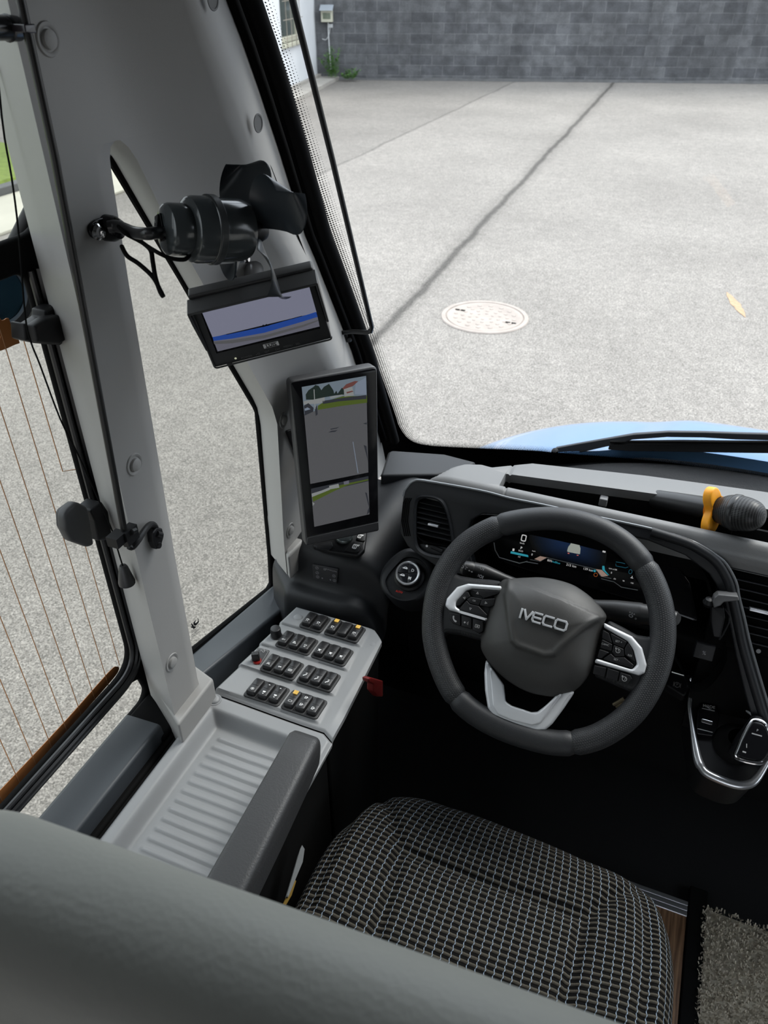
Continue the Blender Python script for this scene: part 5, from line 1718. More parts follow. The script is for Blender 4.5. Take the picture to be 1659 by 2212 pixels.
# U-shaped sun hood round the top and sides, its front lip raised towards the viewer
mb = MB()
hb = px2(LX, zl([(158, 385), (160, 342), (1030, 120), (1048, 175)]), -.036)
tl, tr_, br_, blf = [Vec(p) for p in lo]
vx = (tr_ - tl).normalized(); vy = Vec((-vx.y, vx.x))
if vy.dot(tl - blf) < 0: vy = -vy
g = .004
sec = []
for hh_ in (.010, -.018):
    sec.append([LX @ Vec((*(tl - vx * g - vy * .060), hh_ * .2)), LX @ Vec((*(tl - vx * g - vy * .012), hh_)), LX @ Vec((*(tl - vx * g + vy * g), hh_)), LX @ Vec((*(tr_ + vx * g + vy * g), hh_)), LX @ Vec((*(tr_ + vx * g - vy * .012), hh_)), LX @ Vec((*(tr_ + vx * g - vy * .060), hh_ * .2))])
ins = []
g = .001
for hh_ in (-.018, .010):
    ins.append([LX @ Vec((*(tl - vx * g - vy * .060), hh_ * .2)), LX @ Vec((*(tl - vx * g - vy * .012), hh_)), LX @ Vec((*(tl - vx * g + vy * g), hh_)), LX @ Vec((*(tr_ + vx * g + vy * g), hh_)), LX @ Vec((*(tr_ + vx * g - vy * .012), hh_)), LX @ Vec((*(tr_ + vx * g - vy * .060), hh_ * .2))])
mb.grid([ins[1], sec[0], sec[1], ins[0]], cu=True)
mb.build('sun_hood', pm('hood_plastic', (.035, .035, .036), .4, bump=.1, scale=1500), LU, bevel=.0012)
mb = MB()
c1 = (tl + tr_) / 2
mb.plate([rrect((tr_ - tl).length * 1.02, .026, .003, c1.x, c1.y - .006)], LX @ Matrix.Translation((0, 0, 0)) , .016, .002, off=-.018)
mb.build('rear_case', pm('rear_case_plastic', (.05, .05, .051), .45, bump=.1, scale=1500), LU)
mb = MB()
PL = lambda pts, mi, k: scr_poly(mb, LX, zl, pts, mi, .0003 + .00008 * k)
PL([(255, 468), (1005, 292), (1080, 600), (372, 770)], 10, 0)
PL([(268, 476), (1000, 296), (1055, 490), (345, 660)], 0, 1)
PL([(345, 658), (440, 640), (700, 585), (960, 515), (1052, 486), (1062, 520), (960, 552), (700, 628), (480, 668), (352, 684)], 1, 2)
PL([(352, 684), (480, 668), (700, 628), (960, 552), (1062, 520), (1076, 585), (380, 756)], 2, 1)
PL([(352, 690), (480, 678), (700, 645), (960, 575), (1065, 540), (1066, 548), (960, 590), (700, 665), (480, 700), (356, 706)], 4, 2)
PL([(440, 637), (700, 580), (955, 512), (955, 516), (700, 586), (440, 642)], 3, 3)
PL([(682, 582), (690, 572), (700, 580), (712, 568), (722, 574), (733, 570), (735, 578), (685, 590)], 3, 3)
mb.build('screen', [SCL, SCB, SCL2, BLK, SCA] + [BLK] * 5 + [BLKG], LU, recalc=False)
mb = MB()
p0 = Vec(px2(LX, zl([(692, 722)]))[0]); p1 = Vec(px2(LX, zl([(796, 697)]))[0])
rz = math.atan2((p1 - p0).y, (p1 - p0).x); pc = (p0 + p1) / 2; bw = (p1 - p0).length
BMx = LX @ Matrix.Translation((pc.x, pc.y, .0)) @ Matrix.Rotation(rz, 4, 'Z')
mb.plate([rrect(bw, bw * .34, bw * .05)], BMx, .0004, 0, 0, .0006)
mb.text('LUIS', BMx @ Matrix.Translation((0, 0, .0007)), bw * .36, 1, .00005, bold=.0002)
for a in (-1, 1): mb.plate([rrect(bw * .8, bw * .035, 0, 0, a * bw * .13)], BMx, .0001, 0, 1, .0008)
mb.build('brand_badge', [WHITE, BLK], LU)
mb = MB()
for s_, x, y in (('POWER', 578, 792), ('CH', 788, 740), ('MENU', 860, 718), ('SEL', 928, 702)):
    p = px2(LX, zl([(x, y)]))[0]
    mb.text(s_, LX @ Matrix.Translation((p[0], p[1], .0004)) @ Matrix.Rotation(rz, 4, 'Z'), .0042, 0, .00005)
for x, y, s_ in ((660, 770, -1), (710, 757, 1)):
    p = px2(LX, zl([(x, y)]))[0]
    mb.plate([circ(.0016, 14, *p), circ(.0011, 14, *p)], LX, .0001, off=.0005)
    mb.plate([[(p[0] + s_ * .0042, p[1] + s_ * .001), (p[0] + s_ * .0026, p[1] + .0010 + s_ * .0006), (p[0] + s_ * .0026, p[1] - .0010 + s_ * .0006)]], LX, .0001, off=.0005)
mb.build('monitor_print', pm('faint_print', (.13, .13, .13), .5), LU)
mb = MB()
p = px2(LX, zl([(502, 802)]))[0]
mb.plate([circ(.0014, 12, *p)], LX, .0006, off=.0006)
mb.build('power_light', em('power_led', (.4, .42, .30), 1), LU)
mb = MB()
bk_ = [at(*p, 'X', -.588) for p in ((548, 548), (575, 540), (600, 570), (585, 600), (560, 620), (500, 615), (520, 560))]
mb.loft([[p + Vec((-.012, .004, 0)) for p in bk_], bk_])
b0_ = LX @ Vec((.0, .03, -.018))
mb.tube([b0_, at(548, 580, 'X', -.585)], .014, 12)
brk = mb.build('mounting_bracket', BLK, LU)
mb = MB()
sc_ = at(534, 560, 'X', -.570)
mb.lathe([(0, .003), (.003, .003), (.005, .001), (.0055, -.002)], Matrix.Translation(sc_) @ Matrix.Rotation(math.pi / 2, 4, 'Y'), 16)
mb.tube([sc_, sc_ + Vec((-.02, 0, 0))], .004, 8)
mb.build('bracket_screw', CHROME, brk)

# ================================================================ fan on the pillar
e_r = Vec((math.cos(YAW), math.sin(YAW), 0))
e_f = Vec((-math.sin(YAW) * math.cos(PITCH), math.cos(YAW) * math.cos(PITCH), -math.sin(PITCH)))
e_u = e_r.cross(e_f)
FA = (e_r * .79 + e_f * .58 + e_u * .205).normalized()
F0 = ray(355, 496) * .79
fanmount = at(207, 497, 'X', XF)
FN_ = thing('fan', 'small dark grey electric fan with four blades on a curved arm from the pillar', 'fan', fanmount)
FX = frame(F0, e_u, FA) @ Matrix.Scale(.955, 4)            # x up, y across, z along the axle
gm = pm('glossy_grey_green_plastic', (.05, .057, .06), .16, spec=.7)
mb = MB()
k = .70
mb.lathe([(h_[0], h_[1] * k) for h_ in ((.034, .040), (.0355, .047), (.0355, .070), (.0365, .071), (.0365, .083), (.0350, .084), (.0345, .090), (.0338, .128), (.031, .138), (.024, .143), (.0, .143))], FX, 56)
mb.lathe([(h_[0], h_[1] * k) for h_ in ((.0, .036), (.029, .036), (.034, .040))], FX, 56)
mot = mb.build('motor_housing', gm, FN_, sharp=35)
mb = MB()
mb.lathe([(h_[0], h_[1] * k) for h_ in ((.0368, .0715), (.0374, .0725), (.0374, .0825), (.0368, .0835))], FX, 56)
mb.build('clamp_band', pm('band_plastic', (.04, .044, .046), .35), mot)
mb = MB()
mb.lathe([(h_[0], h_[1] * k) for h_ in ((.0, .0), (.0225, .0), (.0262, .003), (.0275, .008), (.0275, .032), (.026, .037))], FX, 48)
cap_ = mb.build('rear_cap', gm, FN_, sharp=35)
mb = MB()
sw_ = frame(FX @ Vec((.004, -.006, -.001)), (e_u * .95 + e_r * .05), -FA)
mb.plate([rrect(.026, .012, .001)], sw_, .002, .0004, off=.001)
mb.box((.006, 0, .002), (.012, .009, .004), M=sw_, R=Matrix.Rotation(.25, 4, 'Y'))
mb.build('rocker_switch', BLKG, cap_)
mb = MB()
mb.plate([circ(.0016, 12, -.006, .0), circ(.0011, 12, -.006, 0)], sw_, .0002, off=.0024); mb.plate([rrect(.003, .0006, .0002, .006, 0)], sw_, .0002, off=.0050)
mb.build('switch_print', WHITE, cap_)
mb = MB()
for j in range(5): mb.box(FX @ Vec((.0338 * math.cos(.45), -.0338 * math.sin(.45) + (j - 2) * .0028, .098 * k)), (.002, .0016, .006), R=FX.to_quaternion().to_matrix().to_4x4())
mb.build('rating_sticker', WHITE, mot)
hubz = .150 * k
mb = MB()
mb.lathe([(.0, hubz + .020), (.010, hubz + .018), (.014, hubz + .010), (.014, hubz - .008), (.0, hubz - .008)], FX, 24)
mb.build('blade_hub', BLK, FN_)
blm = pm('smoky_blade_plastic', (.028, .034, .040), .32, spec=.5)
for bi, a0 in enumerate((-78, 12, 102, 192)):
    mb = MB()
    nu, nv_ = 16, 12
    top_, bot_ = [], []
    for i in range(nu + 1):
        u_ = math.sin(math.pi / 2 * i / nu)
        r = .012 + .070 * u_
        hwid = (.34 + .28 * math.sin(min(1, u_ * 1.1) * math.pi * .55)) * math.sqrt(max(0.0004, 1 - max(0, (u_ - .45) / .55) ** 2.2))
        skew = .0
        rt, rb = [], []
        for j in range(nv_ + 1):
            v_ = j / nv_ * 2 - 1
            a = math.radians(a0) + skew + v_ * hwid
            z = hubz + .004 - v_ * (.020 - .003 * u_) * min(1, u_ * 2.5) + .006 * u_ + .004 * (1 - v_ * v_)
            p = FX @ Vec((r * math.cos(a), -r * math.sin(a), z))
            rt.append(p); rb.append(p + FA * .0014)
        top_.append(rt); bot_.append(rb)
    ring_ = lambda g_: g_[0] + [r_[-1] for r_ in g_[1:-1]] + g_[-1][::-1] + [r_[0] for r_ in g_[1:-1]][::-1]
    mb.grid(top_); mb.grid(bot_, flip=True)
    mb.grid([ring_(top_), ring_(bot_)], cv=True)
    mb.build('blade', blm, FN_, sharp=60)
# mount, arm and cables
mb = MB()
FMt = Matrix.Translation(fanmount) @ Matrix.Rotation(math.pi / 2, 4, 'Y')
mpl = px2(PM, [(187, 492), (196, 478), (215, 470), (242, 474), (250, 492), (240, 512), (215, 517), (194, 512)])
mb.plate([smooth(mpl, 3)], PM, .004, .001, off=.004)
b1 = at(228, 490, 'X', -.585)
mb.lathe([(.014, 0), (.0135, .010), (.010, .018), (.0, .020)], Matrix.Translation(at(230, 492, 'X', XF)) @ Matrix.Rotation(math.pi / 2, 4, 'Y'), 24)
mnt = mb.build('pillar_mount', BLKG, FN_)
mb = MB()
mb.lathe([(.0085, .004), (.0085, .006), (.006, .008), (.0055, .011), (.004, .012), (0, .0115)], Matrix.Translation(at(203, 500, 'X', XF)) @ Matrix.Rotation(math.pi / 2, 4, 'Y'), 20)
mb.build('mount_screw', CHROME, mnt)
mb = MB()
endp = F0 + FA * .012 - e_u * .004
arm_ = [at(234, 490, 'X', -.585), at(255, 489, 'X', -.575), ray(290, 502) * .80, ray(320, 505) * 0.7767, ray(345, 502) * 0.7910, endp]
mb.tube(smooth(arm_, 6, False), .0062, 14)
mb.build('arm', pm('satin_black_tube', (.02, .02, .021), .3), FN_)
mb = MB()
mb.tube(smooth([at(256, 489, 'X', -.57), ray(272, 505) * .795, ray(300, 520) * .805, ray(340, 545) * 0.7815, ray(370, 558) * 0.7910, ray(400, 560) * 0.8024, ray(412, 545) * 0.8100], 5, False), .0022, 8)
mb.tube(smooth([ray(263, 532) * .81, ray(275, 553) * .80, ray(300, 570) * .80, ray(330, 598) * .80, ray(345, 625) * .80, ray(353, 641) * .80], 5, False), .0024, 8)
mb.tube(smooth([ray(305, 522) * .803, ray(325, 540) * .80, ray(330, 565) * .80, ray(336, 600) * .80, ray(346, 630) * .80, ray(353, 641) * .80], 5, False), .0024, 8)
mb.build('cable', BLKM, FN_)

# ================================================================ blind guide rods, pull cord, latches
steelb = pm('black_lacquered_rod', (.010, .010, .010), .35)
R1 = thing('blind_guide_rod', 'bent black blind guide rod along the left edge of the windscreen', 'rod', onw(737, 735, -.05), 'sun blind guide rods')
mb = MB()
rp = [onw(612, -80, -.11), onw(634, 8, -.11), onw(718, 345, -.105), onw(794, 668, -.10), onw(803, 706, -.10), onw(801, 716, -.098), onw(792, 718, -.094), onw(760, 716, -.075), onw(738, 719, -.06), onw(733, 728, -.055)]
mb.tube(rp, .0042, 12)
mb.build('rod', steelb, R1)
mb = MB()
bx_ = [onw(*p, -.055) for p in ((724, 725), (730, 718), (744, 718), (752, 728), (748, 752), (740, 760), (728, 755))]
mb.loft([[p + Vec((-.012, .022, .0)) for p in bx_], bx_])
rb_ = mb.build('rod_bracket', BLK, R1, bevel=.002)
mb = MB()
for p in ((754, 735), (741, 752)):
    c_ = onw(*p, -.058); mb.lathe([(0, .004), (.004, .003), (.0045, -.004)], Matrix.Translation(c_) @ Matrix.Rotation(math.radians(80), 4, 'X'), 14)
mb.build('bracket_screw', pm('dark_screw', (.05, .05, .05), .3, metal=.6), rb_)

R2 = thing('blind_guide_rod', 'straight black blind guide rod down the rear edge of the grey pillar', 'rod', at(268, 1144, 'X', -.58), 'sun blind guide rods')
XR = -.582
mb = MB()
mb.tube([at(34, -50, 'X', XR), at(63, 84, 'X', XR), at(118, 338, 'X', XR), at(160, 560, 'X', XR), at(268, 1146, 'X', XR), at(274, 1178, 'X', XR)], .0042, 12)
mb.build('rod', steelb, R2)
mb = MB()
wq = Z_(0, 500, 2.765)
arm3 = [at(*p, 'X', x_) for p, x_ in zip(wq([(770, 1880), (790, 1885), (820, 1850), (860, 1790), (890, 1755), (915, 1750), (930, 1770)]), (-.582, -.580, -.578, -.582, -.588, -.592, -.596))]
mb.tube(smooth(arm3, 4, False), .0042, 10)
mb.box(at(*wq([(770, 1810)])[0], 'X', -.58), (.012, .022, .020)); mb.box(at(*wq([(700, 1835)])[0], 'X', -.585), (.016, .020, .014))
mb.tube([at(*wq([(785, 1795)])[0], 'X', -.573), at(*wq([(808, 1785)])[0], 'X', -.573)], .004, 8)
mb.build('rod_clip', BLK, R2, bevel=.0015)
mb = MB()
mb.plate([roundp(px2(PM, wq([(875, 1790), (900, 1760), (935, 1765), (945, 1810), (925, 1880), (900, 1890), (880, 1850)])), .002)], PM, .010, .002, off=.010)
mb.lathe([(0, .012), (.004, .012), (.005, .009), (.005, .0)], Matrix.Translation(at(*wq([(912, 1865)])[0], 'X', XF)) @ Matrix.Rotation(math.pi / 2, 4, 'Y'), 14)
mb.tube([at(*wq([(935, 1805)])[0], 'X', -.59), at(*wq([(962, 1812)])[0], 'X', -.59)], .0042, 10)
mb.build('rod_foot', BLK, R2)
zc = Z_(0, 0, 15.08)
mb = MB()
mb.plate([roundp(px2(PM, zc([(800, 790), (1140, 775), (1215, 1080), (1000, 1085), (840, 1060)]), .024), .001)], PM, .016, .001, off=.024)
mb.build('top_clip', pm('smoky_clip', (.03, .026, .03), .2), R2)
mb = MB()
tp = [at(*p, 'X', -.60) for p in zc([(-500, 900), (40, 900), (200, 910), (210, 912), (240, 915), (250, 915), (560, 930), (640, 935), (650, 935), (760, 945), (800, 945)])]
mb.tube(tp, [.0098, .0098, .0098, .0096, .0110, .0105, .0098, .0072, .0060, .0058, .004], 20)
mb.build('blind_roller_end', pm('roller_black', (.012, .013, .015), .25), R2, sharp=25)

PC = thing('pull_cord', 'thin black pull cord with a cone-shaped knob hanging beside the pillar', 'pull cord', at(272, 1240, 'X', -.64))
mb = MB()
cord = [at(*p, 'X', x_) for p, x_ in zip(wq([(-60, -1500), (11, -683), (69, -325), (110, 0), (150, 500), (185, 660), (240, 800), (360, 1120), (470, 1340), (560, 1540), (680, 1810), (700, 1890), (732, 1995)]), (-.66, -.66, -.66, -.66, -.655, -.65, -.66, -.66, -.655, -.65, -.62, -.625, -.63))]
mb.tube(smooth(cord, 4, False), .0011, 6)
mb.build('cord', BLKM, PC)
mb = MB()
ka, kb = at(*wq([(734, 1995)])[0], 'X', -.63), at(*wq([(760, 2105)])[0], 'X', -.63)
CT = frame(ka, (1, 0, 0), (kb - ka))
ln_ = (kb - ka).length
mb.lathe([(0, -.001), (.0045, 0), (.0062, .003), (.0115, ln_ * .88), (.0112, ln_ * .97), (.008, ln_), (0, ln_)], CT, 24)
mb.build('cone_knob', pm('dark_cone_plastic', (.03, .03, .032), .4), PC)

LH = thing('window_latch', 'rounded black window latch on the edge of the rear side window', 'latch', at(170, 1130, 'X', -.68))
LM2 = frame((-.69, 0, 0), (0, 1, 0), (1, 0, 0))
mb = MB()
mb.plate([roundp(px2(LM2, wq([(362, 1672), (440, 1610), (505, 1640), (520, 1720), (545, 1868), (505, 1882), (410, 1848), (372, 1780)]), .03), .014)], LM2, .014, .004, off=.036)
mb.plate([roundp(px2(LM2, wq([(350, 1670), (430, 1612), (480, 1640), (500, 1850), (400, 1845), (355, 1760)]), .02), .008)], LM2, .006, .002, off=.020)
grip = mb.build('grip', pm('latch_grey', (.045, .045, .047), .45, bump=.1, scale=1500), LH)
mb = MB()
mb.plate([roundp(px2(LM2, wq([(490, 1655), (560, 1600), (600, 1660), (622, 1790), (610, 1830), (540, 1835), (520, 1720)]), .01), .004)], LM2, .026, .003, off=.024)
mb.build('base_plate', BLK, LH)
CB = MB()
zt = Z_(0, 560, 10.06)
CB.plate([roundp(px2(LM2, zt([(500, 1375), (690, 1445), (960, 1270), (965, 1110), (1200, 990), (1330, 1300), (1450, 1740), (1300, 1870), (740, 1825), (530, 1765)]), .01), .003)], LM2, .022, .003, off=.012)
CB.plate([roundp(px2(LM2, zt([(690, 1445), (960, 1270), (1250, 1200), (1400, 1740), (1260, 1840), (760, 1800)]), .02), .003)], LM2, .014, .003, off=.024)
tag(CB.build('window_catch', BLK), 'chunky black plastic catch box on the heated side window frame', 'catch')
# round close-view mirror outside the rear side window
SM = thing('exterior_mirror', 'round black exterior mirror with bluish glass behind the rear side window', 'mirror', at(-15, 680, 'X', -.98))
mcn = at(-18, 632, 'X', -.98)
toc = (-mcn).normalized()
MM = frame(mcn, (0, .3, 1), toc + Vec((0, -.4, .3)))
mb = MB()
mb.lathe([(0, -.05), (.04, -.045), (.058, -.025), (.063, -.005), (.061, .003), (.052, .005), (.046, .0), (.044, -.005), (0, -.005)], MM, 48)
mb.build('mirror_housing', BLK, SM)
mb = MB()
mb.plate([circ(.0445, 40)], MM, .003, .0006, off=-.0015)
mb.build('mirror_glass', pm('blue_tinted_mirror', (.10, .22, .33), .03, metal=1), SM)
mb = MB()
mb.tube([mcn - toc * .03, mcn + Vec((.08, .10, .16)), Vec((-.76, .80, .25))], .014, 10)
mb.build('mirror_arm', BLK, SM)

# ================================================================ microphone and loose cables in the dash tray
zm = Z_(1040, 980, 2.68)
hc_ = at(*zm([(1478, 342)])[0], 'Z', -.722)
h0_ = at(*zm([(1130, 282)])[0], 'Z', -.755)
ax = (hc_ - h0_).normalized()
MC = thing('microphone', 'black handheld microphone with an orange anti-roll ring lying on the dashboard edge', 'microphone', h0_)
MX = frame(hc_, (0, 0, 1), ax)
Lm = (hc_ - h0_).length
mb = MB()
mb.lathe([(0, -Lm - .10), (.013, -Lm - .10), (.0155, -Lm - .09), (.0165, -Lm - .02), (.0172, -Lm + .0), (.0172, -Lm + .002), (.0182, -Lm * .45), (.0195, -.045), (.0195, -.03)], MX, 36)
mb.build('mic_body', pm('mic_body_black', (.02, .02, .02), .35), MC)
mesh_m = pm('mic_mesh', (.010, .010, .010), .4, metal=.3)
nt = mesh_m.node_tree; tcn = node(nt, 'ShaderNodeTexCoord')
mp_ = node(nt, 'ShaderNodeMapping'); mp_.inputs['Scale'].default_value = (46, 34, 1); mp_.inputs['Rotation'].default_value = (0, 0, .785)
nt.links.new(tcn.outputs['UV'], mp_.inputs[0])
ck = node(nt, 'ShaderNodeTexChecker'); ck.inputs['Scale'].default_value = 1.0; nt.links.new(mp_.outputs[0], ck.inputs['Vector'])
bp = node(nt, 'ShaderNodeBump'); bp.inputs['Strength'].default_value = 1; bp.inputs['Distance'].default_value = .0012
nt.links.new(ck.outputs['Fac'], bp.inputs['Height']); nt.links.new(bp.outputs[0], nt.nodes['Principled BSDF'].inputs['Normal'])
cr_ = node(nt, 'ShaderNodeMix'); cr_.data_type = 'RGBA'; cr_.inputs[6].default_value = (.003, .003, .003, 1); cr_.inputs[7].default_value = (.05, .05, .05, 1)
nt.links.new(ck.outputs['Fac'], cr_.inputs[0]); nt.links.new(cr_.outputs[2], nt.nodes['Principled BSDF'].inputs['Base Color'])
mb = MB()
pr_ = [(.0195, -.034), (.022, -.026), (.0265, -.016), (.0285, -.006), (.0288, .004), (.0278, .016), (.0245, .029), (.019, .038), (.011, .043), (.0, .045)]
pr_ = [tuple(p[:2]) for p in smooth([(a, b, 0) for a, b in pr_], 4, False)]
rows, uv = [], []
for i, (r, h) in enumerate(pr_):
    rows.append([MX @ Vec((max(r, 1e-5) * math.cos(2 * math.pi * k / 48), max(r, 1e-5) * math.sin(2 * math.pi * k / 48), h)) for k in range(49)])
    uv += [(k / 48 * 2, i / len(pr_)) for k in range(49)]
mb.grid(rows, uvs=uv)
mb.build('mic_grille', mesh_m, MC)
mb = MB()
mb.lathe([(.0287, -.006), (.0302, -.004), (.0302, .003), (.0288, .005)], MX, 48)
mb.build('grille_band', pm('mic_band', (.035, .035, .035), .3, metal=.4), MC)
mb = MB()
lob = []
for k in range(96):
    a = 2 * math.pi * k / 96
    lob.append(((.0320 + .0115 * math.cos(3 * a)) * math.cos(a + .3), (.0320 + .0115 * math.cos(3 * a)) * math.sin(a + .3)))
OT = MX @ Matrix.Translation((0, 0, -.030))
mb.plate([lob, circ(.0198, 40)], OT, .015, .003, off=.0)
org_m = pm('orange_silicone', (1.0, .40, .015), .45)
org_m.node_tree.nodes['Principled BSDF'].inputs['Subsurface Weight'].default_value = .35
org_m.node_tree.nodes['Principled BSDF'].inputs['Subsurface Radius'].default_value = (.01, .004, .001)
mb.build('anti_roll_ring', org_m, MC)
gcab = pm('grey_cable', (.20, .20, .21), .4)
def cable(pts, r, label):
    q = MB(); q.tube(smooth([at(*p, 'Z', -.80) for p in zm(pts)], 6, False), r, 8)
    tag(q.build('cable', gcab), label, 'cable', 'loose cables in the dash tray')
cable([(750, 195), (752, 220), (775, 255), (820, 288), (890, 310)], .0016, 'grey cable curving down across the dark dash tray towards the front edge')
cable([(735, 262), (760, 243), (800, 233), (858, 237)], .0014, 'short grey cable arching across the middle of the dash tray')
cable([(258, 188), (264, 172), (282, 162), (304, 158)], .0012, 'thin grey cable end at the left of the dash tray')
q = MB()
q.box(at(*zm([(706, 274)])[0], 'Z', -.775), (.014, .014, .016))
tag(q.build('cable_plug', pm('grey_plug', (.25, .25, .25), .5), bevel=.002), 'small grey plug at the front edge of the dash tray', 'plug')
# ================================================================ console by the window: storage tray and switch panel
ZC = -1.0
TRY = thing('storage_tray', 'grey ribbed storage tray between the window sill and the armrest', 'tray', (-.485, .55, -1.10))
def fronty(x):                      # seam with the switch panel; the right corner is cut back
    return .7065 - .004 * sst(-.62, -.40, x) - max(0, (x + .388)) * .6
mb = MB()
xs = [-.602 + i * .0025 for i in range(95)]
x1_ = -.368
def tz(x, y):
    e = min(sst(-.583, -.562, x), 1 - sst(-.41, -.395, x), 1 - sst(fronty(x) - .046, fronty(x) - .026, y), sst(.22, .24, y))
    z = ZC - .024 * e
    if e > .9:
        k = (y - .455) / .0170
        f = abs(k - round(k)) * .0170
        if -.552 < x < -.41 and .3 < y < .652:
            rr = 1 - sst(.0022, .0044, f)
            ex = sst(-.552, -.546, x)
            z += .0032 * rr * ex
    edge = min(x + .602, fronty(x) - y, x1_ - x)
    z -= .006 * (1 - sst(0, .008, edge)) ** 2
    return z
rows = []
N = 260
for j in range(N + 1):
    row = []
    for x in xs:
        y = .16 + (fronty(x) - .16) * j / N
        row.append(Vec((x, y, tz(x, y))))
    rows.append(row)
mb.grid(rows)
rim_ = [r[0] for r in rows] + rows[-1][1:] + [r[-1] for r in rows[::-1]][1:]
mb.grid([rim_, [p + Vec((0, 0, -.004)) for p in rim_], [p + Vec((-.002, 0, -.012)) for p in rim_]])
mb.build('tray_shell', GREYC, TRY, sharp=60)
mb = MB()
mb.box((-.486, .43, -1.30), (.212, .53, .54))
mb.build('tray_pedestal', BLKM, TRY, bevel=.006)
def ccap(px, py, parent, zc=ZC):
    c = at(px, py, 'Z', zc)
    q = MB()
    q.lathe([(.0125, .0002), (.012, .0010), (.0098, .0008), (.0093, .0004), (.0088, .002), (.0075, .0035), (.004, .0042), (0, .0044)], Matrix.Translation(c), 32)
    q.build('screw_cap', GREYC, parent)
ccap(463, 1512, TRY)

PNL = thing('switch_panel', 'grey angled switch panel carrying four rows of black rocker switches', 'switch panel', (-.48, .83, -1.10))
yb_ = .706
cornL = at(640, 1312, 'Z', ZC); cornR = at(800, 1352, 'Z', ZC)
# rows of the panel: each slopes up towards the driver and ends in a small moulded step
steps = [.712, .7735, .833, .8945, .96]
def pz(x, y):
    z = ZC
    inx = 1 - sst(-.412, -.402, x + (y - .8) * .03)
    for a, b in zip(steps, steps[1:]):
        if a <= y < b:
            t = (y - a) / (b - a)
            z += inx * (.0052 * (1 - t)) * sst(0, .05, t)
    # fold down along the right-hand edge and the front
    z -= .35 * max(0, x + .383) * sst(.7, .75, y)
    edge = min(x - (-.597 + (y - yb_) * .13), .95 - y)
    z -= .005 * (1 - sst(0, .007, edge)) ** 2
    return z
mb = MB()
rows = []
NX, NY = 96, 130
for j in range(NY + 1):
    row = []
    y = yb_ + (.951 - yb_) * j / NY
    xl = -.597 + (y - yb_) * .13
    xr = -.369 - (y - yb_) * .04 - max(0, y - .925) * 1.1
    for i in range(NX + 1):
        x = xl + (xr - xl) * i / NX
        fy = fronty(x) + .0012
        yy = fy + (.951 - fy) * j / NY
        row.append(Vec((x, yy, pz(x, yy) - .004 * (1 - sst(0, .006, yy - fy)) ** 2)))
    rows.append(row)
mb.grid(rows)
rim_ = [r[0] for r in rows] + rows[-1][1:] + [r[-1] for r in rows[::-1]][1:]
mb.grid([rim_, [p + Vec((.0, 0, -.010)) for p in rim_]])
mb.build('panel_shell', GREYC, PNL, sharp=60)
mb = MB()
mb.box((-.486, .82, -1.31), (.20, .22, .56))
mb.build('panel_pedestal', BLKM, PNL, bevel=.006)
zs_ = Z_(500, 1300, 4.608)
for q_ in ((664, 163), (1404, 437)): ccap(*zs_([q_])[0], PNL, ZC + .001 if q_[0] < 700 else ZC - .004)
RKM = pm('rocker_black', (.013, .013, .014), .38, bump=.08, scale=1500, spec=.45)
BZM = pm('bezel_charcoal', (.018, .018, .019), .55, bump=.1, scale=1500)
YEL = em('amber_indicator', (.78, .50, .10), 1)
SYM = pm('white_symbol', (.72, .72, .72), .5)
rowsY = {0: (.937, .903), 1: (.8785, .841), 2: (.8165, .7805), 3: (.757, .720)}
xsw = {0: [-.5205, -.4985, -.470, -.448, -.427], 1: [-.538, -.5155, -.4945, -.4665, -.445, -.425], 2: [-.5345, -.5125, -.4925, -.4635, -.442, -.422], 3: [-.5315, -.510, -.489, -.461, -.440, -.419]}
groups = {0: ((0, 1), (2, 4)), 1: ((0, 2), (3, 5)), 2: ((0, 2), (3, 5)), 3: ((0, 2), (3, 5))}
tilt = math.atan2(-.0052, .06)
def swframe(r, x, y): return Matrix.Translation((x, y, pz(min(x, -.43), y) + .0004)) @ Matrix.Rotation(tilt, 4, 'X')
icons = {}
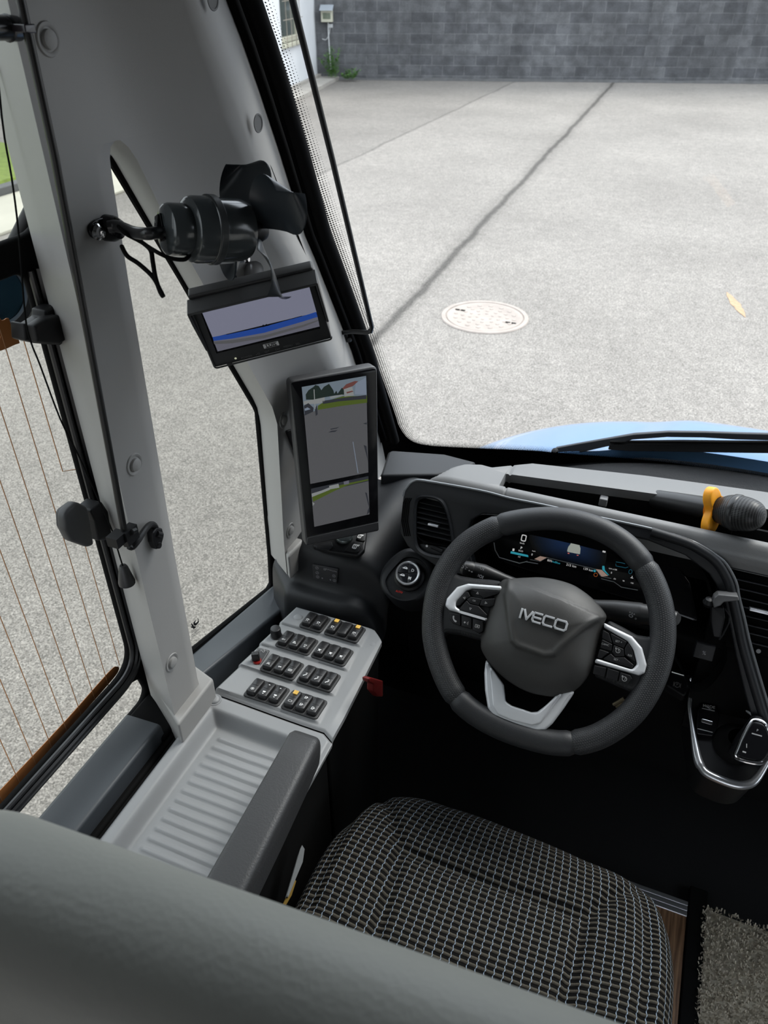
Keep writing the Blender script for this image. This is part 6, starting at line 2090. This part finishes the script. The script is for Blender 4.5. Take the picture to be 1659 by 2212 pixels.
def icon(m_, M, kind):
    z = .0072
    T = M @ Matrix.Translation((0, 0, z + .0003)) @ Matrix.Rotation(-math.atan(.05), 4, 'X')
    P = lambda pts: m_.plate([pts], T, .0003, 0, 1, .0003)
    s = .0030; cy = -.0098
    if kind == 'dome':
        P([(-s, cy + .001), (-s, cy + .003), (-s * .6, cy + .0045), (s * .6, cy + .0045), (s, cy + .003), (s, cy + .001), (s * .7, cy + .001), (s * .5, cy + .003), (-s * .5, cy + .003), (-s * .7, cy + .001)])
        for d in (-1, 1): P([(d * s * .8 - .0004, cy - .003), (d * s * .8 + .0004, cy - .003), (-d * s * .5 + .0004, cy + .001), (-d * s * .5 - .0004, cy + .001)])
    elif kind == 'star':
        P([(-s * 1.1, cy + .003), (s * 1.1, cy + .003), (s * .4, cy), (s * .9, cy - .0032), (0, cy - .001), (-s * .9, cy - .0032), (-s * .4, cy)])
    elif kind == 'step':
        P([(-s * 1.1, cy - .0032), (-s * .3, cy - .0032), (-s * .3, cy - .001), (s * .4, cy - .001), (s * .4, cy + .0012), (s * .9, cy + .0012), (s * .9, cy + .0022), (0, cy + .0022), (0, cy), (-s * .7, cy), (-s * .7, cy - .0022), (-s * 1.1, cy - .0022)])
        m_.plate([circ(.0016, 10, .0008, cy + .0045), circ(.0010, 10, .0008, cy + .0045)], T, .0003, 0, 1, .0003)
    elif kind == 'sun':
        m_.plate([circ(.0030, 16, 0, cy), circ(.0024, 16, 0, cy)], T, .0003, 0, 1, .0003); m_.plate([circ(.0013, 12, 0, cy)], T, .0003, 0, 1, .0003)
    elif kind == 'lamp':
        m_.plate([circ(.0019, 14, -.0008, cy), circ(.0012, 14, -.0008, cy)], T, .0003, 0, 1, .0003)
        for k in (-1, 0, 1): P([(.0016, cy + k * .0013 - .0002), (.0036, cy + k * .0013 - .0002), (.0036, cy + k * .0013 + .0002), (.0016, cy + k * .0013 + .0002)])
    elif kind == 'bars':
        P([(-s, cy + .0030), (s * .3, cy + .0030), (s * .3, cy + .0012), (-s, cy + .0012)])
        for k in range(3): P([(-s + k * .0022, cy - .0022), (-s + k * .0022 + .0015, cy - .0022), (-s + k * .0022 + .0015, cy), (-s + k * .0022, cy)])
    elif kind == 'box':
        m_.plate([rrect(.0068, .0052, .0012, 0, cy), rrect(.0056, .0040, .0008, 0, cy)], T, .0003, 0, 1, .0003)
        for k in range(3): P([(-.0018, cy + (k - 1) * .001 - .0002), (.0018, cy + (k - 1) * .001 - .0002), (.0018, cy + (k - 1) * .001 + .0002), (-.0018, cy + (k - 1) * .001 + .0002)])
    elif kind == 'road':
        P([(-.0030, cy - .003), (-.0022, cy - .003), (-.0009, cy + .003), (-.0014, cy + .003)]); P([(.0030, cy - .003), (.0022, cy - .003), (.0009, cy + .003), (.0014, cy + .003)])
        P([(-.0012, cy - .002), (.0012, cy - .002), (0, cy + .0018)])
    elif kind == 'cross':
        m_.plate([circ(.0016, 12, -.0012, cy), circ(.0008, 12, -.0012, cy)], T, .0003, 0, 1, .0003); m_.plate([circ(.0013, 12, .0016, cy + .0004)], T, .0003, 0, 1, .0003)
    elif kind == 'blind':
        P([(-.0018, .0092), (.0018, .0092), (0, .0112)]); P([(-.0018, cy - .0025), (.0018, cy - .0025), (0, cy - .0045)])
        P([(-.0026, cy + .003), (.0026, cy + .003), (.0022, cy), (.0000, cy - .0006), (-.0022, cy)])
    elif kind == 'door':
        m_.plate([rrect(.0040, .0062, .0006, -.0008, cy), rrect(.0026, .0020, .0003, -.0008, cy + .0014), rrect(.0026, .0018, .0003, -.0008, cy - .0014)], T, .0003, 0, 1, .0003)
        P([(.0016, cy + .0016), (.0034, cy + .0004), (.0016, cy - .0008)])
    elif kind == 'door2':
        for c_ in (cy, .0082):
            m_.plate([rrect(.0040, .0058, .0006, -.0008, c_), rrect(.0026, .0020, .0003, -.0008, c_ + .0014), rrect(.0026, .0016, .0003, -.0008, c_ - .0014)], T, .0003, 0, 1, .0003)
            P([(.0016, c_ + .0016), (.0034, c_ + .0004), (.0016, c_ - .0008)])
    elif kind == 'battery':
        m_.plate([rrect(.0066, .0040, .0006, 0, cy), rrect(.0056, .0030, .0003, 0, cy)], T, .0003, 0, 1, .0003)
    elif kind == 'load':
        m_.plate([rrect(.0048, .0030, .0004, 0, cy + .002), rrect(.0036, .0018, .0002, 0, cy + .002)], T, .0003, 0, 1, .0003)
        m_.plate([circ(.0018, 12, 0, cy - .0026, ry=.0011), circ(.0012, 12, 0, cy - .0026, ry=.0006)], T, .0003, 0, 1, .0003)
def make_rocker(kind):
    if kind in icons: return icons[kind]
    q = MB()
    I = Matrix.Identity(4)
    w_, l_ = .0172, .0365
    secs = []
    for z, k in ((-.001, 1.0), (.0045, 1.0), (.0064, .93), (.0072, .82)):
        lp = rrect(w_ * k, l_ - w_ * (1 - k), .0034, 0, 0, 4)
        secs.append([Vec((x, y, z - .05 * y * (1 if z > .005 else 0))) for x, y in lp])
    q.loft(secs)
    q.poly([(-.0062, -.0002, .00735), (.0062, -.0002, .00735), (.0062, .0003, .0078), (-.0062, .0003, .0078)], [(0, 1, 2, 3)])
    if kind: icon(q, I, kind)
    o = q.build('rocker_switch', [RKM, SYM], PNL, local=True, loc=WL[PNL.name], bevel=0, sharp=50)
    icons[kind] = o
    return o
kinds = {0: ['dome', 'dome', 'dome', None, 'dome'], 1: ['lamp', 'bars', 'load', 'star', 'star', 'star'], 2: ['road', 'cross', 'box', 'step', 'step', 'step'], 3: ['sun', 'blind', 'blind', 'battery', 'door2', 'door']}
lit = {(0, 2), (0, 4), (3, 3)}
used = set()
for r in range(4):
    yt, ybm = rowsY[r]
    yc = (yt + ybm) / 2 - .001
    for a, b in groups[r]:
        xc = (xsw[r][a] + xsw[r][b]) / 2; wd_ = xsw[r][b] - xsw[r][a] + .0245
        q = MB()
        M = swframe(r, xc, yc)
        q.plate([rrect(wd_, .0455, .0065)], M, .004, .0012, off=.0016)
        bz = q.build('switch_bezel', BZM, PNL)
        if b - a > 0:
            q = MB()
            for k in range(a, b):
                xm = (xsw[r][k] + xsw[r][k + 1]) / 2 - xc
                q.plate([rrect(.0006, .0435, .0002, xm, 0)], M, .0004, off=.0018)
            q.build('bezel_joint', BLKM, bz)
    for i, x in enumerate(xsw[r]):
        kd = kinds[r][i]
        src = make_rocker(kd)
        if kd in used:
            o = src.copy(); COL.objects.link(o); o.parent = PNL
        else:
            o = src; used.add(kd)
        M = swframe(r, x, yc)
        o.matrix_local = Matrix.Translation(-WL[PNL.name]) @ M @ Matrix.Translation((0, 0, .0016))
        WL[o.name] = WL[PNL.name]
        if (r, i) in lit:
            o['label'] = 'black rocker switch with a lit amber indicator'
            q = MB()
            q.plate([rrect(.0082, .0082, .0008)], Matrix.Identity(4), .0006, .0002, off=.0)
            il = q.build('indicator_light', YEL, o, local=True, loc=WL[PNL.name])
            il.location = (0, .0112, .0088)
# round dimmer knob and small red-based selector at the left of the panel
q = MB()
kc_ = at(*zs_([(447, 345)])[0], 'Z', ZC + .002)
q.lathe([(.0112, 0), (.0112, .002), (.0098, .003), (.0094, .018), (.0088, .0205), (.0070, .0212), (0, .0212)], Matrix.Translation(kc_), 32)
q.build('dimmer_knob', RKM, PNL)
SP = at(*zs_([(270, 570)])[0], 'Z', ZC + .004)
SPM = frame(SP, (1, 0, 0), (0, -.08, 1))
pl_ = px2(SPM, zs_([(265, 458), (382, 488), (270, 668), (158, 640)]))
q = MB()
q.plate([roundp(pl_, .0015)], SPM, .002, .0004, off=.001)
spl = q.build('selector_plate', pm('black_label_plate', (.03, .03, .031), .4), PNL)
q = MB()
in_ = [(x * .86, y * .9) for x, y in pl_]; in2 = [(x * .82, y * .87) for x, y in pl_]
q.plate([in_, in2], SPM, .0003, off=.0013)
hk = px2(SPM, zs_([(285, 498), (300, 492), (318, 508), (330, 495), (325, 480)]))
q.tube([SPM @ Vec((x, y, .0013)) for x, y in smooth(hk, 4, False)], .0007, 5)
q.build('plate_print', GREYP, spl)
q = MB()
q.lathe([(.0076, .001), (.0076, .003), (.0066, .004), (0, .004)], SPM @ Matrix.Translation((.001, -.006, 0)), 28)
q.build('selector_base', pm('red_selector_base', (.25, .012, .01), .35), PNL)
q = MB()
q.loft([[SPM @ (Matrix.Translation((-.002, -.004, 0)) @ Matrix.Rotation(.5, 4, 'Z') @ Vec((x, y, z))) for x, y in rrect(.014 * k_, .010 * k_, .002)] for z, k_ in ((.003, 1), (.018, .95), (.020, .8))])
q.build('selector_handle', RKM, PNL, bevel=.0006)

# ================================================================ driver's seat
ST = thing('driver_seat', "driver's seat with a black checked cushion, grey leather backrest and black folding armrest", 'seat', (-.085, .45, -1.55))
def mat_fabric():
    m = bpy.data.materials.new('checked_rib_fabric'); m.use_nodes = True
    nt = m.node_tree; b = nt.nodes['Principled BSDF']; b.inputs['Roughness'].default_value = .9; b.inputs['Specular IOR Level'].default_value = .15
    L = nt.links.new
    tcn = node(nt, 'ShaderNodeTexCoord'); sx = node(nt, 'ShaderNodeSeparateXYZ'); L(tcn.outputs['UV'], sx.inputs[0])
    def mt(op, a, bb=0.0):
        n = node(nt, 'ShaderNodeMath'); n.operation = op
        for i, v in enumerate((a, bb)):
            if isinstance(v, (int, float)): n.inputs[i].default_value = v
            else: L(v, n.inputs[i])
        return n.outputs[0]
    nz = node(nt, 'ShaderNodeTexNoise'); nz.inputs['Scale'].default_value = 60; L(tcn.outputs['UV'], nz.inputs['Vector'])
    RIB, COLW = .0095, .0126
    wob = mt('MULTIPLY', mt('SUBTRACT', nz.outputs['Fac'], .5), .0016)
    v = mt('DIVIDE', mt('ADD', sx.outputs[1], wob), RIB)
    fv = mt('FRACT', v)
    zig = mt('MULTIPLY', mt('SINE', mt('MULTIPLY', v, 6.2832)), .0007)
    u = mt('DIVIDE', mt('ADD', sx.outputs[0], zig), COLW)
    fu = mt('ABSOLUTE', mt('SUBTRACT', mt('FRACT', u), .5))
    line = node(nt, 'ShaderNodeMapRange'); line.inputs[1].default_value = .446; line.inputs[2].default_value = .462; L(fu, line.inputs[0])
    fine = node(nt, 'ShaderNodeTexNoise'); fine.inputs['Scale'].default_value = 900; fine.inputs['Detail'].default_value = 2
    mpf = node(nt, 'ShaderNodeMapping'); mpf.inputs['Scale'].default_value = (1, .35, 1); L(tcn.outputs['UV'], mpf.inputs[0]); L(mpf.outputs[0], fine.inputs['Vector'])
    fvn = mt('ADD', fv, mt('MULTIPLY', mt('SUBTRACT', fine.outputs['Fac'], .5), .22))
    ribr = node(nt, 'ShaderNodeValToRGB'); cr = ribr.color_ramp
    cr.elements[0].position = 0.0; cr.elements[0].color = (.003, .003, .003, 1)
    cr.elements[1].position = 1.0; cr.elements[1].color = (.003, .003, .003, 1)
    for p, c in ((.40, (.0030, .0028, .0026)), (.48, (.028, .025, .020)), (.66, (.046, .041, .033)), (.72, (.020, .018, .015)), (.78, (.064, .057, .045)), (.94, (.080, .072, .057))):
        e = cr.elements.new(p); e.color = (*c, 1)
    L(fvn, ribr.inputs[0])
    tw = node(nt, 'ShaderNodeMapRange'); L(mt('SINE', mt('MULTIPLY', v, 12.566)), tw.inputs[0]); tw.inputs[1].default_value = -1; tw.inputs[2].default_value = 1; tw.inputs[3].default_value = .55; tw.inputs[4].default_value = 1.15
    lc = node(nt, 'ShaderNodeMix'); lc.data_type = 'RGBA'; lc.blend_type = 'MULTIPLY'; lc.inputs[0].default_value = 1
    lc.inputs[6].default_value = (.30, .37, .46, 1); L(tw.outputs[0], lc.inputs[7])
    mx = node(nt, 'ShaderNodeMix'); mx.data_type = 'RGBA'; L(line.outputs[0], mx.inputs[0]); L(ribr.outputs[0], mx.inputs[6]); L(lc.outputs[2], mx.inputs[7])
    L(mx.outputs[2], b.inputs['Base Color'])
    hgt = mt('MAXIMUM', mt('SINE', mt('MULTIPLY', mt('SUBTRACT', fv, .36), 4.9)), 0.0)
    hsum = mt('ADD', hgt, mt('MULTIPLY', line.outputs[0], .5))
    bp = node(nt, 'ShaderNodeBump'); bp.inputs['Strength'].default_value = .8; bp.inputs['Distance'].default_value = .003
    L(hsum, bp.inputs['Height']); L(bp.outputs[0], b.inputs['Normal'])
    return m
FAB = mat_fabric()
SX0, SX1, SYF = -.352, .196, .768           # cushion sides and front edge at the top face
cx_s, hw_s = (SX0 + SX1) / 2, (SX1 - SX0) / 2
ZS = -1.13
RS = .05
def wrap(s, half):                            # arc-length coordinate -> (across, drop)
    flat = half - RS
    a = abs(s)
    if a <= flat: return s, 0
    t = (a - flat) / RS
    if t < math.pi / 2: return math.copysign(flat + RS * math.sin(t), s), RS * (1 - math.cos(t))
    return math.copysign(half, s), RS + (a - flat - RS * math.pi / 2)
mb = MB()
rows, uvs = [], []
NXs, NYs = 150, 130
smax = hw_s - RS + RS * math.pi / 2 + .07
ylen = .50
tmax = ylen + RS * (math.pi / 2 - 1) + .07
def seam_d(x, y):
    """grooves: two side bolsters and a cross seam, as on the photographed cushion"""
    d = 1.0
    for pl in SEAMS:
        for a, b in zip(pl, pl[1:]):
            d = min(d, dseg(Vec((x, y)), a, b))
    return d
zq = Z_(600, 1600, 1.567)
sq = lambda pts: [Vec((p.x, p.y)) for p in (at(*q_, 'Z', ZS) for q_ in zq(pts))]
inL = sq([(330, 655), (418, 350)]); inR = sq([(965, 905), (1048, 582)])
SEAMS = [[inL[0] + (inL[0] - inL[1]) * 1.5] + inL + sq([(375, 215), (330, 150)]), [inR[0] + (inR[0] - inR[1]) * 1.5] + inR + sq([(1130, 520), (1225, 490)]), [inL[1]] + sq([(640, 430), (850, 500)]) + [inR[1]],
         sq([(110, 550), (150, 440), (240, 265), (325, 150)]), sq([(1225, 490), (1252, 600), (1250, 760), (1235, 950)])]
for j in range(NYs + 1):
    t = -.02 + (tmax + .02) * j / NYs
    for_y = t - ylen
    if t <= ylen - RS: yy, dy = SYF - ylen + t, 0
    else:
        q_, dy = wrap(t - ylen + .5, .5); yy = SYF - .5 + q_
    row = []
    for i in range(NXs + 1):
        s_ = -smax + 2 * smax * i / NXs
        xx, dx_ = wrap(s_, hw_s)
        # strongly rounded front corners
        nx_ = xx / hw_s; ny_ = max(0, (yy - (SYF - .22)) / .22)
        kx = 1 - (.20 if nx_ < 0 else .11) * ny_ ** 2.2
        X = cx_s + xx * kx
        Y = yy - (.050 if nx_ < 0 else .034) * abs(nx_) ** 3 * sst(.2, 1, ny_) - .012 * nx_ * ny_
        d = seam_d(X, Y)
        z = ZS - min(dx_ + dy, .17) - .011 * math.exp(-(d / .010) ** 2)
        bol = sst(.45, .75, abs(nx_)) * (1 - sst(.90, 1.0, abs(nx_)))
        z += .012 * bol - .016 * (1 - abs(nx_) ** 2) * (1 - sst(.55, .9, ny_)) - .02 * sst(.6, 1, ny_) 
        row.append(Vec((X, Y, z)))
        uvs.append((s_ + 1, t + 1))
    rows.append(row)
mb.grid(rows, uvs=uvs)
mb.build('cushion', FAB, ST, sharp=80)
mb = MB()
mb.box((-.083, .50, -1.26), (.46, .44, .10)); mb.box((-.083, .45, -1.43), (.34, .36, .30))
mb.build('seat_base', BLK, ST, bevel=.02)
# backrest, leaning back a little, its rounded top edge nearest to us
LTH = pm('grey_green_leather', (.40, .405, .37), .48, bump=.2, scale=210, tex='voronoi', spec=.4)
mb = MB()
bw_, bt_ = .52, .10
rows = []
for k in range(29):
    t = k / 28
    ang = t * math.pi / 2
    # rounded crest
    if t < 1:
        sec_k = math.sin(ang) if True else 1
    rr = .049
    dz = rr * (1 - math.cos(ang)) if t < 1 else rr
    ins = rr * (1 - math.sin(ang))
    rows.append((ins, -dz))
for k in range(1, 12): rows.append((-.003 * min(k, 5), -.049 - k * .05))
loops = []
for ins, dz in rows:
    w_ = bw_ - 2 * max(ins, 0); th_ = bt_ - 2 * ins
    lp = rrect(max(w_, .02), max(th_, .006), min(.062, max(th_, .006) * .49), 0, 0, 10)
    loops.append([Vec((-.098 + x, .140 + min(ins, 0) + y + x * .055 + dz * -.10, -.403 + dz)) for x, y in lp])
mb.loft(loops)
mb.build('backrest', LTH, ST, sharp=80)
# armrest
ARM = pm('grained_armrest_black', (.035, .035, .036), .5, bump=.45, scale=420)
mb = MB()
z3 = Z_(200, 1400, 2.765)
ZA = -.925
tl_ = [at(*p, 'Z', ZA) for p in z3([(1170, 500), (930, 905), (700, 1320)])]
tr2 = [at(*p, 'Z', ZA) for p in z3([(1345, 530), (1215, 800), (945, 1415)])]
print('arm', tl_, tr2)
axl = (tl_[0] - tl_[2]); sl_ = axl.x / axl.y
yf = at(*z3([(1290, 487)])[0], 'Z', ZA).y
loops = []
for y, k, zd_ in ((yf + .004, .30, -.030), (yf + .002, .72, -.014), (yf - .004, .90, -.006), (yf - .014, 1.0, 0), (yf - .06, 1, 0), (yf - .15, 1, 0), (yf - .25, 1, 0), (yf - .33, 1, 0), (yf - .345, .9, -.006)):
    cxm_ = tl_[0].x + sl_ * (y - tl_[0].y)
    wdt = (tr2[0].x - tl_[0].x) + .004 + (.006) * (yf - y) / .25
    cxx = cxm_ + wdt / 2
    d_ = .062 + .012 * sst(0, .1, yf - y)
    lp = roundp([(-wdt / 2 * k, zd_), (wdt / 2 * k, zd_), (wdt / 2 * k * 1.04, -.020 + zd_ * .5), (wdt / 2 * k * .92, -d_ * k), (-wdt / 2 * k * .9, -d_ * k), (-wdt / 2 * k, -.02)], [.008, .012, .01, .012, .012, .01], 4)
    loops.append([Vec((cxx + x, y, ZA + z)) for x, z in lp])
mb.loft(loops)
mb.build('armrest', ARM, ST, sharp=50)

# ================================================================ papers beside the seat, floor finishes
def sheets(name, label, pxs, X0, mat, n, cat, group=None):
    q = MB()
    for k in range(n):
        base = [at(x - k * 1.5, y + k * 3, 'X', X0 - k * .002) for x, y in pxs]
        q.loft([[p + Vec((-.0006, 0, 0)) for p in base], base])
    return tag(q.build(name, mat), label, cat)
sheets('paper_sheets', 'white paper sheets standing in the gap between armrest and seat cushion', [(653, 1826), (658, 1834), (654, 1862), (638, 1900), (624, 1935), (620, 1934), (634, 1886), (646, 1845)], -.352, pm('paper_white', (.28, .29, .29), .8), 3, 'papers')
sheets('paper_folder', 'mustard yellow folder behind the white paper sheets beside the seat', [(636, 1900), (640, 1903), (630, 1934), (618, 1955), (612, 1953), (624, 1926)], -.356, pm('mustard_card', (.36, .22, .04), .7), 1, 'folder')
# wood-look floor strip with an aluminium edge, and a rough carpet mat
WD = bpy.data.materials.new('wood_look_vinyl'); WD.use_nodes = True
nt = WD.node_tree; b = nt.nodes['Principled BSDF']; b.inputs['Roughness'].default_value = .5
tcn = node(nt, 'ShaderNodeTexCoord'); mp_ = node(nt, 'ShaderNodeMapping'); mp_.inputs['Scale'].default_value = (90, 4, 1)
nz = node(nt, 'ShaderNodeTexNoise'); nz.inputs['Scale'].default_value = 2; nz.inputs['Detail'].default_value = 6
r_ = node(nt, 'ShaderNodeValToRGB'); r_.color_ramp.elements[0].position = .35; r_.color_ramp.elements[0].color = (.10, .05, .025, 1); r_.color_ramp.elements[1].position = .65; r_.color_ramp.elements[1].color = (.30, .17, .09, 1)
nt.links.new(tcn.outputs['Object'], mp_.inputs[0]); nt.links.new(mp_.outputs[0], nz.inputs['Vector']); nt.links.new(nz.outputs['Fac'], r_.inputs[0]); nt.links.new(r_.outputs[0], b.inputs['Base Color'])
mb = MB(); mb.box((.170, .48, -1.604), (.212, 1.0, .012))
mb.build('trim_8', WD, kind='structure')
mb = MB()
for k in range(3): mb.box((.170, .984 + k * .0115, -1.600), (.214, .0105, .010))
mb.build('trim_9', pm('brushed_aluminium', (.55, .56, .58), .35, metal=.8), bevel=.002, kind='structure')
mb = MB(); mb.box((.296, .45, -1.602), (.036, 1.2, .018))
mb.build('trim_10', BLKM, bevel=.003, kind='structure')
car = pm('beige_carpet', (.52, .47, .38), .95, bump=.8, scale=220, var=.25, vscale=70)
q = MB()
cp = [at(*p, 'Z', -1.588) for p in ((1512, 1958), (1800, 2058), (1800, 2500), (1478, 2500), (1490, 2212))]
cpl = [Vec((.312, 1.008)), Vec((.64, 1.005)), Vec((.64, .6)), Vec((.312, .6))]
M0 = Matrix.Identity(4)
q.plate([[tuple(p) for p in cpl]], Matrix.Translation((0, 0, -1.592)), .014, .002)
CM_ = thing('carpet_mat', 'rough beige looped carpet mat on the cab floor, right of the seat', 'carpet', (.47, .8, -1.606))
q.build('mat_backing', car, CM_)
random.seed(9)
q = MB()
for k in range(9000):
    x = random.uniform(.305, .62); y = random.uniform(.62, 1.014)
    a = random.uniform(0, 6.28); t_ = random.uniform(.3, .9); h = random.uniform(.004, .009); w_ = .0014
    o = Vec((x, y, -1.593)); d = Vec((math.cos(a) * t_ * .006, math.sin(a) * t_ * .006, h)); s_ = Vec((-math.sin(a), math.cos(a), 0)) * w_
    q.poly([o - s_, o + s_, o + d + s_ * .8, o + d - s_ * .8], [(0, 1, 2, 3)])
pl = q.build('carpet_pile', car, CM_, recalc=False)
pl['kind'] = 'stuff'
